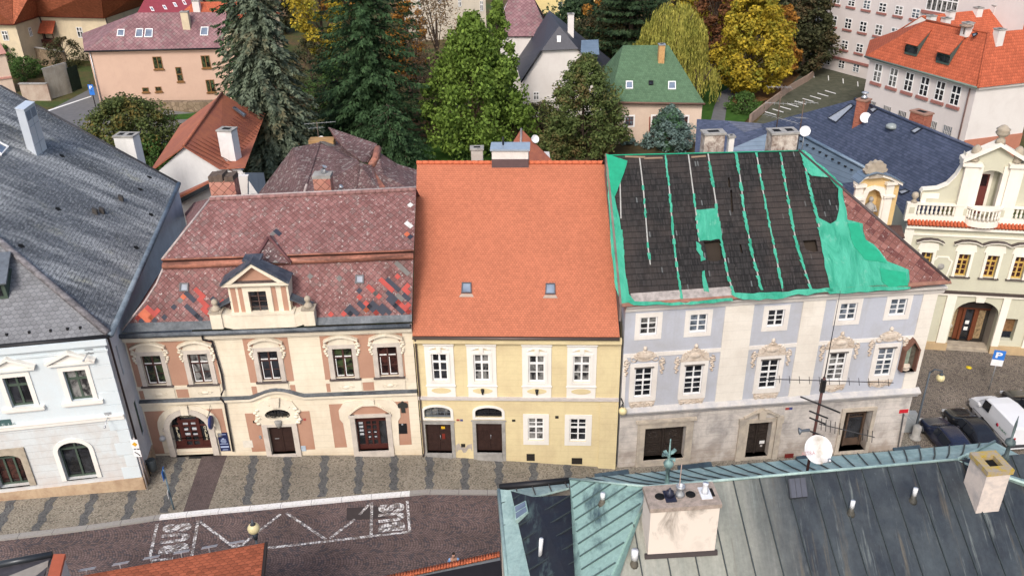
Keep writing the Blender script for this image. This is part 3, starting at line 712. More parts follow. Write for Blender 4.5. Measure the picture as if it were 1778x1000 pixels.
ped(m, fg, c, 1.12, z + .14, .42, .2); scroll(m, fg, c - .33, z + .48, .15, 1, .05, a0=1.57); scroll(m, fg, c + .33, z + .48, .15, -1, .05, a0=1.57)
m.fp(fg, [(c - .2, z + .05), (c + .2, z + .05), (c + .24, z + .65), (c, z + .8), (c - .24, z + .65)], 0, .24)
DST = plaster('door_sandstone', (.47, .41, .33), (.3, .27, .23), .9, sc=1.2)
for m in DF: m.build('door_frame', DST, gh)
for k in (0, 1):
    s0, s1, z0, z1 = DG[k]; c = (s0 + s1) / 2; d = MB(); d.fr(fg, s0, s1, z0, z1, -.5, -.42); d.fr(fg, c - .05, c + .05, z0, z1, -.42, -.33)
    hh = z1 - z0
    for a, b in ((s0 + .12, c - .12), (c + .12, s1 - .12)):
        for lo, hi in ((.06, .24), (.28, .36), (.42, .86)) if k == 0 else ((.05, .4), (.46, .58), (.63, .84)):
            d.ring(fg, [(a, z0 + hh * lo), (a, z0 + hh * hi), (b, z0 + hh * hi), (b, z0 + hh * lo)], [(a + .08, z0 + hh * lo + .08), (a + .08, z0 + hh * hi - .08), (b - .08, z0 + hh * hi - .08), (b - .08, z0 + hh * lo + .08)], -.42, -.36)
            if k == 0 and hi - lo > .1:
                for i in range(8): t = i * .785; blob(d, fg, (a + b) / 2 + .22 * math.cos(t), z0 + hh * (lo + hi) / 2 + .2 * math.sin(t) * (hi - lo) * 2.5, .07, .06, .05, 8, -.42)
    if k: d.fr(fg, s0, s1, z0 + hh * .86, z0 + hh * .9, -.42, -.34)
    dd = d.build('door', OLDWOOD, gh)
    if k:
        MB().fr(fg, *fg.R(1319, 765, 1327, 769.5, -.35), -.36, -.35).build('notice', WHITE, dd); MB().fr(fg, *fg.R(1320, 772, 1323, 775, -.35), -.36, -.35).build('notice', plain('pale_paper', (.45, .42, .4)), dd)
s0, s1, z0, z1 = DG[2]; d = MB(); hh = z1 - z0
d.fr(fg, s0 + .5, s0 + .62, z0, z1 - .5, -.9, -.5); d.fr(fg, s1 - .2, s1 - .08, z0, z1 - .5, -.9, -.5); d.fr(fg, s0, s1, z1 - .55, z1, -.62, -.55)
d.fr(fg, s0 + .62, s1 - .2, z0, z0 + .55, -.62, -.56); d.fr(fg, s0 + .62, s1 - .2, z1 - .62, z1 - .55, -.62, -.5); d.fr(fg, s0 + .62, s1 - .2, z1 - .9, z1 - .86, -.6, -.55)
for i in range(9): x = s0 + .66 + i * (s1 - s0 - .9) / 8; d.fr(fg, x, x + .015, z1 - .86, z1 - .62, -.6, -.57)
dd = d.build('door', plain('brown_shop_door', (.09, .058, .04), .7, var=.3), gh); MB().fr(fg, s0 + .62, s1 - .2, z0 + .55, z1 - .6, -.66, -.63).build('pane', GLASS, dd)
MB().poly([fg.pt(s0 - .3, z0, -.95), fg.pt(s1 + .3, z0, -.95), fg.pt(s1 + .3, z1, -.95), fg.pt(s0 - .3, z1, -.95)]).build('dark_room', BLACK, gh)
MB().fr(fg, *fg.R(1562, 711, 1576, 716), 0, .025).build('street_sign', plain('red_sign', (.5, .02, .03), .5), gh)
MB().fr(fg, *fg.R(1364, 707.6, 1370, 711), 0, .02).build('house_number', plain('red_plate', (.3, .06, .05)), gh); MB().fr(fg, *fg.R(1370.5, 707, 1375.5, 710.6), 0, .02).build('house_number', plain('blue_plate', (.05, .06, .2)), gh)
MB().fr(fg, *fg.R(1362, 786, 1375, 797), .1, .13).build('notice_board', plain('dark_red_board', (.14, .015, .012), .6), gh)
# shrine niche near the corner: gabled wooden box with its picture
a = fg.px(1563, 603); b = fg.px(1578.5, 584.5); s0, s1 = fg.px(1558, 640)[0], fg.px(1584, 640)[0]; z0, z1, zp = fg.px(1558, 640)[1], fg.px(1563, 603)[1], fg.px(1578, 584.5)[1]; c = (s0 + s1) / 2
m = MB(); outer = [(s0, z0), (s0, z1), (c, zp), (s1, z1), (s1, z0)]; inner = [(s0 + .09, z0), (s0 + .09, z1 - .05), (c, zp - .18), (s1 - .09, z1 - .05), (s1 - .09, z0)]
m.ring(fg, outer, inner, .0, .42); nb = m.build('shrine_niche', plain('niche_wood', (.17, .085, .06), .8, var=.25), gh)
MB().fp(fg, [(s0 + .1, z0), (s1 - .1, z0), (s1 - .1, z1), (c, zp - .2), (s0 + .1, z1)], .05, .07).build('niche_back', plain('niche_back_dark', (.1, .09, .07), .8, var=.5, sc=4), nb)
m = MB(); m.fr(fg, s0 + .12, c + .05, z0 + .35, z1 + .05, .07, .1); m.build('picture', plain('faded_picture', (.25, .3, .24), .8, var=.4, sc=3), nb)
m = MB(); blob(m, fg, c - .1, z0 + .22, .36, .2, .25, o=.07); blob(m, fg, c - .05, z0 - .02, .3, .14, .3, o=.02); m.build('corbel', STUCCO, nb)
# roof
e0, e1 = fg.pt(*fg.px(1079, 529, .4), .4), fg.pt(*fg.px(1648, 489, .4), .4)
rz = P(1220, 265, 17.15)
pg = Pln.by(e0, e1, rz); r0, r1 = pg.P(1054, 270), pg.P(1386, 262)
n = NB('black_wooden_shingles', .85, .2); u, v, _ = n.xyz(n.uv); r = n.M('DIVIDE', v, .38); row = n.M('FLOOR', r); t = n.M('DIVIDE', n.M('ADD', u, n.M('MULTIPLY', n.white(n.comb(row, 1.)), .2)), .075)
rnd = n.white(n.comb(n.M('FLOOR', t), row)); c_ = n.mix(n.ramp(rnd, .1, .95), (.013, .0125, .0125), (.031, .029, .0285)); c_ = n.mix(n.M('GREATER_THAN', rnd, .992), c_, (.11, .12, .12))
c_ = n.mix(n.ramp(n.noise(n.scale(n.pos, (6, 1.2, 1.2)), 1.5, 5, .75), .58, .75), c_, (.095, .085, .08))
c_ = n.mix(n.ramp(n.noise(n.pos, .25, 4, .6), .45, .7), c_, (.055, .043, .038))
c_ = n.mix(n.M('MULTIPLY', n.M('LESS_THAN', n.M('FRACT', r), .12), .8), c_, (.006, .006, .006)); c_ = n.mix(n.M('MULTIPLY', n.M('LESS_THAN', n.M('FRACT', t), .1), .6), c_, (.008, .008, .008))
n.bump(n.M('ADD', n.ramp(n.M('FRACT', r), 0, 1, 1, 0), n.M('MULTIPLY', rnd, .5)), .03, .7); WOODT = n.col(c_)
hol = [[(1222, 420), (1251, 417), (1254, 449), (1246, 453.5), (1229, 453), (1226, 434)], [(1394, 418), (1417, 416), (1421, 436), (1413, 438), (1399, 433)], [(1268, 330), (1271, 330), (1273.5, 368), (1270, 368)], [(1264, 308), (1267, 308), (1269, 326), (1265, 326)], [(1284, 424), (1287, 424), (1290, 440), (1286, 438)]]
hp = [[pg.px(u, v) for u, v in h] for h in hol]
out = [(0, 0)] + [pg.px(*q) for q in ((1648, 489), (1386, 262), (1054, 270))]
m = MB().wall(pg, out, hp, .1)
roof = m.build('roof', WOODT, gh)
m = MB(); q = [pg.pt(a, b, -.35) for a, b in out]; m.poly(q)
for i in range(6): x = 1.2 + i * 1.9; m.obox(pg.pt(x, .3, -.3), pg.d * .14, pg.w * 6, pg.n * .16)
m.build('attic_timber', plain('attic_timber', (.03, .022, .016), .9), roof)
# hips and back slopes
bk0, bk1 = fg.pt(-.2, ezg, -16), fg.pt(fg.L + .4, ezg, -16)
REDT = diamond_mat('red_hip_slates', (.17, .07, .058), (.27, .125, .105), (.12, .045, .04), .36, (.45, .36, .34), .6, .05)
MB().slab([e1, bk1, r1], .1).build('hip_slope', REDT, roof); MB().slab([r0, r1, bk1, bk0], .1).build('rear_slope', WOODT, roof)
# red end of the front slope, right of the netting
red = [(1462, 322), (1481, 341), (1648, 489), (1601, 497), (1577, 500), (1575, 470), (1540, 455), (1527, 437), (1503, 417), (1497, 389), (1470, 382)]
MB().slab(pg.pts(red, .03), .04).build('red_slate_end', REDT, roof)
MB().tube([r1 + V((0, 0, .05)), e1 + V((0, 0, .05))], .09, 8).build('hip_flashing', plain('dark_hip_metal', (.06, .045, .045), .5), roof)
# firewall on the left verge
m = MB(); nrm = fg.n; a0 = e0 - fg.d * .38; 
m.prism([e0 + nrm * .1 - V((0, 0, 1.0)), e0 + nrm * .1 + V((0, 0, .1)), r0 + V((0, 0, .12)), r0 - V((0, 0, 1.2))], -fg.d * .12); m.build('party_wall', plaster('party_wall', (.2, .16, .14), (.12, .09, .08), .9), gh)
# eaves: rusty gutter board and zinc strip
a_, b_ = pg.px(1079, 529), pg.px(1650, 489)
m = MB(); m.fr(pg, 0, b_[0], -.16, .06, .02, .08); m.build('gutter', plain('rusty_gutter', (.24, .12, .085), .8, var=.35), gh)
m = MB(); s1_ = pg.px(1275, 510)[0]; m.fr(pg, .6, s1_, .06, .62, .02, .05); m.build('eaves_flashing', plain('weathered_zinc', (.3, .27, .25), .6, var=.4), gh)
# netting
n = NB('green_netting', .75, .25); w_ = n.noise(n.scale(n.pos, (1.6, .5, .5)), 1.0, 5, .65, .8); cc = n.mix(n.ramp(w_, .32, .68), (.025, .29, .18), (.09, .46, .32)); cc = n.mix(n.ramp(n.noise(n.pos, 1.5, 5, .7), .58, .72), cc, (.16, .44, .33))
n.bump(w_, .25, .8); NET = n.col(cc); _t = n.n('ShaderNodeBsdfTransparent'); _m = n.n('ShaderNodeMixShader'); _m.inputs[0].default_value = .26; n.l(n.b.outputs[0], _m.inputs[1]); n.l(_t.outputs[0], _m.inputs[2]); n.l(_m.outputs[0], n.o.inputs[0])
NETD = plain('green_netting_double', (.01, .27, .15), .7, var=.15)
def net(px, o, amp=.04, step=.3, seed=1, mat=None, name='netting'):
    p = jag([pg.px(u, v) for u, v in px], amp, step, seed); return MB().fp(pg, p, o, o + .02).build(name, mat or NET, roof)
net([(1052, 269), (1089, 281), (1087, 290), (1079, 312), (1067, 343), (1070, 358), (1075, 378), (1078, 400), (1082, 440), (1086, 480), (1092, 512), (1103, 526), (1078, 528), (1068, 500), (1061, 440), (1056, 350)], .07, .03, .35, 2)
net([(1052, 269), (1089, 281), (1079, 312), (1066, 345), (1060, 330)], .1, .03, .4, 3, NETD)
net([(1208, 365), (1244, 363), (1252, 416), (1214, 419)], .05, .04, .3, 4)
net([(1386, 262), (1396, 263), (1462, 322), (1470, 382), (1497, 389), (1503, 417), (1527, 437), (1540, 455), (1577, 470), (1576, 500), (1480, 506), (1440, 503), (1436, 480), (1419, 378), (1441, 390), (1452, 384), (1457, 356), (1455, 330), (1450, 310), (1409, 306), (1402, 300), (1396, 285)], .06, .07, .5, 5)
net([(1470, 390), (1490, 388), (1500, 417), (1525, 438), (1538, 458), (1500, 452), (1482, 430)], .085, .05, .4, 6, NETD); net([(1526, 466), (1572, 474), (1576, 497), (1545, 501), (1530, 490)], .085, .06, .4, 7, NETD)
net([(1078, 522), (1100, 524), (1190, 527), (1270, 518), (1272, 524), (1200, 531), (1100, 531)], .1, .05, .35, 8); net([(1268, 511), (1330, 509), (1445, 501), (1446, 507), (1400, 514), (1385, 512), (1345, 521), (1290, 521), (1275, 517)], .1, .06, .4, 9)
net([(1430, 503), (1500, 498), (1580, 500), (1578, 503), (1440, 512)], .1, .04, .4, 10)
# battens with strips of torn netting
bat = [[(1110, 272), (1117, 330), (1121, 378), (1125, 430), (1129, 460)], [(1155, 270), (1162, 330), (1168, 400), (1174, 455), (1184, 522)], [(1195, 269), (1203, 330), (1209, 375), (1214, 420)], [(1229, 267), (1241, 340), (1252, 416), (1264, 480), (1275, 514)], [(1278, 266), (1285, 310), (1293, 375), (1306, 440), (1322, 503)], [(1313, 266), (1324, 330), (1334, 380), (1346, 440), (1358, 500)], [(1355, 266), (1367, 340), (1380, 410), (1394, 460), (1408, 502)], [(1393, 264), (1404, 320), (1419, 380), (1434, 450), (1448, 505)], [(1458, 380), (1472, 440), (1495, 502)], [(1513, 432), (1530, 470), (1538, 500)], [(1076, 300), (1078, 380)], [(1079, 400), (1083, 460), (1090, 520)]]
b = MB(); g = MB(); rd = random.Random(12)
for k, pl_ in enumerate(bat):
    P2 = [pg.px(u, v) for u, v in pl_]; b.cut()
    for (a, c), (d, e) in zip(P2, P2[1:]):
        q = [(a - .035, c), (a + .035, c), (d + .035, e), (d - .035, e)]; b.fp(pg, q, .01, .05)
        L = math.hypot(d - a, e - c); N = int(L / .28)
        if k in (8, 9, 10): continue
        for i in range(N):
            if rd.random() < (.72 if k in (0, 2) else .22): continue
            t0, t1 = i / N, (i + 1.15) / N; x0, y0, x1, y1 = a + (d - a) * t0, c + (e - c) * t0, a + (d - a) * t1, c + (e - c) * t1
            g.cut(); wl, wr = rd.uniform(.03, .1) + (.06 if k in (3, 4, 6, 7) else 0), rd.uniform(.01, .09); g.fp(pg, [(x0 - wl, y0), (x0 + wr, y0), (x1 + rd.uniform(.01, .1), y1), (x1 - rd.uniform(.03, .12), y1)], .052, .06 + rd.random() * .02)
b.build('batten', plain('grey_batten', (.33, .33, .31), .8, var=.2), roof); g.build('torn_netting', NET, roof)
net([(1208, 420), (1217, 428), (1221, 446), (1226, 452), (1216, 454), (1212, 440), (1209, 434)], .06, .08, .2, 11, NET, 'torn_netting'); net([(1219, 472), (1223, 470), (1228, 495), (1231, 508), (1222, 506)], .06, .05, .25, 12, NET, 'torn_netting')
m = MB(); p = pg.pts([(1054, 270), (1386, 262)], .06); m.tube(p, .04, 6); m.build('ridge_rope', NETD, roof)
m = MB(); 
for a, c in (((1085, 271), (1120, 272)), ((1118, 274), (1150, 273)), ((1200, 272), (1225, 270))): m.cut().obox(pg.P(*a, .03), pg.P(*c, .03) - pg.P(*a, .03), pg.w * -.12, pg.n * .03)
m.build('bare_lath', plain('bare_lath', (.22, .15, .1), .8), roof)
# chimneys along its ridge
def old_chimney(u0, u1, vt, vb, y, d, lab, mat, **k):
    a, c = PY(u0, vb, y), PY(u1, vb, y); top = PY((u0 + u1) / 2, vt, y).z; o = thing('chimney_stack', lab, 'chimney', tuple((a + c) / 2))
    p = (a + c) / 2; chimney_box(o, (p.x, y + d / 2, p.z - 1.5), (c - a).length - .1, d, top, mat, .08, name='shaft', **k); return o
OLDC = plaster('old_brick_chimney', (.5, .45, .39), (.14, .09, .07), 1.0, sc=2.2, fine=.2)
old_chimney(1219, 1257, 230, 264, 51.5, .8, 'weathered grey chimney with open flue at the middle of the black roof ridge', OLDC, pots=1)
old_chimney(1335, 1383, 229, 264, 51.2, 1.0, 'wide crumbling brick chimney at the right end of the black roof ridge', OLDC, pots=2)
old_chimney(1262, 1274, 235, 264, 52.5, .35, 'slim white-topped chimney pot between the two old chimneys of the black roof', CREAMW, pots=1)
# ---------------------------------------------------------------- peach baroque house with the patched slate roof
BA, BB = V((-22.3, 42.5, 0)), V((-5.83, 43.1, 0)); fb = Fac(BA, BB)
bh = thing('baroque_house', 'peach and cream baroque house with gabled dormer and patched reddish slate roof', 'house', (-14, 43, 0))
PEACH = plaster('peach_plaster', (.40, .232, .162), (.32, .18, .125), .5, fine=.04, low=(-.3, 1.5, (.3, .13, .07)))
CREAMB = plaster('cream_plaster', (.68, .615, .485), (.55, .47, .35), .6, joint=.46, jdark=.8, fine=.04, low=(-.2, 1.0, (.5, .38, .24)))
CREAMT = plaster('cream_trim', (.68, .62, .5), (.48, .41, .31), .6, fine=.05)
STONEB = plaster('pale_stone_frame', (.52, .47, .41), (.38, .34, .3), .8, sc=1.3)
SLATEC = seam_mat('dark_slate_cover', (.055, .065, .075), (.13, .145, .16), .3, .55)
SILLM = seam_mat('dark_sill', (.06, .045, .042), (.1, .085, .08), .3, .6)
ez = fb.px(716, 563, .42)[1]; zt = ez - .2
BW = [fb.R(243, 616.9, 290.6, 666.9), fb.R(323.8, 614, 371.3, 665.6), fb.R(447.6, 612.6, 489.4, 663.2), fb.R(576.7, 604.3, 615.9, 654.4), fb.R(653.9, 601.2, 693, 651.9)]
hh = sum(r[3] - r[2] for r in BW) / 5; ww = sum(r[1] - r[0] for r in BW) / 5; zz = sum(r[2] for r in BW) / 5
BW = [((r[0] + r[1] - ww) / 2, (r[0] + r[1] + ww) / 2, zz, zz + hh) for r in BW]
bA = fb.px(305.5, 781)[0], fb.px(370, 777.5)[0], fb.px(306, 781)[1], fb.px(293, 744)[1], fb.px(325, 717)[1]
bB = fb.R(464, 740, 514.8, 786.5); bC = fb.R(615.7, 723.5, 675.9, 781)
oc = fb.px(482.5, 719); orx = (fb.px(505, 719)[0] - fb.px(460.5, 719)[0]) / 2; orz = (fb.px(482, 708.5)[1] - fb.px(483, 728.5)[1]) / 2
oval = [(oc[0] - orx * math.cos(t) , oc[1] + orz * math.sin(t) * (1 if math.sin(t) > 0 else .8)) for t in [i * 6.2832 / 20 for i in range(20)]]
base = -1.4
MB().wall(fb, [(0, base), (0, zt), (fb.L, zt), (fb.L, base)], [rect_pts(*r) for r in BW + [bB, bC]] + [arch_pts(*bA), oval], .3).build('wall', CREAMB, bh)
# peach fields
O = .012
def field(pts, holes, name='wall_panel'):
    m = MB().wall(fb, pts, holes, O, O)
    for (a, b), (c, d) in zip(pts, pts[1:] + pts[:1]): m.poly([fb.pt(a, b, 0), fb.pt(c, d, 0), fb.pt(c, d, O), fb.pt(a, b, O)])
    return m.build(name, PEACH, bh)
def rp(u0, v0, u1, v1): return rect_pts(*fb.R(u0, v0, u1, v1))
def box_h(r, l=.32, t=.35): return rect_pts(r[0] - l, r[1] + l, r[2] - .02, r[3] + t)
zp1, zp0 = fb.px(300, 588)[1], zz - .06
sA0, sA1 = fb.px(220, 600)[0], fb.px(370.5, 600)[0]; sB0, sB1 = fb.px(554.5, 585)[0], fb.px(703.5, 640)[0]
for a, b, ws in ((sA0, sA1, BW[:2]), (sB0, sB1, BW[3:])):
    xs_ = [a] + [x for r in ws for x in (r[0] - .3, r[1] + .3)] + [b]
    for i in range(0, len(xs_), 2):
        if xs_[i + 1] - xs_[i] > .05: field(rect_pts(xs_[i], xs_[i + 1], zp0, zp1), [])
    for r in ws: field(rect_pts(r[0] - .3, r[1] + .3, r[3] + .22, zp1), [])
r = BW[2]; cs0, cs1 = r[0] - .72, r[1] + .72
field(rect_pts(cs0, r[0] - .3, zp0, zp1), []); field(rect_pts(r[1] + .3, cs1, zp0, zp1), []); field(rect_pts(r[0] - .3, r[1] + .3, r[3] + .22, zp1), [])
za1, za0 = fb.px(640, 663)[1], fb.px(640, 677.5)[1]
for a, b in ((BW[0][1] + .42, BW[1][0] - .42), (sA0, BW[0][0] - .35), (BW[3][1] + .4, BW[4][0] - .4), (sB0, BW[3][0] - .4), (BW[4][1] + .4, sB1), (cs0, r[0] - .42), (r[1] + .42, cs1)):
    if b > a: field(rect_pts(a, b, za0, za1), [])
zg1 = fb.px(640, 699)[1]
gA = arch_pts(bA[0] - .72, bA[1] + .72, base + .2, bA[3] + .2, bA[4] + .62, 12)
field([(sA0, .95), (sA0, zg1)] + [(fb.px(388, 760)[0] + .28, zg1), (fb.px(388, 760)[0] + .28, .95)], [[(gA[1][0], .96)] + gA[1:-1] + [(gA[-1][0], .96)]])
sL, sR = bB[0] - 1.2, bB[1] + 1.2; zc0, zc1 = fb.px(462, 783)[1] - .0, fb.px(440, 717)[1]
field(rect_pts(sL, bB[0] - .31, zc0, zc1), []); field(rect_pts(bB[1] + .31, sR, zc0, zc1), [])
zr0 = fb.px(710, 771.5)[1]; gC = ((bC[0] + bC[1]) / 2 - 1.05, (bC[0] + bC[1]) / 2 + 1.05)
field(rect_pts(sB0, gC[0], zr0, zg1), []); field(rect_pts(gC[1], sB1, zr0, zg1), [])
# mouldings
def seg(c, hw, z, rise, n=12): return [(c + hw * (2 * i / n - 1), z + rise * math.sin(math.pi * i / n)) for i in range(n + 1)]
fr_ = MB(); ap = MB(); sl = MB(); hd = MB(); orn = MB()
for k, r in enumerate(BW):
    w = window(bh, fb, r, WOODW, GLASSG if k in (0, 3) else GLASS2 if k == 1 else GLASSR if k == 4 else GLASS, .2, 2, .66, 0, 1, .075, .03)
    s0, s1, z0, z1 = r; tb = MB(); c = (s0 + s1) / 2; zt_ = z0 + (z1 - z0) * .66
    for a, b in ((s0 + .1, c - .06), (c + .06, s1 - .1)):
        tb.fr(fb, a, b, z0 + .1, z0 + .16, -.13, -.1); tb.fr(fb, a, b, zt_ + .06, zt_ + .12, -.13, -.1); tb.fr(fb, a, a + .04, z0 + .16, zt_ - .08, -.14, -.11)
    tb.build('white_sash', WHITE, w)
    for q in (fr_, ap, sl, hd, orn): q.cut()
    frame_of(fb, r, .27, 0, .07, fr_, bot=False)
    sl.fr(fb, s0 - .36, s1 + .36, z0 - .09, z0 - .001, -.1, .16)
    ap.fr(fb, s0 - .34, s1 + .34, za0, z0 - .09, 0, .05)
    for q in (-1, 1): scroll(ap, fb, c + q * .3, za0 + .32, .15, q, .02); 
    blob(ap, fb, c, za0 + .3, .2, .12, .05, o=.05)
    e = seg(c, .98, z1 + .52, .32); hd.strip(fb, e, .13, 0, .26); hd.strip(fb, [(a, b - .09) for a, b in e], .089, 0, .14)
    hd.fp(fb, [(s0 - .24, z1 + .27)] + [(a, b - .1) for a, b in e if s0 - .24 <= a <= s1 + .24] + [(s1 + .24, z1 + .27)], 0, .06)
    blob(hd, fb, c, z1 + .86, .16, .1, .14, o=.14)
    for q in (-1, 1):
        for i in range(6): blob(orn, fb, c + q * (.93 + .07 * math.sin(i * 2.3)), z1 + .3 - i * .15, .13 - .008 * i, .09, .09)
        scroll(orn, fb, c + q * .9, z1 + .2, .16, q, .035); orn.cut()
fr_.build('window_frame', STONEB, bh); ap.build('apron_panel', CREAMT, bh); sl.build('sill', SILLM, bh); hd.build('hood_moulding', CREAMT, bh); orn.build('stucco_ornament', CREAMT, bh)
m = MB()
for a, b in ((sA0 - .15, sA1), (sB0, sB1 + .1)): m.cut().fr(fb, a, b, zz - .32, zz - .1, 0, .04)
m.build('sill_band', CREAMT, bh)
m = MB(); m.fr(fb, -.05, fb.L, zt - .34, zt + .02, 0, .3); m.fr(fb, -.05, fb.L, zt - .5, zt - .34, 0, .16); m.build('cornice', CREAMT, bh)
m = MB(); zc = fb.px(640, 684.5, .22)[1]; cx = fb.px(482, 690)[0]
arc = [(0, zc)] + [(cx - 1.62, zc)] + [(cx - 1.62 + 3.24 * i / 14, zc + .5 * (math.sin(math.pi * i / 14) ** 1.3)) for i in range(1, 14)] + [(cx + 1.62, zc), (fb.L, zc)]
m.strip(fb, arc, .1, 0, .26); m.build('cornice_cover', SLATEC, bh)
m = MB(); m.strip(fb, [(a, b - .2) for a, b in arc], .2, 0, .2); m.strip(fb, [(a, b - .3) for a, b in arc], .1, 0, .1); m.build('string_course', CREAMT, bh)
# ground floor openings
m = MB(); o = arch_pts(*bA); g = arch_pts(bA[0] - .36, bA[1] + .36, bA[2] - .4, bA[3], bA[4] + .34); o[0] = (o[0][0], g[0][1]); o[-1] = (o[-1][0], g[-1][1])
m.ring(fb, g, o, 0, .16); m.fr(fb, bA[0] - .42, bA[0] + .02, bA[3] - .08, bA[3] + .1, .0, .2); m.fr(fb, bA[1] - .02, bA[1] + .42, bA[3] - .08, bA[3] + .1, 0, .2)
m.build('door_frame', STONEB, bh)
m = MB(); g2 = arch_pts(bA[0] - .72, bA[1] + .72, bA[2] + .9, bA[3] + .2, bA[4] + .62); g1 = arch_pts(bA[0] - .36, bA[1] + .36, bA[2] + .9, bA[3], bA[4] + .34); m.ring(fb, g2, g1, 0, .06)
m.fr(fb, (bA[0] + bA[1]) / 2 - .22, (bA[0] + bA[1]) / 2 + .22, bA[4] - .02, bA[4] + .62, .06, .22); m.build('door_surround', CREAMT, bh)
d = MB(); s0, s1, z0, zs, zp = bA; c = (s0 + s1) / 2; t = c - .62, c + .5
MBp = MB(); MBp.fp(fb, arch_pts(*bA)[::-1], -.29, -.27)
d.fr(fb, s0, s1, z0 - .4, z0 + .12, -.29, -.1)
for x in (t[0], t[1]): d.fr(fb, x - .07, x + .07, z0 + .12, zp - .12, -.26, -.18)
d.fr(fb, s0, s1, zs - .02, zs + .08, -.26, -.2); d.fr(fb, t[0] - .1, t[1] + .1, zs + .32, zs + .46, -.27, -.12)
for x in (t[0] + .12, (t[0] + t[1]) / 2, t[1] - .12): d.fr(fb, x - .05, x + .05, z0 + .12, zs + .32, -.26, -.2)
for k in range(5): z = z0 + .12 + k * (zs + .2 - z0) / 5; d.fr(fb, t[0], t[1], z, z + .06, -.26, -.205)
d.fr(fb, s0, t[0], z0 + .12, z0 + .5, -.26, -.21); d.fr(fb, t[1], s1, z0 + .12, z0 + .5, -.26, -.21)
dd = d.build('shop_door', REDWOOD, bh); MBp.build('pane', GLASS, dd)
GOLD = plain('cream_lettering', (.6, .55, .4), .6); 
def vtext(s, z, x, zz_, h, par, f, o, mat, w=None):
    for i, ch in enumerate(s): text_mb(ch, f.pt(x - .07, zz_ - i * h * 1.18, o), f.d, V((0, 0, 1)), h, w or (.05 if ch == 'I' else .14), bold=.02).build('letter', mat, par)
vtext('BISTRO', 0, (s0 + t[0]) / 2 + .02, zs - .28, .2, dd, fb, -.262, GOLD); vtext('GALERY', 0, (s1 + t[1]) / 2, zs - .28, .2, dd, fb, -.262, GOLD)
text_mb('Historická', fb.pt(t[0] + .12, zs + .62, -.262), fb.d, V((0, 0, 1)), .12, .85).build('letter', GOLD, dd)
m = MB(); rr_ = random.Random(2)
for x in (t[0] + .17, (t[0] + t[1]) / 2 + .1):
    for k in range(3): m.cut().fr(fb, x, x + .22 + rr_.random() * .1, z0 + .85 + k * .42, z0 + 1.0 + k * .42 + rr_.random() * .08, -.262, -.255)
m.build('notice', plain('pale_notice', (.45, .47, .5), .6), dd)
# middle portal
m = MB(); s0, s1, z0, z1 = bB
for a, b in ((s0 - .32, s0), (s1, s1 + .32)): m.fr(fb, a, b, base, z1 + .2, 0, .12)
m.fr(fb, s0, s1, z1, z1 + .2, 0, .12); m.fr(fb, s0, s1, base, z0, -.3, .16); m.build('door_frame', STONEB, bh)
m = MB(); c = (s0 + s1) / 2; zo = oc[1]
body = [(s0 - .42, z1 + .2), (s0 - .62, z1 + .5), (s0 - .5, zo + .45), (c - 1.0, zo + .95), (c - .3, zo + 1.2), (c + .3, zo + 1.2), (c + 1.0, zo + .95), (s1 + .5, zo + .45), (s1 + .62, z1 + .5), (s1 + .42, z1 + .2)]
m.wall(fb, body, [[(x, y) for x, y in oval]], .1, .1)
for (a, b), (e, f_) in zip(body, body[1:] + body[:1]): m.poly([fb.pt(a, b, 0), fb.pt(e, f_, 0), fb.pt(e, f_, .1), fb.pt(a, b, .1)])
for q in (-1, 1):
    scroll(m, fb, c + q * .62, zo + .7, .26, -q, .06); scroll(m, fb, c + q * 1.12, zo + .1, .22, q, .05); scroll(m, fb, c + q * .6, z1 + .42, .14, -q, .05)
    for i in range(6): blob(m, fb, c + q * (1.2 + .1 * math.sin(i * 2)), z1 + .3 + i * .2, .14, .1, .1, o=.1)
m.fp(fb, [(c - .2, zo + .62), (c + .2, zo + .62), (c + .32, zo + 1.3), (c - .32, zo + 1.3)], .1, .24)
m.build('portal_ornament', CREAMT, bh)
m = MB(); m.fp(fb, [(x, y) for x, y in oval][::-1], -.24, -.22); ow = m.build('fanlight', GLASS, bh)
m = MB()
for i in range(7): x = oc[0] + orx * (i - 3) / 3.6; m.tube([fb.pt(x, oc[1] - orz * .7, -.1), fb.pt(x * .6 + oc[0] * .4, oc[1], 0), fb.pt(x, oc[1] + orz * .75, -.1)], .022, 5)
for q in (-1, 1): scroll(m, fb, oc[0] + q * .3, oc[1], .22, q, .03); scroll(m, fb, oc[0] + q * .62, oc[1] - .08, .15, -q, .03)
m.build('wrought_iron_grille', IRON, bh)
MB().lathe(fb.pt(c, z1 - .05, .15), [(.05, 0), (.17, .2), (.24, .5), (.18, .56)], 8).build('keystone', GREYSTONE, bh)
d = MB(); d.fr(fb, s0, s1, z0, z1, -.3, -.24); d.fr(fb, c - .035, c + .035, z0, z1, -.24, -.2)
for a, b in ((s0 + .1, c - .1), (c + .1, s1 - .1)): d.fr(fb, a, b, z0 + .12, z0 + .8, -.24, -.225); d.fr(fb, a, b, z0 + .95, z1 - .12, -.24, -.225)
dd = d.build('door', DARKWOOD, bh); MB().fr(fb, c - .48, c - .22, z0 + 1.0, z0 + 1.05, -.225, -.21).build('letter_slot', STEEL, dd)
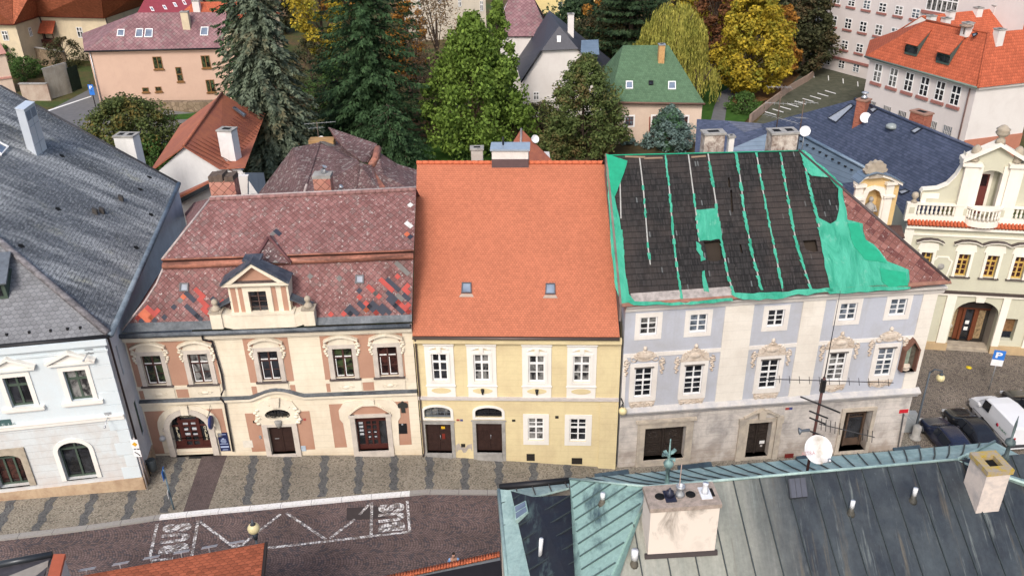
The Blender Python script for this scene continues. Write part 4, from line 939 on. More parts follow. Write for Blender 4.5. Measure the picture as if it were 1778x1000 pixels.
# right shop door
m = MB(); s0, s1, z0, z1 = bC; c = (s0 + s1) / 2
for a, b in ((s0 - .3, s0), (s1, s1 + .3)): m.fr(fb, a, b, base, z1 + .2, 0, .12)
m.fr(fb, s0 - .36, s1 + .36, z1, z1 + .2, 0, .16); m.fr(fb, s0, s1, base, z0, -.3, .14); m.build('door_frame', STONEB, bh)
a1 = seg(c, 1.25, z1 + .2, .72, 14); g3 = [(c - 1.62, base + 1.0), (c - 1.68, z1 - .4), (c - 1.85, z1 - .1), (c - 1.85, z1 + .55), (c - 1.6, z1 + .95), (c - 1.4, z1 + 1.2), (c - .4, z1 + 1.25), (c + .4, z1 + 1.25), (c + 1.4, z1 + 1.2), (c + 1.6, z1 + .95), (c + 1.85, z1 + .55), (c + 1.85, z1 - .1), (c + 1.68, z1 - .4), (c + 1.62, base + 1.0)]
inn = [(s0 - .3, base + 1.0), (s0 - .3, z1 + .2)] + a1 + [(s1 + .3, z1 + .2), (s1 + .3, base + 1.0)]
m = MB(); ol = [(x, max(y, zr0)) for x, y in g3] + [(x, max(y, zr0)) for x, y in inn[::-1]]
m.fp(fb, ol[::-1], 0, .06); m.fr(fb, c - .35, c + .35, z1 + .86, z1 + 1.3, .06, .16); m.strip(fb, a1, .1, .06, .14); m.build('door_surround', CREAMT, bh)
MB().fp(fb, [(x, y - .005) for x, y in a1], 0, .02).build('lunette', PEACH, bh)
d = MB(); d.fr(fb, s0, s1, z0, z0 + .35, -.28, -.2); d.fr(fb, s0, s1, z1 - .38, z1, -.28, -.2); d.fr(fb, s0, s1, z1 - .46, z1 - .38, -.28, -.14)
xs_ = [s0, s0 + .08, s0 + .5, s0 + .62, c - .02, c + .06, s1 - .66, s1 - .54, s1 - .1, s1]
for a, b in ((s0, s0 + .08), (s0 + .46, s0 + .62), (c - .06, c + .04), (s1 - .66, s1 - .5), (s1 - .07, s1)): d.fr(fb, a, b, z0 + .35, z1 - .46, -.28, -.2)
for k in range(1, 5): z = z0 + .35 + k * (z1 - .8 - z0) / 5; d.fr(fb, s0 + .62, s1 - .66, z, z + .05, -.27, -.21)
dd = d.build('shop_door', REDWOOD, bh); MB().fr(fb, s0 + .02, s1 - .02, z0 + .35, z1 - .46, -.31, -.27).build('pane', GLASS, dd)
m = MB()
for k in range(4): m.cut().fr(fb, s0 + .16, s0 + .4, z1 - .75 - k * .28, z1 - .6 - k * .28, -.268, -.262)
for k in (1, 2): m.cut().fr(fb, s0 + .68, c - .14, z0 + .5 + k * .36, z0 + .57 + k * .36, -.26, -.25); m.cut().fr(fb, c + .1, s1 - .7, z0 + .5 + k * .36, z0 + .57 + k * .36, -.26, -.25)
m.build('notice', plain('pale_notice', (.45, .47, .5), .6), dd)
# plaques and boards
def plaque(name, q, mat, o=.05, pr=None): return MB().fr(fb, *fb.R(*q), 0, o).build(name, mat, bh)
r = fb.R(690, 696.5, 709, 714.8); w_, h_ = r[1] - r[0], r[3] - r[2]
tor = [(.3, 0), (.3, .5), (.2, .42), (.02, .48), (0, .75), (.12, .85), (.35, .9), (.42, 1), (.58, 1), (.65, .9), (.88, .85), (1, .75), (.98, .48), (.8, .42), (.7, .5), (.72, 0)]
MB().fp(fb, [(r[0] + a * w_, r[2] + b * h_) for a, b in tor][::-1], 0, .09).build('torso_relief', plain('bronze_relief', (.03, .032, .03), .5), bh)
p = plaque('plaque', (691, 735, 707.6, 751.6), plain('black_plaque', (.012, .012, .014), .35)); MB().lathe(fb.pt(*fb.px(698.7, 735.5), .08), [(.05, -.03), (.07, 0), (.05, .03)], 8, fb.n).build('boss', STEEL, p)
NAVY = plain('navy_board', (.012, .018, .07), .5); p = plaque('menu_board', (377, 750.8, 400.8, 781.2), NAVY, .06)
rb = fb.R(377, 750.8, 400.8, 781.2); LB = plain('pale_blue_lettering', (.35, .42, .6), .6)
for i, (w_, h_) in enumerate(((.7, .035), (.22, .14), (.5, .06), (.6, .05), (.5, .05), (.8, .05), (.85, .12), (.55, .05))):
    z = rb[3] - .1 - [0, .28, .36, .46, .56, .66, .84, 1.08][i] * (rb[3] - rb[2] - .1) / 1.2; L = rb[1] - rb[0]
    MB().fr(fb, rb[0] + L * (1 - w_) / 2, rb[1] - L * (1 - w_) / 2, z - h_, z, .06, .066).build('lettering', LB, p)
for q, nm in (((520, 726, 525, 729.5), 'blue'), ((526.5, 726, 531.5, 729.5), 'red')): MB().fr(fb, *fb.R(*q), .012, .03).build('house_number', plain(nm + '_plate', (.05, .06, .2) if nm == 'blue' else (.4, .1, .09)), bh)
MB().fr(fb, *fb.R(522.5, 773.5, 532, 782), .0, .04).build('meter_cover', plain('pale_blue_cover', (.38, .45, .52)), bh); MB().fr(fb, *fb.R(449.5, 755.5, 454.5, 760.5), 0, .06).build('doorbell', STEEL, bh); MB().fr(fb, *fb.R(439, 730, 445.5, 733.8), 0, .02).build('vent', BLACK, bh)
for q in ((421, 764.5, 440, 776),): MB().fr(fb, *fb.R(*q), 0, .02).build('enamel_plate', plain('cream_plate', (.62, .58, .5)), bh)
# hanging round sign, globe lamp
sg = thing('hanging_sign', 'round dark blue shop sign hanging from a wrought bracket beside the arched shop door', 'sign', tuple(fb.pt(*fb.px(366, 733, .5), .5)))
a = fb.px(366, 733, .5); m = MB().lathe(fb.pt(a[0], a[1], .5), [(.02, -.05), (.42, -.05), (.42, .05), (.02, .05)], 20, fb.d); m.build('sign_disc', plain('blue_sign', (.03, .045, .16), .4), sg)
b = fb.px(369, 710)[1]; m = MB().tube([fb.pt(a[0], b, 0), fb.pt(a[0], b, .95)], .02, 6); m.tube([fb.pt(a[0], b, .5), fb.pt(a[0], a[1] + .42, .5)], .012, 5); m.tube([fb.pt(a[0], b + .3, 0), fb.pt(a[0], b, .6)], .015, 5); m.build('bracket', IRON, sg)
lm = thing('wall_globe', 'small frosted globe lamp on the peach wall left of the arched shop door', 'lamp', tuple(fb.pt(*fb.px(282, 761, .2), .2)))
MB().ball(fb.pt(*fb.px(282, 761, .2), .2), .19).build('globe', plain('frosted_globe', (.4, .4, .4), .3), lm); MB().tube([fb.pt(*fb.px(282, 760.5)), fb.pt(*fb.px(282, 761, .2), .15)], .05).build('bracket', IRON, lm)
# downpipe with its elbows
m = MB(); P3 = [(350.5, 577, .45), (351, 584, .45), (352.5, 590, .3), (368, 592.5, .12), (378, 626, .12), (385, 650, .12), (388.5, 676, .12), (384.5, 684, .36), (383, 692, .36), (390, 699, .12), (405, 783, .12)]
m.tube([fb.pt(*fb.px(u, v, o), o) for u, v, o in P3], .06, 8); m.build('downpipe', plain('dark_downpipe', (.035, .03, .035), .4, .4), bh)
# ---- roof
ROSE = diamond_mat('rose_slates', (.15, .07, .066), (.235, .12, .113), (.165, .10, .093), .26, (.42, .39, .37), .585)
COPPER = seam_mat('weathered_copper_band', (.36, .15, .1), (.16, .07, .05), .3, .55, (.6, .6, 4))
e0, e1 = fb.pt(0, ez, .42), fb.pt(fb.L - .06, ez, .42)
b1 = PL(718, 441, fb.pt(0, 0, -1.5), fb.n); b0 = PL(284, 462, fb.pt(0, 0, -1.5), fb.n); b0.z = b1.z = (b0.z + b1.z) / 2
pl_ = Pln.by(e0, e1, b1)
s_r = pl_.px(717, 500)[0]
E0, E1 = pl_.P(213, 573), pl_.P(715, 556); B0, B1 = pl_.P(284, 464), pl_.P(718, 447)
r1 = PY(722, 327, 48.4); rz = r1.z; r0 = P(366, 344, rz)
u0, u1 = B0 + V((0, .35, .62)), B1 + V((0, .35, .62))
pu = Pln.by(u0, u1, (r0 + r1) / 2); U0, U1 = pu.P(281, 451), pu.P(718.5, 434.5); R0, R1 = pu.P(366, 344), pu.P(722.5, 327)
# lower roof with a bell-cast hip on the left
hip = [pl_.P(u, v) for u, v in ((284, 464), (272, 492), (252, 523), (232, 548), (213, 573))]
roof = MB().slab([E0, E1, B1] + hip[:-1], .12).build('lower_roof', ROSE, bh)
MB().slab([R0, R1, U1, U0], .12).build('upper_roof', ROSE, bh)
back = lambda p, k: p - fb.n * k
lw = MB(); bl = [back(p, 7) for p in hip]
for i in range(4): lw.slab([hip[i], hip[i + 1], bl[i + 1] + V((-.4, 0, -.3)), bl[i] + V((-.2, 0, -.1))], .1)
lw.build('side_roof', plain('dark_red_slates', (.12, .05, .045), .85, var=.4), bh)
Q = PL(312, 363, U0, (back(U0, 1) - U0).cross(R0 - U0)); MB().slab([R0, U0, back(U0, 5), Q + V((0, 1, 0))], .1).build('upper_hip', ROSE, bh)
MB().slab([R0, R1, R1 + V((0, 4.5, -3)), R0 + V((0, 4.5, -3))], .1).build('rear_roof', ROSE, bh)
m = MB(); m.prism([B0 - V((0, .02, .1)), B0 + V((0, .4, .05)), U0 - V((0, -.05, .1)), U0 + V((0, .1, -.12))], B1 - B0); m.build('gap_wall', plain('dark_copper_gap', (.06, .025, .02), .8), bh)
m = MB(); m.tube([B0 + V((0, -.03, .1)), B1 + V((0, -.03, .1))], .2, 10); m.build('copper_roll', COPPER, bh)
m = MB(); m.tube([U0 + V((0, -.02, .0)), U1 + V((0, -.02, .0))], .06, 6); m.build('copper_drip', COPPER, bh)
HIPC = plain('mortar_hip', (.38, .32, .3), .9, var=.3)
m = MB(); m.tube([R0, U0], .07, 6); m.cut(); m.tube(hip, .06, 6); m.cut(); m.tube([R0 + V((0, 0, .03)), R1 + V((0, 0, .03))], .09, 6); m.build('ridge_mortar', HIPC, bh)
m = MB(); m.slab([pl_.pt(*pl_.px(213, 577), .03), pl_.pt(*pl_.px(715, 558.5), .03), pl_.pt(*pl_.px(715.5, 546), .035), pl_.pt(*pl_.px(221, 561), .035)], .05)
m.build('eaves_course', SLATEC, bh)
m = MB(); m.tube([e0 + V((-.1, -.12, -.02)), e1 + V((0, -.12, -.02))], .13, 8); m.build('gutter', SLATEC, bh)
m = MB(); m.fr(fb, 0, fb.L, ez - .28, ez - .05, .3, .42); m.build('fascia', SLATEC, bh)
ridge_caps(bh, R0 + V((0, -.1, -.04)), R1 + V((0, -.1, -.04)), plain('rose_ridge', (.24, .13, .12), .85, var=.3), .13)
# loose replacement slates: navy, red, orange and grey, in runs along the diagonals
SZ = .26; rt = math.pi / 4; lim = (pl_.px(715.5, 500)[0] + .02, -20, .38)
pat = {k: MB() for k in ('navy', 'red', 'orange', 'grey', 'white')}
def cell(pl, i, j, k, lift):
    hh = pl.w; uvv = []
    for a, b in ((i, j), (i + 1, j), (i + 1, j + 1), (i, j + 1)):
        x, y = a * SZ, b * SZ; q = V((x * math.cos(-rt) - y * math.sin(-rt), x * math.sin(-rt) + y * math.cos(-rt), 0)); uvv.append(q)
    if max(q.x for q in uvv) > lim[0] or min(q.x for q in uvv) < lim[1] or min(q.y for q in uvv) < lim[2]: return
    pts = [pl.pt(q.x, q.y, lift) for q in uvv]; pat[k].cut().prism(pts, pl.n * .012)
def inv(pl, u, v):
    a, b = pl.px(u, v); x = a * math.cos(rt) - b * math.sin(rt); y = a * math.sin(rt) + b * math.cos(rt); return int(x // SZ), int(y // SZ)
rr_ = random.Random(5)
runs = [(610, 548, 'navy', 2, 1), (595, 546, 'red', 1, 1), (668, 540, 'navy', 2, 1), (682, 545, 'red', 1, 1), (652, 545, 'red', 1, 1), (706, 512, 'navy', 2, 1), (694, 522, 'red', 2, 1), (708, 538, 'red', 2, 1), (262, 550, 'navy', 2, 1), (276, 540, 'red', 1, 1), (238, 550, 'navy', 2, 1), (356, 535, 'red', 2, 1), (378, 545, 'navy', 2, 1), (600, 540, 'navy', 2, 2), (575, 547, 'red', 1, 1), (640, 535, 'navy', 3, 2), (585, 552, 'grey', 1, 1), (625, 530, 'navy', 2, 1), (622, 504, 'navy', 1, 1), (622, 517, 'red', 1, 1), (637, 540, 'orange', 1, 1), (637, 529, 'red', 1, 1), (646, 533, 'navy', 1, 1), (640, 500, 'red', 3, 1), (660, 485, 'red', 3, 1), (672, 487, 'navy', 3, 1), (690, 485, 'red', 1, 1), (690, 460, 'grey', 2, 1), (700, 468, 'grey', 2, 1), (700, 500, 'red', 2, 2), (708, 525, 'red', 2, 2), (712, 480, 'red', 1, 1), (675, 520, 'navy', 2, 2), (685, 530, 'navy', 2, 1), (662, 533, 'navy', 1, 1), (655, 512, 'grey', 1, 1), (675, 505, 'navy', 1, 1), (690, 510, 'grey', 2, 1), (708, 545, 'navy', 1, 1), (695, 545, 'orange', 1, 1), (712, 560, 'red', 1, 1), (244, 548, 'orange', 2, 2), (254, 537, 'red', 2, 1), (235, 553, 'red', 1, 1), (340, 505, 'red', 2, 1), (350, 520, 'red', 2, 1), (365, 545, 'red', 1, 1), (322, 507, 'navy', 2, 1), (318, 512, 'orange', 1, 1), (310, 520, 'grey', 1, 1), (300, 535, 'navy', 1, 1), (325, 532, 'navy', 3, 1), (340, 548, 'navy', 2, 1), (372, 520, 'navy', 2, 1), (285, 555, 'navy', 1, 1), (386, 525, 'red', 1, 1), (535, 480, 'grey', 1, 1), (590, 487, 'grey', 1, 1)]
for u, v, k, a, b in runs:
    i, j = inv(pl_, u, v)
    if k in ('navy', 'red', 'orange') and a + b > 2: a, b = a + 1, b
    for x in range(a):
        for y in range(b):
            if a == 2 and b == 2 and rr_.random() < .25: continue
            cell(pl_, i + x, j + y, k, .012)
for u, v, k, a, b in ((482, 402, 'navy', 2, 1), (474, 404, 'grey', 1, 1), (714, 343, 'white', 1, 1), (714, 354, 'white', 1, 1), (708, 389, 'white', 2, 1), (703, 407, 'orange', 1, 1), (713, 412, 'navy', 2, 1)):
    i, j = inv(pu, u, v)
    lim = (pu.px(720, 380)[0] + .02, -20, .1)
    for x in range(a):
        for y in range(b): cell(pu, i + x, j + y, k, .012)
for k, c in (('navy', (.022, .026, .042)), ('red', (.34, .045, .035)), ('orange', (.42, .10, .045)), ('grey', (.125, .118, .112)), ('white', (.5, .5, .48))): pat[k].build('replacement_slate', plain('slate_' + k, c, .6, var=.2, sc=2), roof)
for q in (((313, 491), (328, 491), (328, 506), (312, 506)), ((617.5, 477), (632, 477), (632, 492), (616.5, 492))): skylight(roof, pl_.a, pl_.n, q, plain('dark_window_metal', (.07, .07, .08), .4), GLASSB, .1, .07)
# ---- gabled dormer over the middle
od = .25
def D(u, v, o=od): return fb.px(u, v, o)
dw0, dw1 = D(396, 505)[0], D(500, 500)[0]; zd0, zd1 = D(450, 558)[1], D(450, 494.5)[1]; cd_ = (dw0 + dw1) / 2
win = fb.R(430.5, 505.5, 468, 543.5, od)
dm = MB().wall(fb, [(dw0, zd0), (dw0, zd1), (dw1, zd1), (dw1, zd0)], [rect_pts(*win)], .2, od)
for s in (dw0, dw1): dm.poly([fb.pt(s, zd0, od), fb.pt(s, zd1, od), fb.pt(s, zd1, od - 3), fb.pt(s, zd0, od - 3)])
dorm = dm.build('dormer', CREAMB, bh)
w = window(dorm, fb, win, plain('dormer_window_wood', (.1, .06, .05)), GLASS, .16 - od, 2, None, 0, 3, .05, .025)
w.name = 'dormer_window'; s0, s1, z0, z1 = win; t_ = MB()
for x in (s0 + (s1 - s0) * .27, s0 + (s1 - s0) * .73): t_.fr(fb, x - .015, x + .015, z0 + .08, z1 - .05, od - .15, od - .1)
for k in range(1, 4): z = z0 + (z1 - z0) * k / 4; t_.fr(fb, s0 + .05, s1 - .05, z - .018, z + .018, od - .14, od - .1)
m = MB(); frame_of(fb, win, .3, od, od + .07, m, bot=False); m.build('window_frame', CREAMT, dorm); m = MB(); m.fr(fb, s0 - .05, s1 + .05, z0 - .08, z0, od - .1, od + .12); m.build('sill', SILLM, dorm)
m = MB()
for a, b in ((dw0 + .12, dw0 + .4), (dw1 - .4, dw1 - .12), (win[0] - .55, win[0] - .32), (win[1] + .32, win[1] + .55)): m.cut().fr(fb, a, b, win[2] - .05, zd1 - .15, od, od + .015)
m.cut().fr(fb, win[0] - .55, win[1] + .55, win[3] + .32, zd1 - .1, od, od + .015); m.build('wall_panel', PEACH, dorm)
ap_ = D(437, 456, od + .35); lt, rt_ = D(382.5, 494, od + .35), D(500, 489, od + .35)
hwp = (rt_[0] - lt[0]) / 2; pc = (rt_[0] + lt[0]) / 2; zb = (lt[1] + rt_[1]) / 2 - .05; za = ap_[1]
m = MB(); m.fr(fb, pc - hwp, pc + hwp, zb - .18, zb, od - .2, od + .3)
for q in (-1, 1): m.prism([fb.pt(pc + q * hwp, zb, od - .1), fb.pt(pc, za, od - .1), fb.pt(pc, za - .3, od - .1), fb.pt(pc + q * (hwp - .55), zb, od - .1)], fb.n * .45)
m.build('pediment', CREAMT, dorm)
MB().fp(fb, [(pc - hwp + .3, zb), (pc + hwp - .3, zb), (pc, za - .15)], od - .1, od + .05).build('tympanum', PEACH, dorm)
MB().fr(fb, pc - hwp + .4, pc + hwp - .4, zb, zb + .06, od + .05, od + .3).build('ledge_cover', SILLM, dorm)
DSL = seam_mat('dormer_slate', (.035, .045, .062), (.075, .085, .105), .25, .5, (1.5, 1.5, 1.5))
for q in (-1, 1):
    f0, f1 = fb.pt(pc + q * (hwp + .06), zb, od + .4), fb.pt(pc, za + .05, od + .4); MB().slab([f0, f1, f1 - fb.n * .8, f0 - fb.n * 1.25], .1).build('dormer_roof', DSL, dorm)
pk = D(437, 462, od - .5); m = MB(); cc = fb.px(439.5, 452, -.4); m.fr(fb, cc[0] - .42, cc[0] + .42, cc[1] - 1.0, cc[1] + .08, -.75, -.1); m.build('pedestal', CREAMB, dorm)
m = MB(); m.fr(fb, cc[0] - .5, cc[0] + .5, cc[1] + .081, cc[1] + .2, -.83, -.03); m.build('pedestal_cover', DSL, dorm)
# steep slate gablet behind it
g0, g1, ga = pu.P(438, 447, .0), pu.P(507, 443, .0), pu.P(468, 411, .02)
fa = (g0 + g1) / 2 + fb.n * 1.3; A = V((fa.x - .12, fa.y, g0.z + .85))
GL = diamond_mat('gablet_slates', (.1, .06, .06), (.17, .1, .1), (.2, .18, .17), .3, (.5, .48, .46), .57)
FL, FR_ = fb.pt(*fb.px(440, 455, -1.1), -1.1), fb.pt(*fb.px(505, 457, -1.1), -1.1)
AP = PL(467, 413, fb.pt(0, 0, -2.2), fb.n); MB().slab([FL, FR_, AP], .1).build('gablet_front', GL, dorm)
for a in (FL, FR_): MB().slab([a, AP, ga + V((0, 1.2, .1)), a + V((0, 3.4, .5))], .1).build('gablet_side', GL, dorm)
m = MB(); m.tube([FL + V((0, 0, .05)), AP + V((0, 0, .05))], .1, 6); m.cut(); m.tube([FR_ + V((0, 0, .05)), AP + V((0, 0, .05))], .1, 6); m.build('gablet_hip', plain('dark_red_hip', (.12, .05, .05), .7), dorm)
# attic parapet with pedestals and stone balls
zp0_, zp1_ = fb.px(450, 570, .55)[1], fb.px(450, 547, .55)[1]; q0, q1 = fb.px(366, 552, .55)[0], fb.px(546, 550, .55)[0]
m = MB(); m.fr(fb, dw0 - .05, dw1 + .2, zp0_, zp1_, -.35, .56); m.fr(fb, dw0 - .05, dw1 + .2, zp1_, zp1_ + .07, -.4, .6)
for q, s in ((-1, dw0 - .05), (1, dw1 + .2)):
    e = q0 + .3 if q < 0 else q1 - .3
    pr_ = [(s, zp0_), (s, zp1_)] + [(s + (e - s) * t, zp1_ + .28 * math.sin(t * 1.57) ** 2) for t in (.2, .4, .6, .8, 1)] + [(e, zp0_ + .25)] + [(s + (e - s) * t, zp0_ + .25 * t) for t in (.7, .35)]
    m.fp(fb, pr_ if q > 0 else pr_[::-1], -.3, .54)
par = m.build('parapet', CREAMT, dorm)
for s in (q0 + .3, q1 - .3):
    m = MB(); m.fr(fb, s - .32, s + .32, zp0_ + .1, zp1_ + .22, .0, .65); m.build('pedestal', CREAMT, dorm)
    m = MB(); m.fr(fb, s - .38, s + .38, zp1_ + .22, zp1_ + .3, -.05, .7); b_ = fb.pt(s, zp1_ + .3, .33); m.lathe(b_, [(.26, 0), (.27, .1), (.16, .24), (.11, .34), (.17, .43), (.19, .52), (.14, .64), (.05, .7)], 12); m.build('stone_ball', STONE, dorm)
for q, s in ((-1, dw0), (1, dw1)):
    e = q0 + .1 if q < 0 else q1 - .1
    MB().slab([fb.pt(s, zp1_ + .8, .3), fb.pt(e, zp1_ + .3, .35), fb.pt(e, zp1_ + .3, -.2), fb.pt(s, zp1_ + .85, -.4)], .06).build('scroll_cover', SLATEC, dorm)
# chimneys on this roof
SCH = diamond_mat('salmon_slate_cladding', (.42, .19, .14), (.5, .25, .19), (.36, .15, .12), .4, (.3, .2, .17), .7)
def slate_chimney(u0, u1, vt, vb, y, d, lab, ragged=False, pot=False):
    a, c = PY(u0, vb, y), PY(u1, vb, y); top = PY((u0 + u1) / 2, vt, y).z; p = (a + c) / 2; o = thing('chimney_stack', lab, 'chimney', tuple(p)); w_ = (c - a).length
    MB().box((p.x, y + d / 2, p.z - 1.2), w_, d, top - p.z + 1.2 - .25).build('shaft', SCH, o)
    m = MB(); rr = random.Random(3)
    if ragged:
        for i in range(5): m.box((p.x - w_ / 2 + (i + .5) * w_ / 5, y + d / 2, top - .3), w_ / 5 * .95, d * 1.04, .28 + rr.random() * .3, rr.uniform(-.1, .1))
        m.build('broken_brick_top', plaster('dark_brick_top', (.13, .1, .08), (.07, .05, .04), .9, sc=3), o)
    else:
        m.box((p.x, y + d / 2, top - .251), w_ * 1.06, d * 1.06, .2); m.build('chimney_cap', GREYSTONE, o); c_ = (p.x + .1, y + d / 2, top - .05)
        MB().tube([c_, V(c_) + V((0, 0, .25)), V(c_) + V((.1, 0, .45))], .16, 10).build('chimney_pot', STEEL, o)
    return o
slate_chimney(367, 411, 308, 341, 49.6, .9, 'salmon slate-clad chimney with broken brick top at the left end of the rose roof', True)
slate_chimney(546, 576, 304, 335, 49.6, .8, 'salmon slate-clad chimney with grey capped pot above the middle of the rose roof ridge')
p = PY(591, 334, 49.2); v_ = thing('roof_vent', 'bent grey metal vent pipe beside the salmon chimney', 'vent', tuple(p)); MB().tube([p - V((0, 0, 1)), p + V((0, 0, .2)), p + V((.1, -.1, .42)), p + V((.16, -.15, .35))], .13, 10).build('pipe', STEEL, v_)
# ---------------------------------------------------------------- white corner house with the lichened slate roof
ZE = 11.3
wc = V((-21.8, 39.5, 0)); _a, _b, _e = P(0, 597, ZE), P(188, 580, ZE), P(308, 318, ZE)
du = (_b - _a).normalized(); de = (_e - _b).normalized(); de.z = 0
fw = Fac(wc - du * 16, wc); fe = Fac(wc, wc + de * 24)
wh = thing('white_corner_house', 'white corner house with green windows and large grey slate roof covered in lichen', 'house', (-24, 42, 0))
WHT = plaster('white_house_plaster', (.545, .61, .635), (.55, .56, .55), .5, fine=.03)
RUS = plaster('grey_white_rustication', (.545, .58, .585), (.48, .45, .42), .7, joint=.47, jdark=.62, sc=.9, low=(.6, 3.0, (.5, .42, .38)))
PLI = plaster('brown_plinth', (.44, .33, .22), (.3, .2, .13), .9, sc=1.5)
SIDE = plaster('side_wall_plaster', (.55, .57, .6), (.42, .42, .44), .7)
zt = ZE - .25; L = fw.L
wa, wb = fw.R(4, 656, 61, 703.5), fw.R(109, 644.4, 163, 692.5)
zs = fw.px(90, 738)[1]; zpl = fw.px(250, 828)[1] + .02
ar = (fw.px(101, 785)[0], fw.px(154.5, 777)[0], fw.px(168, 827.5)[1], fw.px(101, 785)[1], fw.px(127, 766.5)[1]); sh = (fw.px(-18, 795)[0], fw.px(37, 796)[0], fw.px(52, 841)[1], fw.px(37, 796)[1], fw.px(20, 788)[1])
m = MB().wall(fw, [(0, zs), (0, zt), (L, zt), (L, zs)], [rect_pts(*wa), rect_pts(*wb)], .28); m.mi = 1
m.wall(fw, [(0, -1), (0, zs), (L, zs), (L, -1)], [arch_pts(*ar), arch_pts(*sh)], .35); m.build('wall', [WHT, RUS], wh)
we = [fe.R(200.5, 602, 215.5, 648), fe.R(232, 700, 250, 748)]
m = MB().wall(fe, [(0, -1), (0, zt), (fe.L, zt), (fe.L, -1)], [rect_pts(*r) for r in we], .2); m.build('side_wall', SIDE, wh)
for r in we: window(wh, fe, r, GREENW, GLASS, .12, 2, .65)
for r in (wa, wb):
    w = window(wh, fw, r, GREENW, GLASS2, .24, 2, .68, 0, 0, .09)
m1 = MB(); m2 = MB(); m3 = MB()
for r in (wa, wb):
    s0, s1, z0, z1 = r; c = (s0 + s1) / 2; m1.cut(); m2.cut(); m3.cut()
    frame_of(fw, r, .24, 0, .06, m1, bot=False)
    m2.fr(fw, s0 - .5, s1 + .5, z0 - .2, z0 - .001, 0, .2); m2.fr(fw, s0 - .4, s1 + .4, z0 - .32, z0 - .2, 0, .1)
    zz = z1 + .42; m3.fr(fw, c - 1.2, c + 1.2, zz, zz + .12, 0, .2)
    for q in (-1, 1): m3.prism([fw.pt(c + q * 1.24, zz + .12, 0), fw.pt(c, zz + .7, 0), fw.pt(c, zz + .86, 0), fw.pt(c + q * 1.3, zz + .26, 0)], fw.n * .26)
    m3.fp(fw, [(c - .95, zz + .12), (c + .95, zz + .12), (c, zz + .56)], 0, .06)
m1.build('window_surround', CREAMW, wh); m2.build('sill', CREAMW, wh); m3.build('pediment', CREAMW, wh)
m = MB(); m.fr(fw, 0, L, zs, zs + .22, 0, .12); m.fr(fw, 0, L, zs + .22, zs + .3, 0, .18); m.build('string_course', CREAMW, wh)
m = MB(); m.fr(fw, 0, L + .1, zt - .7, zt - .6, 0, .08); m.fr(fw, 0, L + .2, zt - .25, zt + .1, 0, .25); m.build('cornice', WHT, wh)
m = MB(); m.fr(fw, 0, L + .08, -1, zpl, 0, .1); m.obox(fe.pt(0, -1, 0), fe.d * 14, fe.n * .1, (0, 0, zpl + 1)); m.build('plinth', PLI, wh)
QU = MB()
for i in range(11):
    z = zpl + i * .87
    if z > zt - 1: break
    k = .62 if i % 2 else .95; QU.cut(); QU.fr(fw, L - k, L + .03, z + .03, z + .84, 0, .035)
QU.build('quoin', WHT, wh)
m = MB(); m.ring(fw, arch_pts(ar[0] - .24, ar[1] + .24, ar[2], ar[3], ar[4] + .24), arch_pts(*ar), 0, .08); m.build('arch_surround', CREAMW, wh)
m = MB(); m.ring(fw, rect_pts(sh[0] - .34, sh[1] + .34, sh[2], sh[4] + .4)[:2] + rect_pts(sh[0] - .34, sh[1] + .34, sh[2], sh[4] + .4)[2:], rect_pts(sh[0], sh[1], sh[2], sh[4]), 0, .1)
o = arch_pts(*sh); m.fp(fw, [(sh[0], sh[4])] + [o[i] for i in range(1, 8)], 0, .098); m.fp(fw, [o[i] for i in range(7, 14)] + [(sh[1], sh[4])], 0, .098); m.build('stone_surround', STONE, wh)
for q, fr_n in ((ar, 2), (sh, 3)):
    s0, s1, z0, zq, zp = q; d = MB(); d.fr(fw, s0, s1, z0, z0 + .1, -.34, -.26)
    for i in range(1, fr_n): x = s0 + (s1 - s0) * i / fr_n; d.fr(fw, x - .05, x + .05, z0 + .1, zp - .08, -.34, -.26)
    d.fr(fw, s0, s1, zq - .05, zq + .06, -.34, -.25); d.fr(fw, s0, s0 + .07, z0 + .1, zq, -.34, -.26); d.fr(fw, s1 - .07, s1, z0 + .1, zq, -.34, -.26)
    dd = d.build('shop_window', GREENW, wh); MB().fp(fw, arch_pts(*q)[::-1], -.4, -.345).build('pane', GLASS if fr_n == 2 else GLASSR, dd)
pq = fw.R(-6, 729.5, 23, 741.5); sg = MB().fr(fw, *pq, 0, .04).build('number_sign', plain('green_sign', (.05, .1, .1), .6), wh)
text_mb('516', fw.pt(pq[0] + .18, pq[2] + .1, .041), fw.d, V((0, 0, 1)), .24, .75, .006).build('digits', plain('pale_digits', (.3, .36, .36)), sg)
for u, v, u2, v2 in ((155, 610, 145, 625.5), (188.5, 719.5, 182, 741)):
    a = fw.px(u, v); t = MB().fr(fw, a[0] - .2, a[0] + .2, a[1] - .16, a[1] + .16, 0, .03); b = fw.px(u2, v2, .7); t.tube([fw.pt(*a, .03), fw.pt(*b, .7)], .025, 6); t.ball(fw.pt(*b, .72), .07, 6); t.build('cable_bracket', STEEL, wh)
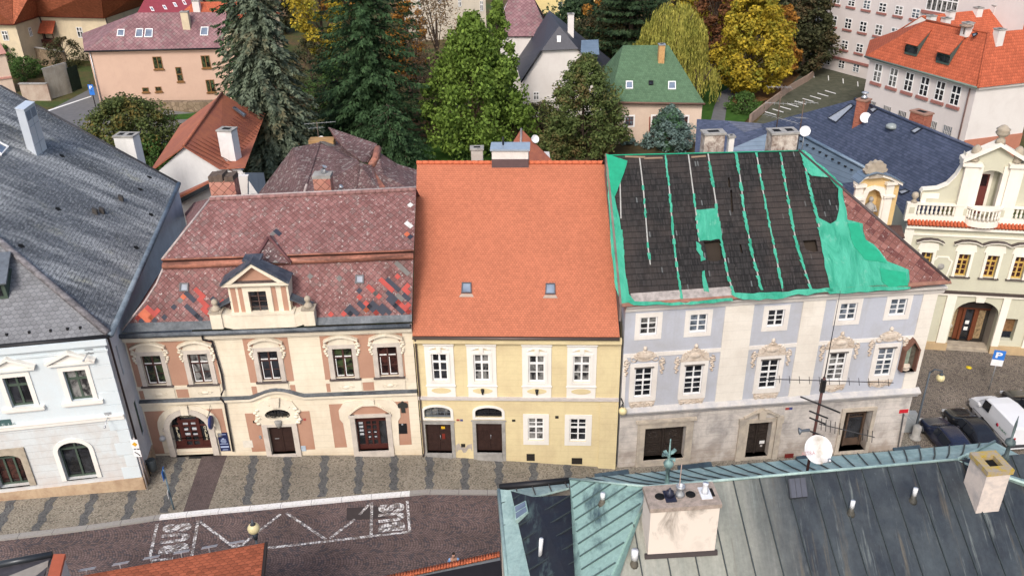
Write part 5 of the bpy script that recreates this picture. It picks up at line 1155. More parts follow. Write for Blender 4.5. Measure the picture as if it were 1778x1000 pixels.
# roof
def slate_mat(name, lich, size=(.17, .2), base=((.075, .082, .09), (.14, .15, .16)), th=.52, amt=.85):
    n = NB(name, .75, .3); u, v, _ = n.xyz(n.uv); r = n.M('DIVIDE', v, size[1]); row = n.M('FLOOR', r); t = n.M('ADD', n.M('DIVIDE', u, size[0]), n.M('MULTIPLY', n.M('MODULO', row, 2), .5))
    rnd = n.white(n.comb(n.M('FLOOR', t), row)); c = n.mix(rnd, *base)
    c = n.dark(c, n.ramp(n.noise(n.pos, .22, 4, .6), .3, .7, .7, 1.25))
    run = n.noise(n.comb(n.M('MULTIPLY', u, .3), n.M('MULTIPLY', v, .06), 0), 1.6, 6, .7, .2)     # runs down the slope
    spk = n.noise(n.comb(n.M('MULTIPLY', u, 1.5), n.M('MULTIPLY', v, 5), 0), 1.9, 5, .75)
    f = n.M('MULTIPLY', n.ramp(run, th - .03, th + .1), n.ramp(spk, .40, .52)); f = n.M('MAXIMUM', f, n.M('MULTIPLY', n.ramp(spk, .53, .62), .7))
    lc = n.mix(n.ramp(n.noise(n.pos, .5, 4, .6), .56, .7), lich[0], lich[1]); c = n.mix(n.M('MULTIPLY', f, amt), c, lc)
    e = n.M('LESS_THAN', n.M('FRACT', r), .14); c = n.mix(n.M('MULTIPLY', e, .55), c, (.02, .022, .025)); c = n.mix(n.M('MULTIPLY', n.M('LESS_THAN', n.M('FRACT', t), .07), .4), c, (.02, .022, .025))
    n.bump(n.M('FRACT', r), .02, .5); return n.col(c)
LSL = slate_mat('lichened_slate', ((.42, .43, .42), (.4, .39, .28)), base=((.07, .077, .085), (.145, .155, .165)), th=.475, amt=.9)
FSL = scallop_mat('grey_fish_scale', (.165, .17, .18), .3, .24, .16, .45)
n3 = (de * 1.0).cross(V((0, 0, 1))).normalized(); upv = (V((0, 0, 1)) * .62 - V((de.y, -de.x, 0)).normalized() * 1.0)
pe = Pln(_b, de, de.cross(upv)); pe.n = pe.n
roofE = [pe.P(u, v) for u, v in ((188, 580), (308, 318), (0, 150), (-140, 73), (-140, 300))]
roof = MB().slab(roofE, .14).build('slate_roof', LSL, wh)
hp = pe.P(0, 420); pf = Pln.by(_a, _b, hp)
MB().slab([_b, pf.P(-160, 612), pf.P(-160, 284)], .14).build('front_hip_slope', FSL, wh)
m = MB(); m.tube([_b + V((0, 0, .06)), hp + (hp - _b) * .7 + V((0, 0, .06))], .2, 8); m.build('hip_roll', seam_mat('hip_slate_roll', (.09, .085, .09), (.2, .19, .2), .3, .7, (2, 2, 5)), wh)
gutter(wh, _a + (_a - _b) * .4 + V((0, -.1, -.1)), _b + V((0.05, -.1, -.1)), IRON, .11); gutter(wh, _b + V((.1, 0, -.06)), _e + V((.1, 0, -.06)), seam_mat('side_gutter', (.1, .13, .16), (.2, .24, .28), .2, .5), .17, 'side_gutter')
m = MB(); m.tube([roofE[1] + V((0, .05, .02)), roofE[2] + V((0, .05, .02))], .09, 6); m.build('verge_flashing', plain('dark_verge', (.04, .04, .045), .6), wh)
MB().tube([fe.pt(.3, zt, .15), fe.pt(.35, zt - .5, .15), fe.pt(.35, 3.9, .15)], .06, 8).build('downpipe', plain('dark_brown_pipe', (.03, .02, .02), .4), wh)
m = MB().tube([fe.pt(.4, 3.9, .15), fe.pt(.4, gz(-21.8, 39.5), .18)], .05, 8); m.build('cast_iron_pipe', plain('pinkish_pipe', (.35, .28, .26), .6), wh)
# missing slates and snow hooks
m = MB()
for u, v in ((259, 308), (243, 329), (100, 363), (36, 427), (262, 373), (236, 430), (107, 271), (52, 430)):
    if (u, v) == (52, 430): continue
    m.cut(); rr = random.Random(u); p = [(pe.px(u + rr.uniform(-5, 5), v + rr.uniform(-4, 4))) for _ in range(2)]; a, b = pe.px(u, v)
    m.fp(pe, [(a - .2, b - .1), (a + .05, b - .22), (a + .25, b - .02), (a + .12, b + .16), (a - .12, b + .12)], .0, .012)
m.build('missing_slate', BLACK, roof)
m = MB()
for u, v in ((211, 348), (178, 370), (166, 371)):
    m.cut(); a, b = pe.px(u, v); m.obox(pe.pt(a - .13, b - .15), pe.d * .3, pe.w * .3, V((0, 0, .34)))
m.build('roof_vent', plain('dark_vent', (.06, .055, .05)), roof)
skylight(roof, pe.a, pe.n, ((-6, 246), (15, 257), (2, 271), (-16, 258)), WHITE, GLASSB, .14, .1)
m = MB()
for u, v in ((10, 584), (49, 580), (86, 577), (115.5, 574), (137.5, 572)): m.cut(); p = pf.P(u, v); m.obox(p, du * .1, V((0, .08, .0)), V((0, 0, .16)))
m.build('snow_hook', IRON, wh)
# sheet-metal chimney and the plain white chimney behind the verge
ct = thing('metal_chimney', 'tall bright sheet-metal double flue chimney on the grey lichened slate roof', 'chimney', tuple(pe.P(64, 270)))
bf, br, bl = pe.P(64.5, 271.5), pe.P(82, 258.5), pe.P(46.5, 258); zt_ = PY(45, 192.5, bf.y).z
A = V((bf.x, bf.y, bf.z - .6)); X = V((br.x - bf.x, br.y - bf.y, 0)); Y = V((bl.x - bf.x, bl.y - bf.y, 0)); Z = V((0, 0, zt_ - A.z))
ALU = plain('bright_sheet_metal', (.62, .67, .72), .35, .35, .5, .05, 1)
MB().obox(A, X, Y, Z).build('shaft', ALU, ct); MB().obox(A + Z - X * .03 - Y * .03 + V((0, 0, .001)), X * 1.06, Y * 1.06, V((0, 0, .08))).build('cap', ALU, ct)
nx_ = X.cross(V((0, 0, 1))).normalized(); nx_ = nx_ if nx_.dot(Y) < 0 else -nx_
m = MB()
for k in (.06, .55): m.cut().obox(A + Z * .8 + X * k, X * .38, nx_ * .02, Z * .16)
m.build('flue_opening', plain('flue_grille', (.2, .23, .26), .5), ct)
m = MB(); m.obox(A + X * .49, X * .03, nx_ * .015, Z * .97)
for k in (.35, .68): m.obox(A + Z * k, X, nx_ * .012, V((0, 0, .025)))
m.build('sheet_seam', plain('seam_grey', (.3, .33, .36), .5), ct)
a, b = PY(207, 292, 66), PY(248, 292, 66); p = (a + b) / 2; wc_ = thing('chimney_stack', 'tall plain white chimney with grey concrete cap behind the dark slate verge', 'chimney', (p.x, 66, p.z - 3))
chimney_box(wc_, (p.x, 66.5, p.z - 6), (b - a).length - .3, 1.1, PY(225, 235, 66).z, plaster('plain_white_chimney', (.66, .65, .63)), -.1, pots=2, name='shaft')
d = pf.P(-6, 520); m = MB(); m.obox(d - du * .5, du * 1.1, fw.n * -2, V((0, 0, 1.1))); dm = m.build('dormer', GREENW, wh); MB().obox(d - du * .3 + fw.n * .01 + V((0, 0, .2)), du * .7, fw.n * .03, V((0, 0, .7))).build('pane', GLASS, dm); MB().slab([d - du * .7 + fw.n * .3 + V((0, 0, 1.05)), d + du * .85 + fw.n * .3 + V((0, 0, 1.05)), d + du * .6 - fw.n * 1.9 + V((0, 0, 1.9)), d - du * .5 - fw.n * 1.9 + V((0, 0, 1.9))], .1).build('dormer_roof', GREYMET, dm)
# ---------------------------------------------------------------- copper-roofed town hall in the foreground
n = NB('green_copper_patina', .55, .4)
def cop(name, dark, green, lo, hi, sc=.45, third=None):
    n = NB(name, .5, .4); f = n.ramp(n.noise(n.scale(n.pos, (1.1, .6, .6)), sc, 6, .68, .5), lo, hi)
    c = n.mix(f, dark, green); c = n.mix(n.ramp(n.noise(n.scale(n.pos, (3, .7, .7)), 1.2, 5, .75), .55, .75, 0, .5), c, mul(green, .6) if not third else third)
    n.rough(n.ramp(n.noise(n.pos, 2), .3, .7, .4, .7)); return n.col(n.dark(c, n.ramp(n.noise(n.pos, 7, 5, .75), .3, .7, .82, 1.15)))
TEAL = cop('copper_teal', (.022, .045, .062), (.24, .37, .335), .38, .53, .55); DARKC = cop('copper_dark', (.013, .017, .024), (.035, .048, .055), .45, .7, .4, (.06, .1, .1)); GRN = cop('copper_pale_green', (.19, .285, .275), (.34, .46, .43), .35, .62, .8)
n = NB('copper_main_slope', .5, .4); x, y, z = n.xyz(n.pos)
fx = n.ramp(n.M('ADD', x, n.M('MULTIPLY', n.noise(n.scale(n.pos, (.8, .12, .12)), 1., 5, .7), 3.2)), 8.6, 11.6)
gry = n.mix(n.ramp(n.noise(n.scale(n.pos, (1.2, .15, .15)), 1.5, 5, .7), .35, .7), (.19, .20, .17), (.29, .29, .25)); dk = n.mix(n.ramp(n.noise(n.scale(n.pos, (.6, .3, .3)), 1.1, 6, .75), .4, .72), (.018, .023, .03), (.052, .064, .07))
c = n.mix(fx, gry, dk); c = n.mix(n.ramp(n.noise(n.scale(n.pos, (2.6, .16, .16)), 1., 4, .7), .58, .7, 0, .8), c, (.1, .085, .06)); c = n.mix(n.ramp(n.noise(n.scale(n.pos, (4, .22, .22)), 1.3, 5, .75), .58, .68, 0, .35), c, (.24, .27, .25)); c = n.mix(n.ramp(n.noise(n.pos, 5, 6, .8), .64, .72, 0, .5), c, (.2, .25, .26)); n.rough(n.ramp(n.noise(n.pos, 2), .3, .7, .35, .6))
MAIN = n.col(n.dark(c, n.ramp(n.noise(n.pos, 6, 5, .75), .3, .7, .85, 1.15)))
hall = thing('town_hall', 'large building, copper roofed beside the wide cream chimney, with standing seams and green patina', 'building', (10, 24, 0))
ZU, ZR = 11.4, 13.6
NW, NE = P(989, 832, ZU), P(1727, 767, ZU); al = (NE - NW).normalized()
AP, AQ = P(1126, 846, ZR), P(1662, 798, ZR)
# ridge kept parallel to the eaves
rd = (AQ - AP).normalized()
SWp = P(1015, 1012, ZU)
def seamed(name, poly, mat, sdir, pitch, par, h=.045, w=.03, off=.2, smat=None):
    """sheet-metal slope with standing seams: every seam is clipped to the outline"""
    poly = [V(p) for p in poly]; n = newell(poly); n = n if n.z > 0 else -n
    d = (V(sdir) - n * V(sdir).dot(n)).normalized(); q = n.cross(d); o = poly[0]
    P2 = [((p - o).dot(q), (p - o).dot(d)) for p in poly]
    m = MB().slab(poly, .08); m.mi = 1; k = math.floor(min(a for a, _ in P2) / pitch)
    while k * pitch < max(a for a, _ in P2):
        x = k * pitch + off; ys = []
        for (a, b), (c, e) in zip(P2, P2[1:] + P2[:1]):
            if (a - x) * (c - x) < 0: ys.append(b + (e - b) * (x - a) / (c - a))
        ys.sort()
        for i in range(0, len(ys) - 1, 2):
            p, r = o + q * x + d * (ys[i] + .03), o + q * x + d * (ys[i + 1] - .03)
            if (r - p).length > .15: m.obox(p - q * w / 2 + n * .002, q * w, r - p, n * h)
        k += 1
    return m.build(name, [mat, smat or plain('seam_dark_metal', (.03, .04, .043), .5)], par)  # seams in a darker metal than the sheet
tilt = V((AP.x - NW.x, 0, 0))
down = V((rd.y, -rd.x, 0)).normalized(); down = down if down.y < 0 else -down
S_main = (down * 1.0 + V((0, 0, -.62)))
SE = AQ + rd * 2.2
fm = lambda p, k: p + S_main * k
pm = Pln.by(AP, AQ, AP + S_main)
seamed('main_slope', [AP, AQ + rd * 9, pm.P(2100, 1130), pm.P(1005, 1130)], MAIN, S_main, .98, hall, .05, .035)
hs = Pln.by(AP, NW, P(1027, 1130, ZU)); seamed('hip_slope', [AP, NW, P(1027, 1130, ZU), hs.P(1005, 1130)], TEAL, (V((AP.x, NW.y - 3, AP.z)) - V((NW.x, NW.y - 3, NW.z))), .62, hall, .05, .035, .1, plain('teal_seam', (.06, .095, .095), .5))
# bell-cast north slope: three facets from the ridge down to the eaves
def lerp(a, b, t): return a + (b - a) * t
NEx = NE + al * 6
rows = []
for t, sag in ((0, 0), (.35, -.28), (.7, -.22), (1, 0)): rows.append((lerp(AP, NW, t) + V((0, 0, sag)), lerp(AQ, NE, t) + V((0, 0, sag))))
m = MB()
for (a, b), (c, e) in zip(rows, rows[1:]): m.slab([a, b, e, c], .08)
m.mi = 1
for i in range(1, 27): m.tube([lerp(r[0], r[1], i / 27 + .02 * j) + V((0, 0, .045)) for j, r in enumerate(rows[::-1])], .03, 4)
m.build('rear_slope', [GRN, plain('seam_dark_metal', (.03, .04, .043), .5)], hall)
seamed('end_slope', [AQ, NE, NE + V((6, -5, -3.5)), AQ + rd * 6 + V((0, -3, -1.0))], GRN, V((1, -.2, -.5)), .8, hall)
m = MB(); m.tube([AP + V((0, 0, .04)), AQ + V((0, 0, .04))], .06, 6); m.tube([AP + V((0, 0, .04)), NW + V((0, 0, .04))], .05, 6); m.tube([AQ + V((0, 0, .04)), NE + V((0, 0, .04))], .06, 6); m.tube([AP, pm.P(1005, 1130)], .04, 6); m.build('ridge_roll', GRN, hall)
# lower tier to the west
ZL = 9.6
LNW, LNE = P(866, 848, ZL), P(990, 837, ZL + .6); LSW = P(890, 1130, ZL)
i0 = [P(885, 850, ZL + .25), P(985, 842, ZL + .55), P(935, 1130, ZL + .5)]
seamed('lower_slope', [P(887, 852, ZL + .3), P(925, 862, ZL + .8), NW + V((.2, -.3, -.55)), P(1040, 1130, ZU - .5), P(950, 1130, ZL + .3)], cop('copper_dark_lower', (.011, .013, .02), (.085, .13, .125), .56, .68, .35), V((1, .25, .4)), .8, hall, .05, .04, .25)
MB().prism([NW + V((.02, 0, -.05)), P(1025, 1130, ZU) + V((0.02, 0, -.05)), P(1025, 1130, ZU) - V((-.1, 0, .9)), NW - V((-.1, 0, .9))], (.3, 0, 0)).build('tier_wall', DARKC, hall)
seamed('eaves_strip', [P(866, 849, ZL + .02), P(890, 851, ZL + .3), P(952, 1130, ZL + .3), P(892, 1130, ZL)], GRN, V((1, 0, .2)), 1.3, hall, .04, .04, .4)
seamed('north_strip', [P(884, 850, ZL + .25), P(926, 862, ZL + .78), P(988, 846, ZL + .7), P(988, 839, ZL + .35)], GRN, V((0.1, -1, .2)), .7, hall, .04, .04, .3)
m = MB(); a, b = P(867, 845.5, ZL - .05), P(991, 834, ZL + .25); m.tube([a, b], .16, 8); m.build('gutter', IRON, hall)
m = MB(); m.tube([P(866, 850, ZL), P(892, 1130, ZL)], .09, 6); m.build('side_gutter', GRN, hall)
WALLH = plaster('town_hall_wall', (.5, .46, .4))
m = MB(); 
for q in ([P(868, 850, ZL - .1), P(990, 838, ZL - .1)], [NW + V((.4, -.4, -.3)), NE + V((-.4, -.4, -.3))]): m.prism([q[0], q[1], V((q[1].x, q[1].y, -2)), V((q[0].x, q[0].y, -2))], (0, -.3, 0))
m.prism([P(868, 850, ZL - .1), P(892, 1130, ZL - .1), V((P(892, 1130, ZL).x, P(892, 1130, ZL).y, -2)), V((P(868, 850, ZL).x, P(868, 850, ZL).y, -2))], (.3, 0, 0)); m.build('wall', WALLH, hall)
# small cornice hoods showing past the eaves
m = MB()
for u0, u1, v0, v1 in ((1032, 1091, 822, 814), (1176, 1234, 808, 801), (1382, 1412, 792, 787), (1550, 1596, 777, 772)):
    m.cut(); a, b = P(u0, v0, ZU - .3), P(u1, v1, ZU - .3); m.slab([a, b, b + V((0, -.9, .1)), a + V((0, -.9, .1))], .1)
m.build('gable_hood', cop('hood_copper', (.03, .045, .055), (.06, .09, .1), .4, .6), hall)
# dark hatch, vents, roof light
def vent(u, v, lab, h=.34, r=.08, pl=None):
    p = (pl or pm).P(u, v); o = thing('roof_vent', lab, 'vent', tuple(p), 'vent pipes on the copper roof'); m = MB().lathe(p - V((0, 0, .1)), [(.17, 0), (.15, .1), (.1, .2), (.08, .34)], 10); m.build('base', cop('vent_base', (.04, .04, .035), (.1, .09, .07), .4, .6) if 'vent_base' not in MATS else MATS['vent_base'], o)
    MB().tube([p + V((0, 0, .22)), p + V((0, 0, .22 + h))], r, 10).build('pipe', plain('white_vent_pipe', (.62, .63, .64), .5), o); return o
vent(1477, 890, 'white vent pipe on the copper roof directly below the dark hatch and dish'); vent(1585, 868, 'white vent pipe on the copper roof nearest the lichen-topped tapering chimney')
vent(1101, 978, 'fat white capped vent pipe on the copper roof in front of the wide chimney', .4, .12)
hs = Pln.by(AP, NW, P(1027, 1130, ZU)); vent(1046, 873, 'white vent pipe on the teal hip slope left of the wide chimney', .26, .09, hs)
p = P(940, 950, ZL + 1.0); o = tag(MB().tube([p - V((.05, 0, .5)), p + V((0, 0, .45))], .08, 8).build('vent_pipe', plain('white_vent_pipe', (.62, .63, .64), .5)), 'slim white pipe standing in the dark lower copper roof', 'vent')
ht = thing('roof_hatch', 'grey ribbed metal roof hatch lying on the copper slope beneath the satellite dish', 'hatch', tuple(pm.P(1385, 850)))
q = pm.pts([(1366, 834), (1396, 831), (1400, 864), (1370, 867)], .0); m = MB().prism(q, pm.n * .18); m.build('frame', plain('hatch_metal', (.075, .08, .09), .4, .3), ht)
m = MB()
for k in range(3): m.cut(); a = lerp(q[0], q[1], .06 + k * .31); b = lerp(q[3], q[2], .06 + k * .31); w_ = (q[1] - q[0]) * .27; m.prism([a, a + w_, b + w_, b], pm.n * .2)
m.build('ribbed_panel', plain('hatch_panel', (.1, .105, .125), .35, .3), ht)
pw = Pln.by(P(887, 852, ZL + .3), NW + V((.2, -.3, -.55)), P(950, 1130, ZL + .3)); rw = thing('roof_light', 'small two-paned roof light in the dark lower copper roof', 'roof light', tuple(pw.P(907, 890)))
q = pw.pts([(896, 884), (916, 874), (920, 893), (898, 909)], .0); m = MB().prism(q, pw.n * .2); m.build('frame', GRN, rw)
for a in (.08, .54): MB().prism([lerp(lerp(q[0], q[3], a), lerp(q[1], q[2], a), t) for t in (.08, .92)] + [lerp(lerp(q[0], q[3], a + .38), lerp(q[1], q[2], a + .38), t) for t in (.92, .08)], pw.n * .215).build('pane', GLASSB, rw)
# wide foreground chimney
cw = thing('wide_chimney', 'wide cream rendered chimney block with five flues on the copper roof', 'chimney', tuple(pm.P(1185, 965)))
f0, f1 = pm.P(1124, 967), pm.P(1240, 960); zt_ = PY(1133, 881, f0.y).z; zt2 = PY(1253, 874, f1.y).z; zt_ = (zt_ + zt2) / 2
X = f1 - f0; X.z = 0; X2 = PY(1253.5, 874, f1.y) - PY(1124.5, 881, f0.y); X2.z = 0; Y = V((-X.y, X.x, 0)).normalized() * 1.05
n = NB('cream_chimney_render', .9, .15); f = n.ramp(n.noise(n.scale(n.pos, (.9, .9, .5)), 1.3, 6, .72, .5), .5, .68); z = n.xyz(n.pos)[2]; f = n.M('MULTIPLY', f, n.ramp(z, zt_ - 2.2, zt_ - .4, .15, 1)); CHM = n.col(n.mix(f, (.62, .55, .485), (.24, .21, .18)))
A = V((f0.x, f0.y, f0.z - .8)); MB().obox(A, X, Y, V((0, 0, zt_ - .17 - A.z))).build('shaft', CHM, cw)
CAPM = plaster('speckled_cap', (.33, .27, .23), (.2, .17, .14), .9, sc=4, fine=.2)
c0 = V((f0.x, f0.y, zt_ - .169)) - X.normalized() * .05 - Y.normalized() * .05; Xc, Yc = X + X.normalized() * .1, Y + Y.normalized() * .1
MB().obox(c0, Xc, Yc, V((0, 0, .169))).build('cap_slab', CAPM, cw)
top = c0 + V((0, 0, .17))
for t in (.19, .62): MB().lathe(top + Xc * t + Yc * .5, [(.17, 0), (.17, .012)], 16).build('flue_hole', BLACK, cw)
b = MB().obox(top + Xc * .25 + Yc * .22, Xc * .15, Yc * .5, V((0, 0, .03))).build('cover_plate', plain('navy_plate', (.02, .022, .04), .4), cw); MB().lathe(top + Xc * .325 + Yc * .5, [(.16, .03), (.13, .2), (.06, .24), (.03, .34)], 10).build('cowl', plain('navy_plate', (.02, .022, .04)), cw)
MB().lathe(top + Xc * .47 + Yc * .5, [(.17, 0), (.15, .1), (.1, .18), (.1, .3), (.15, .34), (.15, .42), (.12, .42), (.1, .3)], 14).build('steel_flue', STEEL, cw); MB().tube([top + Xc * .47 + Yc * .6, top + Xc * .47 + Yc * .6 + V((0, 0, 1.25))], .018, 5).build('lightning_rod', plain('rod_copper', (.4, .3, .25), .5), cw)
MB().obox(top + Xc * .75 + Yc * .25, Xc * .15, Yc * .5, V((0, 0, .04))).build('cover_plate', plain('white_plate', (.6, .62, .65), .4), cw); MB().lathe(top + Xc * .82 + Yc * .5, [(.12, .04), (.1, .2), (.09, .42), (.11, .45)], 12).build('steel_flue', plain('white_metal', (.65, .66, .68), .4), cw); MB().obox(top + Xc * .91 + Yc * .35, Xc * .04, Yc * .35, V((0, 0, .01))).build('flue_hole', BLACK, cw)
MB().prism([f0 - V((.1, .1, .0)), f1 + V((.1, -.1, 0)), f1 + V((.1, -.05, .14)), f0 + V((-.1, -.05, .14))], (0, .1, 0)).build('flashing', plain('dark_flashing', (.05, .04, .04)), cw)
# tapering chimney at the right
f0, f1 = pm.P(1694, 891), pm.P(1734, 887); cz = PY(1715, 826, f0.y).z; ct2 = thing('tapering_chimney', 'tall pale tapering chimney with yellow lichen on its open top', 'chimney', tuple((f0 + f1) / 2))
X = f1 - f0; X.z = 0; Xn = X.normalized(); Yn = V((-Xn.y, Xn.x, 0)); u_ = PY(1716, 827, f0.y) ; v_ = PY(1755, 820, f1.y)
b0 = [f0, f1, f1 + Yn * 1.0, f0 + Yn * 1.0]; b0 = [V((p.x, p.y, f0.z - .9)) for p in b0]; cz = (u_.z + v_.z) / 2; dx = V((.0, 0, 0))
t0 = [V((p.x, p.y, cz)) for p in b0]; MB().add(b0 + t0, [[0, 1, 5, 4], [1, 2, 6, 5], [2, 3, 7, 6], [3, 0, 4, 7], [4, 5, 6, 7], [3, 2, 1, 0]]).build('shaft', plaster('pale_chimney', (.6, .52, .46), (.36, .33, .32), .8, sc=1.5), ct2)
n = NB('lichen_cap', .9, .1); LC = n.col(n.mix(n.ramp(n.noise(n.pos, 4, 5, .75), .4, .6), (.3, .26, .22), (.38, .27, .05)))
c_ = sum(t0, V()) / 4; q = [c_ + (p - c_) * 1.12 for p in t0]; r_ = [c_ + (p - c_) * .55 for p in t0]
m = MB()
for i in range(4): j = (i + 1) % 4; m.prism([q[i] + V((0, 0, .001)), q[j] + V((0, 0, .001)), r_[j] + V((0, 0, .001)), r_[i] + V((0, 0, .001))], (0, 0, .2))
m.build('lichen_cap', LC, ct2); MB().poly([p + V((0, 0, .02)) for p in r_]).build('flue', BLACK, ct2)
# mast with the dish and aerials
mb = PY(1402, 817, AP.y + .6); mb = lerp(AP, AQ, .52) + V((0, .15, 0)); RST = plain('rusty_mast', (.07, .028, .024), .6)
mx = PL(1402, 815, mb, (0, 1, 0)); mb = V((mx.x, mb.y, mx.z))
mt = PY(1437, 655, mb.y); md = mt - mb; mt = mb + V((0, 0, md.z)); 
ma = thing('aerial_mast', 'rusty roof mast carrying television aerials above the copper ridge', 'mast', tuple(mb))
m = MB().tube([mb - V((0, 0, .5)), mt], .055, 8); m.build('pole', RST, ma)
MB().tube([mt, mt + V((0.0, 0, PY(1476, 505, mb.y).z - mt.z))], .02, 6, .008).build('whip_rod', IRON, ma)
MB().box((mt.x, mt.y, mt.z - .6), .15, .15, .5).build('mast_clamp', IRON, ma)
def yagi(c, d, els, L, n_, r=.012, name='yagi_aerial', elv=None):
    m = MB(); d = V(d).normalized(); e = V(els).normalized(); a = V(c) - d * L * .5; m.tube([a, a + d * L], r * 1.4, 5)
    for i in range(n_): p = a + d * L * (i + .5) / n_; h = (.42 - .2 * i / n_) if elv is None else elv; m.tube([p - e * h, p + e * h], r, 4)
    return m.build(name, IRON, ma)
c = PY(1440, 661, mb.y - .3); yagi(c, (1, .05, -.09), (0, .2, .25), 4.6, 13, .011, elv=.13)
c = PY(1470, 747, mb.y - .4); yagi(c, (1, -.3, -.12), (0, .3, 1), 1.9, 12, .013, elv=.22)
m = MB()
for u, v, w_ in ((1430, 700, .75), (1432, 717, .35), (1417, 728, .3), (1423, 749, .35)):
    p = V((mb.x, mb.y - .08, PY(u, v, mb.y).z)); m.cut(); m.tube([p - V((w_, 0, -.24 * w_ / .5)), p + V((w_, 0, -.24 * w_ / .5))], .03, 6)
m.build('climbing_rung', IRON, ma)
dh = thing('satellite_dish', 'big white weathered satellite dish mounted low on the rusty roof mast', 'satellite dish', (mb.x, mb.y - .5, mb.z + 1))
def dish(par, c, n, r, mat, name='dish', depth=.18): 
    n = V(n).normalized(); prof = [(r * i / 8, depth * (i / 8) ** 2) for i in range(9)] + [(r * 1.02, depth), (r * 1.02, depth - .03)] + [(r * i / 8, depth * (i / 8) ** 2 - .03) for i in range(7, -1, -1)]
    return MB().lathe(V(c) - n * depth, prof, 28, n).build(name, mat, par)
n = NB('weathered_white_dish', .45, .4); x = n.xyz(n.pos)[0]; f = n.M('MULTIPLY', n.ramp(n.M('ABSOLUTE', n.M('SUBTRACT', x, mb.x + .12)), 0, .28, 1, 0), n.ramp(n.noise(n.pos, 3, 5, .7), .3, .65)); DM = n.col(n.mix(f, (.62, .62, .62), (.3, .26, .2)))
dc = PY(1421.5, 780, mb.y - .55); rr = (PY(1446, 780, mb.y - .55) - dc).length; dish(dh, dc, (.1, -.75, .62), rr, DM)
LNB = dc + V((.15, -.75, .05)); m = MB().tube([dc + V((0.1, -.2, -rr * .95)), LNB], .016, 5); m.tube([LNB, LNB + V((0, .12, .03))], .06, 8); m.build('feed_arm', STEEL, dh)
text_mb('ASTRA', dc + V((-.72, -.33, .0)) , V((1, 0.1, 0)).normalized(), V((0, .62, .75)).normalized(), .13, .5, .03).build('lettering', plain('faded_red', (.4, .2, .2)), dh)
wl = PY(1408, 748, mb.y - .2); o = MB().lathe(wl - V((.45, 0, 0)), [(.05, 0), (.13, .02), (.12, .06), (.05, .12), (.06, .4)], 10, (1, 0, .1)).build('radio_antenna', GREYMET, ma)
# copper finial
fp = lerp(AP, NW, .12); fi = thing('copper_finial', 'green copper finial with four curled leaves standing behind the wide cream chimney', 'finial', tuple(fp)); fp = PY(1157, 848, AP.y + .2); top = PY(1160.5, 762, fp.y).z
h = top - fp.z; FM = cop('finial_copper', (.035, .055, .06), (.2, .33, .31), .4, .6, 2)
MB().lathe(fp - V((0, 0, .4)), [(.2, 0), (.16, .3), (.09, .5), (.07, .4 + h * .35), (.11, .4 + h * .38), (.07, .4 + h * .42), (.15, .4 + h * .46), (.19, .4 + h * .52), (.13, .4 + h * .56), (.05, .4 + h * .6), (.035, .4 + h * .75), (.02, .4 + h)], 12).build('stem', FM, fi)
m = MB()
for k in range(4):
    a = k * 1.57 + .5; dv = V((math.cos(a), math.sin(a), 0)); b = fp + V((0, 0, h * (.62 if k % 2 else .68))); sd = V((-dv.y, dv.x, 0)) * .07
    pts = [b, b + dv * .12 + V((0, 0, .06)), b + dv * .27 + V((0, 0, .14)), b + dv * .34 + V((0, 0, .06))]; m.cut()
    m.add([pts[0], pts[1] + sd, pts[2] + sd, pts[3], pts[2] - sd, pts[1] - sd] + [p + V((0, 0, .03)) for p in [pts[0], pts[1] + sd, pts[2] + sd, pts[3], pts[2] - sd, pts[1] - sd]], [[0, 1, 2, 3, 4, 5], [11, 10, 9, 8, 7, 6]] + [[i, (i + 1) % 6, 6 + (i + 1) % 6, 6 + i] for i in range(6)])
m.build('leaf', FM, fi)
fp = AQ + rd * 3.6 + V((0, .6, -.9)); fp = PY(1744, 800, AQ.y); fi2 = thing('copper_finial', 'dark spiked finial at the end of the copper ridge nearest the white van', 'finial', tuple(fp)); top = PY(1764, 722, fp.y).z; h = top - fp.z
MB().lathe(fp - V((0, 0, .8)), [(.1, 0), (.08, .9), (.17, .95), (.08, 1.1), (.06, .8 + h * .35), (.19, .8 + h * .4), (.17, .8 + h * .46), (.04, .8 + h * .52), (.05, .8 + h * .8), (.01, .8 + h)], 12).build('stem', cop('dark_finial', (.05, .07, .075), (.12, .16, .16), .4, .6, 2), fi2)
# low roofs along the bottom edge
lo = thing('red_roof_house', 'orange tiled roof edge with snow guards at the bottom edge of the street', 'house', (-12, 27, 0))
OT = scallop_mat('big_orange_tiles', (.38, .105, .05), .3, .26, .26, .6, spot=((.5, .35, .3), 5, .66))
ZB = 6.6; a, b = P(120, 1003, ZB), P(459, 942, ZB); n_ = V((b.y - a.y, a.x - b.x, 0)).normalized(); n_ = n_ if n_.y < 0 else -n_
pt_ = Pln(a, b - a, (b - a).cross(n_ + V((0, 0, .28)))); q = [a - (b - a) * .2, b, b + (n_ + V((0, 0, .28))) * 8, a - (b - a) * .2 + (n_ + V((0, 0, .28))) * 8]
MB().slab(q, .12).build('roof', OT, lo); MB().obox(a - (b - a) * .2 + n_ * .7 - V((0, 0, 9)), (b - a) * 1.18, n_ * 3, V((0, 0, 8.7))).build('wall', WALLH, lo)
m = MB(); m.prism([b + V((.02, 0, -.15)), b + V((.02, 0, .06)), q[2] + V((.02, 0, .06)), q[2] + V((.02, 0, -.15))], (.12, 0, 0)); m.build('verge_board', plain('dark_board', (.03, .022, .02)), lo)
m = MB()
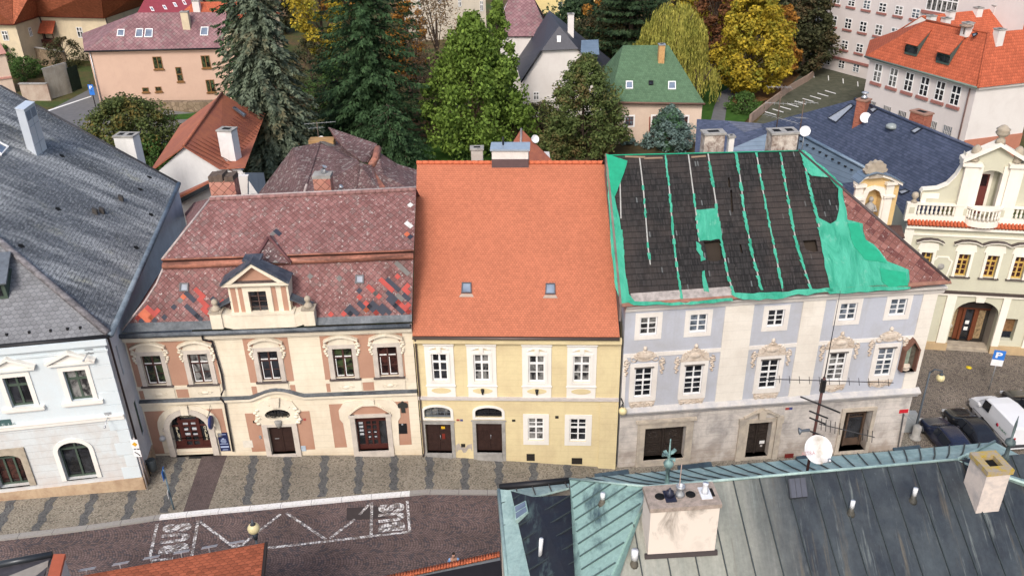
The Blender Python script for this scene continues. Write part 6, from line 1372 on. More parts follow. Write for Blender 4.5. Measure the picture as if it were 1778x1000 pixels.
for u, v in ((152, 996), (210, 986), (263.5, 975.5), (316, 966), (364, 957), (411, 949)):
    p = pt_.P(u, v); m.cut(); dd = (b - a).normalized(); m.box(p - V((0, 0, .05)), .05, .05, .26); m.obox(p - dd * .33 + V((0, 0, .2)), dd * .66, V((0, .04, 0)), V((0, 0, .035))); m.obox(p - dd * .33 + V((0, .12, .16)), dd * .66, V((0, .04, 0)), V((0, 0, .035)))
m.build('snow_guard', STEEL, lo)
s2 = thing('dark_roof_house', 'dark metal roof with a red parapet cap and a pale slab terrace', 'house', (-25, 26, 0)); ZB = 7
m = MB().slab([P(-30, 990, ZB), P(90, 963, ZB), P(60, 1040, ZB + .9), P(-60, 1080, ZB + .9)], .1); m.build('roof', plain('grey_bitumen', (.06, .055, .06), .7, var=.3), s2)
MB().tube([P(-30, 985, ZB + .1), P(91, 962, ZB + .1)], .16, 10).build('gutter', plain('dark_gutter', (.04, .045, .05), .3, .4), s2)
MB().slab([P(0, 1005, ZB + .4), P(84, 972, ZB + .2), P(76, 1040, ZB + .5), P(0, 1060, ZB + .8)], .06).build('paved_top', plain('pale_slabs', (.3, .27, .23), .9), s2)
a, b = P(97, 966, ZB + .3), P(80, 1030, ZB + .6); MB().prism([a, b, b - V((0, 0, 7)), a - V((0, 0, 7))], (.35, 0, 0)).build('parapet', plaster('white_parapet', (.6, .58, .55)), s2); MB().prism([a + V((-.06, 0, .01)), b + V((-.06, 0, .01)), b + V((-.06, 0, .16)), a + V((-.06, 0, .16))], (.5, 0, 0)).build('parapet_cap', plain('red_cap', (.4, .1, .05)), s2)
s3 = thing('tile_capped_wall', 'low dark roof behind a wall capped with red ridge tiles at the bottom edge', 'wall', (-2, 27, 0)); ZB = 4.2
a, b = P(640, 1010, ZB), P(868, 961, ZB); MB().obox(a - V((0, 0, 6)), b - a, V((0, -.5, 0)), V((0, 0, 5.9))).build('wall', plain('grey_blue_cap', (.17, .19, .21), .8), s3)
m = MB(); N = 46; dd = (b - a) / N
for i in range(N): m.tube([a + dd * (i + .5) + V((0, .1, .02)), a + dd * (i + .5) + V((0, -.22, .06))], .07, 6)
m.build('ridge_tiles', OT, s3); MB().slab([P(650, 1016, ZB), P(869, 972, ZB), P(880, 1060, ZB + .2), P(640, 1080, ZB + .2)], .1).build('roof', plain('black_felt', (.012, .012, .016), .9), s3)
# ---------------------------------------------------------------- pale green baroque house on the square
HA, HB = P(1606, 605.6, -1.25), P(1766, 616, -1.25); fh = Fac(HA, HB); fh = Fac(fh.pt(fh.px(1567, 430)[0], 0), HB + (HB - HA) * 1.6)
g = thing('green_baroque_house', 'pale green baroque house with white balustrade, scrolled gable and yellow-framed windows', 'house', tuple(HA))
SAGE = plaster('sage_plaster', (.50, .49, .38), (.4, .38, .3), .4, fine=.03); GW_ = plaster('warm_white_plaster', (.74, .70, .61), (.55, .5, .42), .4, fine=.03); PLB = plaster('beige_plinth', (.45, .33, .19), (.3, .22, .13), .7)
zt = fh.px(1665, 391)[1]; zb = -2
ws = [fh.R(1599, 443, 1611, 483), fh.R(1665.2, 442.4, 1676, 483), fh.R(1715.6, 443, 1725.3, 483), fh.R(1764.8, 443, 1775, 483)]
w0 = ws[2]; ww, wh_ = w0[1] - w0[0], w0[3] - w0[2]; ws = [((r[0]), r[0] + ww, w0[2], w0[3]) for r in ws]; ws.append((2 * ws[3][0] - ws[2][0], 2 * ws[3][0] - ws[2][0] + ww, w0[2], w0[3]))
ar = (fh.px(1641, 605)[0], fh.px(1715, 612)[0], fh.px(1675, 609)[1], fh.px(1655.6, 543)[1], fh.px(1694, 523)[1]); sw = fh.R(1746, 553, 1757, 592)
m = MB().wall(fh, [(0, zb), (0, zt), (fh.L, zt), (fh.L, zb)], [rect_pts(*r) for r in ws + [sw]] + [arch_pts(*ar)], .5)
m.poly([fh.pt(0, zb), fh.pt(0, zt), fh.pt(0, zt, -12), fh.pt(0, zb, -12)]); m.build('wall', SAGE, g)
YW = plain('ochre_window_paint', (.5, .33, .09), .5); m = MB(); hd = MB()
for r in ws:
    w = window(g, fh, r, YW, GLASSR, .28, 2, .7, 0, 2, .09, .05); c = (r[0] + r[1]) / 2; m.cut(); hd.cut(); frame_of(fh, r, .2, 0, .08, m, bot=False); m.fp(fh, [(c - .75, r[3] + .2), (c + .75, r[3] + .2), (c + .62, r[3] + .75), (c - .62, r[3] + .75)], 0, .06)
    e = [(c - .95, r[3] + .75), (c - .5, r[3] + .95), (c, r[3] + 1.0), (c + .5, r[3] + .95), (c + .95, r[3] + .75)]; m.strip(fh, e, .12, 0, .26); hd.strip(fh, [(a, b + .121) for a, b in e], .05, 0, .32); hd.fr(fh, r[0] - .3, r[1] + .3, r[2] - .08, r[2] - .001, -.2, .16)
m.build('window_surround', GW_, g); hd.build('dark_cover', SILLM, g)
c = fh.px(1633, 465); cp = [(c[0] - .55, c[1] - .95), (c[0] - .75, c[1] + .6), (c[0] - .5, c[1] + .75), (c[0] - .4, c[1] + .95), (c[0] + .4, c[1] + .95), (c[0] + .5, c[1] + .75), (c[0] + .75, c[1] + .6), (c[0] + .55, c[1] - .95)]
MB().ring(fh, cp, [(c[0] + (a - c[0]) * .84, c[1] + (b - c[1]) * .88) for a, b in cp], 0, .04).build('panel_moulding', GW_, g); m = MB(); blob(m, fh, c[0], c[1] + .1, .24, .26, .1); m.build('medallion', GREYSTONE, g)
zg = fh.px(1665, 506)[1]; m = MB(); m.fr(fh, 0, fh.L, zg - .1, zg + .05, 0, .24); m.build('string_course', plain('dark_string_cover', (.06, .045, .04), .6), g); m = MB(); m.fr(fh, 0, fh.L, zg - .3, zg - .1, 0, .16); m.build('string_moulding', GW_, g)
m = MB(); xs_ = [fh.px(u, 511)[0] for u in (1626, 1645, 1662, 1744.4, 1757.6, 1800)]
for a, b in ((xs_[1], xs_[2]), (xs_[3], xs_[4]), (xs_[5], xs_[5] + .7)): m.cut(); m.fr(fh, a, b, zb, zg - .3, 0, .14)
m.build('pilaster', GW_, g); zpl = fh.px(1640, 594)[1]; m = MB()
for a, b in ((0, xs_[1] - .01), (xs_[1] - .03, ar[0]), (ar[1], xs_[4] + .03), (xs_[4] + .04, fh.L)): m.cut(); m.fr(fh, a, b, zb, zpl, 0, .2)
m.build('plinth', PLB, g); cx = (ar[0] + ar[1]) / 2; MB().fp(fh, [(cx - .28, ar[4] - .05), (cx + .28, ar[4] - .05), (cx + .36, zg - .3), (cx - .36, zg - .3)], 0, .12).build('keystone', GW_, g)
# arched shop entrance
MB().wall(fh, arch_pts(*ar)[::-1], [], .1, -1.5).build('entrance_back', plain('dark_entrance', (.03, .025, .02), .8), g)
m = MB()
for (a, b), (c, d) in zip(arch_pts(*ar), arch_pts(*ar)[1:]): m.poly([fh.pt(a, b, -.5), fh.pt(c, d, -.5), fh.pt(c, d, -1.5), fh.pt(a, b, -1.5)])
m.build('entrance_reveal', plaster('entrance_grey', (.33, .3, .26)), g); m = MB()
for i in range(3): m.fr(fh, ar[0] - .1, ar[1] + .1, zb, ar[2] - .1 + i * .17, -.45 + i * -.3, .35 - i * .3)
m.build('steps', STONE, g); z0 = ar[2] + .25
BRN = plain('brown_door_wood', (.13, .04, .018), .45); d = MB(); L = ar[1] - ar[0]
for a, b in ((.26, .3), (.36, .42), (.62, .68), (.3, .36), (.68, .74)): d.fr(fh, ar[0] + L * a, ar[0] + L * b, z0, ar[3] - .25, -1.45, -1.25 if a in (.36, .62) else -1.38)
d.fr(fh, ar[0] + .1, ar[1] - .1, ar[3] - .25, ar[3] - .1, -1.45, -1.2); dd = d.build('door', BRN, g); MB().fr(fh, ar[0] + L * .42, ar[0] + L * .62, z0, ar[3] - .25, -1.48, -1.4).build('pane', GLASS, dd)
m = MB(); [m.cut().fr(fh, ar[0] + L * .48, ar[0] + L * .57, z0 + k, z0 + k + .3, -1.39, -1.38) for k in (.8, 1.35)]; m.build('notice', WHITE, dd)
m = MB(); [m.cut().fr(fh, ar[0] + L * a, ar[0] + L * b, z0 + .1, ar[3] - .4, -1.44, -1.42) for a, b in ((.08, .25), (.75, .9))]; m.build('shop_display', plain('shop_display', (.28, .2, .11), .7, var=.6, sc=6), g)
MB().lathe(fh.pt(ar[0] + L * .1, z0 + 1.25, -1.1), [(.02, -.04), (.22, -.03), (.22, .03), (.02, .04)], 16, fh.n).build('round_sign', plain('cream_sign', (.5, .46, .4)), g)
MB().fr(fh, ar[0] + .15, ar[1] - .15, ar[3] + .02, ar[3] + .45, -1.0, -.95).build('sign_board', plain('dark_sign', (.035, .025, .022), .5), g); MB().fr(fh, sw[0], sw[1], sw[2] + .6, sw[3], -.45, -.42).build('small_window', plain('warm_display', (.2, .11, .05), .5, var=.5, sc=5), g)
# cornice, pent of red tiles, balustrade and gable
m = MB(); m.fr(fh, -.1, fh.L, zt - .3, zt - .001, 0, .3); m.fr(fh, -.1, fh.L, zt - .9, zt - .75, 0, .08); m.fr(fh, -.1, fh.px(1580, 430)[0], zb, zt - .3, 0, .1); m.build('cornice', GW_, g)
RT = plain('red_pan_tiles', (.42, .095, .04), .8, var=.25, sc=6); m = MB(); zp = zt + .42; N = int(fh.L / .24)
for i in range(N): m.tube([fh.pt(i * .24, zt + .02, .42), fh.pt(i * .24, zp, -.2)], .115, 6)
m.build('tile_pent', RT, g); ob = -.2; zB0, zB1 = fh.px(1620, 376, ob)[1], fh.px(1620, 352, ob)[1]
cs = fh.px(1733.7, 260, ob)[0]
def sp(u, v): return fh.px(u, v, ob)
mir = lambda s: 2 * cs - s
bal = MB(); pan = MB(); gab = MB(); fin = MB(); s0_ = sp(1572.5, 360)[0]; s1_ = sp(1663, 360)[0]
def post(m, s, z0, h): m.lathe(fh.pt(s, z0, ob + .12), [(.05, 0), (.09, h * .2), (.1, h * .35), (.05, h * .5), (.09, h * .7), (.06, h)], 8)
for k in (0, 1):
    X = (lambda s: s) if k == 0 else mir
    def FR(m, a, b, z0, z1, o0, o1): a, b = X(a), X(b); m.fr(fh, min(a, b), max(a, b), z0, z1, o0, o1)
    for q in (bal, pan, gab): q.cut()
    FR(bal, s0_, s1_ + .4, zB0 - .3, zB0 + .12, ob - .1, ob + .3); FR(bal, s0_, s1_ + .4, zB1 - .12, zB1, ob - .06, ob + .3); FR(bal, s0_, s0_ + .7, zB0 + .12, zB1 - .12, ob - .05, ob + .28)
    for i in range(9): post(bal, X(s0_ + .9 + i * (s1_ - s0_ - 1.0) / 8.5), zB0 + .12, zB1 - zB0 - .24)
    FR(pan, s0_ + .2, s0_ + .55, zB0 + .3, zB1 - .3, ob + .28, ob + .3)
    up = [(1598, 351), (1598, 336), (1602, 331), (1628, 329), (1645, 322), (1660, 307), (1671, 290), (1677, 268)]; pp = [sp(*p) for p in up]; bse = zB1 - .1
    poly = [(X(a), b) for a, b in pp] + [(X(sp(1680, 268)[0]), pp[-1][1]), (X(sp(1676, 351)[0]), bse), (X(pp[0][0]), bse)]
    if k: poly = poly[::-1]
    pan.fp(fh, poly if k == 0 else poly, ob - .4, ob - .1); e = [(X(a), b) for a, b in pp]; gab.strip(fh, e if k == 0 else e[::-1], .12, ob - .45, ob + .06); FR(gab, pp[0][0], pp[0][0] + .35, bse, pp[1][1], ob - .4, ob)
    o_ = [sp(1602, 345), sp(1632, 337)]; FR(gab, o_[0][0], o_[1][0], o_[0][1], o_[1][1], ob - .1, ob - .04)
    pl0, pl1 = sp(1672, 300)[0], sp(1700, 300)[0]; zc = sp(1690, 287)[1]
    FR(gab, pl0, pl1 - .15, zB0 - .3, zc, ob - .2, ob + .28); FR(gab, pl0 - .25, pl1, zc, zc + .25, ob - .4, ob + .42); FR(pan, sp(1667, 360)[0] + .2, sp(1680, 360)[0], zB0 + .3, zB1 - .25, ob + .28, ob + .3)
    FR(gab, pl1 - .15, pl1 + .2, zB0, zc, ob - .3, ob + .12)
    A = sp(1733.7, 252); tip = (pl0 - .3, zc + .25); gab.prism([fh.pt(X(tip[0]), tip[1], ob - .5), fh.pt(A[0], A[1], ob - .5), fh.pt(A[0], A[1] + .25, ob - .5), fh.pt(X(tip[0]), tip[1] + .28, ob - .5)], fh.n * .95)
    b = fh.pt(X(pl0 + .55), zc + .5, ob); fin.cut(); fin.lathe(b - V((0, 0, .2)), [(.25, 0), (.3, .1), (.22, .28), (.28, .45), (.34, .65), (.28, .95), (.1, 1.15)], 10)
    if k == 0: fin.cut(); fin.lathe(fh.pt(s0_ + .45, zB1, ob + .1), [(.2, 0), (.22, .1), (.12, .2), (.14, .3), (.26, .5), (.2, .72), (.05, .8)], 10)
A = sp(1733.7, 252); zc = sp(1690, 287)[1]; pan.cut(); pl0 = sp(1672, 300)[0] + .2; dr = sp(1692, 350)[0]; nz0, nz1, nzt = zB0, sp(1733, 308)[1], sp(1733, 297)[1]; nr = (sp(1702, 300)[0], mir(sp(1702, 300)[0]))
pan.wall(fh, [(pl0, zB0 - .3), (pl0, zc + .2), (cs, A[1]), (mir(pl0), zc + .2), (mir(pl0), zB0 - .3)], [arch_pts(nr[0], nr[1], nz0, nz1, nzt)], 1.0, ob)
fin.cut(); fin.lathe(fh.pt(cs, A[1] + .1, ob), [(.34, 0), (.28, .3), (.15, .42), (.34, .6), (.46, .76), (.38, .9), (.46, 1.0), (.3, 1.15), (.2, 1.25), (.06, 1.32)], 12)
m = MB(); c0 = fh.pt(cs, 0, ob); N = 12; R_ = (nr[1] - nr[0]) / 2 + .35
for z0, z1, e in ((zB0 - .35, zB0 + .1, 0), (zB1 - .15, zB1, .06)):
    ring = [fh.pt(cs - (R_ + e) * math.cos(math.pi * i / N), z0, ob + .2 + .75 * math.sin(math.pi * i / N)) for i in range(N + 1)]; m.prism(ring[::-1], (0, 0, z1 - z0))
for i in range(N): t = math.pi * (i + .5) / N; m.lathe(fh.pt(cs - R_ * .94 * math.cos(t), zB0 + .1, ob + .2 + .68 * math.sin(t)), [(.05, 0), (.1, .25), (.05, .4), (.06, zB1 - zB0 - .25)], 6)
m.build('balcony', GW_, g); bal.build('balustrade', GW_, g); pan.build('gable_panel', SAGE, g); gab.build('gable_moulding', GW_, g); fin.build('stone_finial', STONE, g)
m = MB(); m.fr(fh, nr[0] + .3, cs + .25, nz0, nz1 - .1, ob - .98, ob - .9); dd = m.build('balcony_door', plain('red_balcony_door', (.12, .03, .025), .5), g); MB().fr(fh, nr[0] + .4, cs + .15, nz1 - 1.0, nz1 - .2, ob - .9, ob - .88).build('pane', GLASSR, dd); m = MB(); frame_of(fh, (nr[0] + .3, cs + .25, nz0, nz1 - .1), .2, ob - .98, ob - .86, m, False); m.build('door_frame', GW_, g)
MB().wall(fh, arch_pts(nr[0], nr[1], nz0, nz1, nzt)[::-1], [], .1, ob - 1.0).build('niche_back', SAGE, g)
# ---------------------------------------------------------------- blue-roofed block behind, with the statue gable
n = NB('navy_shingles', .6, .3); u, v, _ = n.xyz(n.uv); r = n.M('DIVIDE', v, .22); row = n.M('FLOOR', r); t = n.M('ADD', n.M('DIVIDE', u, .34), n.M('MULTIPLY', n.M('MODULO', row, 2), .5)); rnd = n.white(n.comb(n.M('FLOOR', t), row)); c = n.mix(rnd, (.042, .055, .092), (.07, .085, .135)); c = n.mix(n.M('MULTIPLY', n.M('LESS_THAN', n.M('FRACT', r), .16), .6), c, (.012, .016, .03)); c = n.dark(c, n.ramp(n.noise(n.pos, .4, 4), .3, .7, .85, 1.15)); NAVYR = n.col(c)
n = NB('blue_grey_sheet', .45, .4, .2); v = n.xyz(n.uv)[1]; c = n.mix(n.ramp(n.noise(n.pos, .8, 4), .3, .7), (.12, .17, .23), (.17, .23, .3)); c = n.mix(n.M('MULTIPLY', n.M('LESS_THAN', n.M('FRACT', n.M('DIVIDE', v, .38)), .12), .5), c, (.06, .08, .11)); SHEET = n.col(c)
bb = thing('blue_roof_building', 'long building under a dark blue shingle roof behind the statue gable', 'building', (30, 62, 0))
R0, R1 = P(1484, 173, 13.4), P(1706, 264, 13.4); E_ = P(1580, 362, 8.2); pb = Pln.by(R0, R1, E_)
MB().slab(pb.pts([(1322, 216), (1484, 173), (1706, 264), (1704, 300), (1625, 372), (1560, 375), (1500, 350), (1440, 330), (1330, 262)]), .12).build('roof', NAVYR, bb); MB().slab([R0, R1, R1 + V((6, 3, -5)), R0 + V((6, 3, -5))], .1).build('rear_roof', NAVYR, bb); MB().tube([R0 + V((0, 0, .05)), R1 + V((0, 0, .05))], .12, 6).build('ridge_cap', NAVYR, bb)
pl2 = Pln.by(P(1218, 208, 6.2), P(1340, 218, 6.6), P(1290, 262, 4.6)); MB().slab(pl2.pts([(1210, 207), (1262, 210), (1292, 230), (1336, 218), (1350, 232), (1330, 285), (1205, 285)]), .1).build('low_roof', NAVYR, bb)
pl3 = Pln.by(P(1258, 210, 6.4), P(1338, 216, 6.4), P(1292, 231, 5.4)); MB().slab(pl3.pts([(1258, 209.5), (1338, 216), (1292, 231)]), .1).build('low_roof', NAVYR, bb)
pl4 = Pln.by(P(1340, 232, 9.5), P(1262, 262, 8.3), P(1350, 264, 8)); MB().slab(pl4.pts([(1342, 228), (1258, 263), (1300, 285), (1360, 285)]), .1).build('sheet_roof', SHEET, bb)
p5 = Pln.by(P(1376, 228, 13), P(1514, 298, 12.3), P(1478, 318, 11)); MB().slab(p5.pts([(1374, 226), (1384, 230), (1516, 299), (1496, 314), (1450, 320), (1386, 268)]), .1).build('sheet_roof', SHEET, bb); m = MB(); m.tube(p5.pts([(1384, 230), (1516, 299)], .05), .14, 6); m.build('sheet_roof_ridge', SHEET, bb)
m = MB()
for i in range(11): a, b = p5.px(1390 + i * 11, 246 + i * 6.2); m.cut().obox(p5.pt(a, b), p5.d * .16, p5.w * .1, p5.n * .14)
m.build('snow_hook', IRON, bb)
for q in (((1438, 206), (1480, 180), (1484, 184), (1452, 214)), ((1510, 190), (1521, 186), (1527, 189), (1516, 197)), ((1582, 228), (1596, 220), (1603, 224), (1589, 233)), ((1560, 333), (1574, 328), (1581, 332), (1567, 339)), ((1440, 226), (1440, 226), (1440, 226), (1440, 226)))[:4]: skylight(bb, pb.a, pb.n, q, plain('navy_frame', (.03, .035, .05), .4), plain('pale_roof_glass', (.3, .33, .38), .12), .14, .06)
p = pb.P(1548, 222); m = MB().lathe(p, [(.5, 0), (.45, .2), (.3, .32), (.02, .38)], 16); m.build('dome_light', plain('dome_glass', (.25, .28, .28), .2), bb)
zz = -2; MB().poly([V((q.x, q.y, z)) for q, z in ((pb.P(1322, 216), 7), (pb.P(1330, 300), 6), (pb.P(1330, 300), zz), (pb.P(1322, 216), zz))]).build('wall', CREAMW, bb)
BR = NB('red_brick', .9, .15); u, v, _ = BR.xyz(BR.uv); r = BR.M('DIVIDE', v, .085); row = BR.M('FLOOR', r); t = BR.M('ADD', BR.M('DIVIDE', u, .26), BR.M('MULTIPLY', BR.M('MODULO', row, 2), .5)); c = BR.mix(BR.white(BR.comb(BR.M('FLOOR', t), row)), (.24, .065, .04), (.36, .12, .075)); c = BR.mix(BR.M('MAXIMUM', BR.M('LESS_THAN', BR.M('FRACT', r), .13), BR.M('LESS_THAN', BR.M('FRACT', t), .05)), c, (.25, .17, .13)); BRICK = BR.col(c)
def roof_chimney(pl, fb, rb, top, d, lab, mat, nm='brick_chimney', h0=.6, rz=None):
    a, b = pl.P(*fb), pl.P(*rb); X = b - a; X.z = 0; zt_ = PY(top[0], top[1], a.y).z; o = thing(nm, lab, 'chimney', tuple(a)); ang = math.atan2(X.y, X.x) if rz is None else rz; Yn = V((-X.y, X.x, 0)).normalized(); c = a + X / 2 + Yn * d / 2; chimney_box(o, (c.x, c.y, min(a.z, b.z) - h0), X.length, d, zt_, mat, ang, name='shaft', capmat=plain('brick_cap', (.3, .17, .12))); return o, c, zt_
o, c, zt_ = roof_chimney(pb, (1479, 224), (1497, 214), (1484, 171), .9, 'tall red brick chimney with a satellite dish on the dark blue roof', BRICK); MB().lathe((c.x, c.y, zt_), [(.25, 0), (.25, .12), (.15, .2), (.15, .4), (.3, .42), (.28, .5), (.02, .55)], 10).build('steel_flue', STEEL, o)
roof_chimney(pb, (1577, 213), (1604, 212), (1582, 190), .9, 'short red brick chimney near the ridge of the dark blue roof', BRICK)
def small_dish(u, v, y, rpx, lab, pole=None, n=(-.2, -.85, .45)):
    c = PY(u, v, y); o = thing('satellite_dish', lab, 'satellite dish', tuple(c)); r = (PY(u + rpx, v, y) - c).length; dish(o, c, n, r, plain('white_dish', (.66, .67, .68), .4), depth=.12)
    m = MB().tube([c + V((0, .1, -.05)), c + V((0, .12, -(pole or .6)))], .03, 6); m.tube([c + V((0, -.05, -r)), c + V((.05, -.5, -.1))], .012, 4); m.build('mount', STEEL, o); return o
small_dish(1503, 204.5, pb.P(1490, 218).y - .5, 9, 'white satellite dish strapped to the tall red brick chimney', .5); small_dish(1398, 228, 54.5, 9, 'white satellite dish on a pole above the pale blue sheet roof', 1.6); small_dish(557.5, 244, 70, 7.5, 'white satellite dish at the peak of the old mansard roof', 1); small_dish(929.5, 241.5, 71, 7, 'white satellite dish on the right slope of the small orange pyramid roof', .6, (.35, -.75, .45))
def aerial(u, vb, vt, y, lab, arms):
    b, t = PY(u, vb, y), PY(u, vt, y); t = V((b.x, y, t.z)); o = thing('television_aerial', lab, 'aerial', tuple(b)); MB().tube([b - V((0, 0, 1)), t], .035, 6).build('pole', plain('brown_pole', (.12, .08, .06), .5, .4), o); m = MB()
    for (v, d, L, nn, h) in arms:
        c = V((b.x, y, PY(u, v, y).z)); d = V(d).normalized(); e = V((-d.y, d.x, 0)).normalized() if abs(d.z) < .5 else V((1, 0, 0)); m.cut(); m.tube([c - d * L * .4, c + d * L * .6], .016, 4)
        for i in range(nn): p = c - d * L * .4 + d * L * i / (nn - 1); m.tube([p - e * h, p + e * h], .009, 4)
    m.build('aerial_array', plain('aluminium', (.36, .36, .35), .4, .5), o)
aerial(1347, 232, 148, 60, 'tall brown pole with several television aerials behind the crumbling brick chimney', [(152, (-1, .1, 0), 1.6, 6, .5), (180, (1, -.25, 0), 2.4, 9, .42), (205, (1, -.9, -.1), 2.6, 8, .42)]); aerial(1387, 240, 173, 61, 'thin white pole with small aerial left of the dish on the pale blue roof', [(178, (1, -.3, 0), 1.6, 7, .35), (205, (-.6, -.6, .2), 1.5, 6, .3)]); aerial(556, 262, 212, 72, 'television aerial on the peak of the old mansard roof', [(214, (1, .2, 0), 2.6, 8, .3), (222, (-.6, -.5, .1), 1.4, 5, .3)])
# statue gable
A, B = PY(1477, 400, 52.6), PY(1561, 400, 53.2); fs = Fac(A, B); ng = thing('statue_gable', 'yellow and white baroque gable with a stone saint in its niche', 'gable', tuple(A))
YL = plaster('apricot_plaster', (.62, .44, .2), (.5, .35, .17), .4); z9 = lambda u, v: fs.px(u, v)
no = [z9(1502, 425), z9(1502, 345), z9(1508, 332), z9(1517, 328), z9(1526, 332), z9(1530, 345), z9(1522, 425)]; no[0] = (no[1][0], no[0][1]); no[-1] = (no[-2][0], no[-1][1])
out = [z9(1484, 440), z9(1485, 322), z9(1500, 312), z9(1508, 306), z9(1527, 306), z9(1540, 312), z9(1562, 322), z9(1562, 440)]; out[0] = (out[1][0], out[0][1]); out[-1] = (out[-2][0], out[-1][1])
m = MB().wall(fs, out, [no], .5); m.poly([fs.pt(a, b) for a, b in (out[-1], out[-2])] + [fs.pt(out[-2][0], out[-2][1], -2.5), fs.pt(out[-1][0], out[-1][1], -2.5)]); m.build('wall', YL, ng); MB().wall(fs, no[::-1], [], .1, -.5).build('niche_back', YL, ng)
m = MB(); m.ring(fs, [(a + (.3 if a > no[3][0] else -.3 if a < no[3][0] else 0), b + (.25 if 0 < i < 6 else 0)) for i, (a, b) in enumerate(no)], no, 0, .1)
sL, sR = out[1][0], out[-2][0]
for a, b in ((sL, sL + .55), (sR - 1.0, sR - .45)): m.fr(fs, a, b, out[0][1], out[1][1], 0, .16); zm = z9(1500, 345)[1]; m.fr(fs, a - .12, b + .12, zm, zm + .15, .0, .28); m.fr(fs, a - .12, b + .12, out[1][1] - .1, out[1][1] + .1, 0, .3)
e = [z9(1484, 321), z9(1497, 309), z9(1508, 305), z9(1517, 303), z9(1528, 305), z9(1541, 309), z9(1563, 320)]; m.strip(fs, e, .2, -.2, .3); m.build('moulding', GW_, ng)
m = MB(); e2 = [(a, b + .21) for a, b in e]; m.strip(fs, e2, .06, -.6, .42); m.build('lead_cover', SHEET, ng); m = MB(); c = z9(1517, 301); pts = [(c[0] + math.cos(t) * (.72 + .1 * (i % 2)), c[1] + .1 + max(0, math.sin(t)) * (.72 + .1 * (i % 2))) for i, t in enumerate([math.pi * k / 14 for k in range(15)])]; m.fp(fs, pts[::-1], -.1, .25); m.fr(fs, c[0] - .5, c[0] + .5, c[1] - .25, c[1] + .12, -.1, .3); m.build('shell_finial', STONE, ng)
st_ = thing('saint_statue', 'grey stone statue of a robed saint standing in the yellow niche', 'statue', tuple(fs.pt(no[3][0], no[0][1], -.1))); b = fs.pt((no[1][0] + no[-2][0]) / 2 - .05, no[1][1] - 2.25, -.12); m = MB(); m.lathe(b, [(.3, 0), (.36, .1), (.3, .6), (.25, 1.1), (.3, 1.5), (.3, 1.72), (.12, 1.86), (.09, 1.93), (.15, 2.02), (.16, 2.14), (.1, 2.27)], 10); m.tube([b + V((-.28, -.05, 1.68)), b + V((-.42, -.18, 1.3)), b + V((-.12, -.3, 1.2))], .09, 6); m.tube([b + V((.28, -.05, 1.68)), b + V((.4, -.2, 1.32)), b + V((.1, -.32, 1.42))], .09, 6); m.build('figure', GREYSTONE, st_)
t_ = thing('small_tile_roof', 'small dark brown tiled roof between the statue gable and the green house', 'roof', tuple(PY(1553, 400, 50))); a, b = PY(1541, 392, 50.5), PY(1566, 392, 50.8); m = MB(); dd = (b - a) / 8
for i in range(8): m.tube([a + dd * i, a + dd * i + V((0, -.8, -.5))], .09, 6)
m.build('tiles', plain('brown_tiles', (.09, .05, .04), .8), t_); MB().obox(a - V((0, -.3, 9)), b - a, V((0, .3, 0)), V((0, 0, 8.4))).build('wall', CREAMW, t_)
# ---------------------------------------------------------------- buildings behind
PINK = plaster('pink_plaster', (.53, .37, .285), (.45, .31, .24), .4, fine=.02); CRM2 = plaster('old_cream_plaster', (.58, .49, .34), (.44, .37, .27), .7); OFFW = plaster('off_white_plaster', (.64, .61, .58), (.52, .48, .45), .4, fine=.02); LILAC_SHADE = plaster('lilac_shade_plaster', (.60, .55, .53), (.5, .45, .43), .35, fine=.02); PALEP = plaster('pale_pink_plaster', (.62, .49, .39), (.5, .38, .3), .6)  # lilac plaster: shade of the school wing's left face put into the colour
PURP = diamond_mat('mauve_slates', (.19, .10, .11), (.28, .165, .17), (.22, .15, .15), .42, (.4, .36, .36), .66); REDT2 = scallop_mat('bright_red_tiles', (.40, .098, .048), .3, .34, .16, .5); ORT2 = scallop_mat('weathered_orange_tiles', (.37, .115, .06), .3, .34, .2, .55); MAR = plain('maroon_roof', (.2, .03, .045), .6, var=.15)
GRNR = scallop_mat('green_shingles', (.085, .15, .085), .3, .28, .14, .35); DSLT = plain('anthracite_roof', (.05, .052, .066), .55, var=.2, sc=4)
def wallq(h, a, b, tl, tr=None, mat=None, name='wall', zb=-1.0, top=None, hole=None):
    f = Fac(a, b); z1 = f.px(*tl)[1]; z2 = f.px(*tr)[1] if tr else z1; pts = [(0, zb), (0, z1)] + (top(f) if top else []) + [(f.L, z2), (f.L, zb)]; MB().wall(f, pts, [], .1).build(name, mat, h); return f
def bw(h, f, q, fr=WHITE, gl=GLASS, sill=None, cols=2, tr=.62, bw_=.09, sur=0):
    r = f.R(*q); w = window(h, f, r, fr, gl, -.02, cols, tr, 0, 0, bw_)
    if sill: MB().fr(f, r[0] - .15, r[1] + .15, r[2] - .18, r[2] - .01, 0, .18).build('sill', sill, w)
    if sur: MB().ring(f, rect_pts(*grow(*r, sur)), rect_pts(*r), 0, .03).build('surround', WHITE, w)
    return w
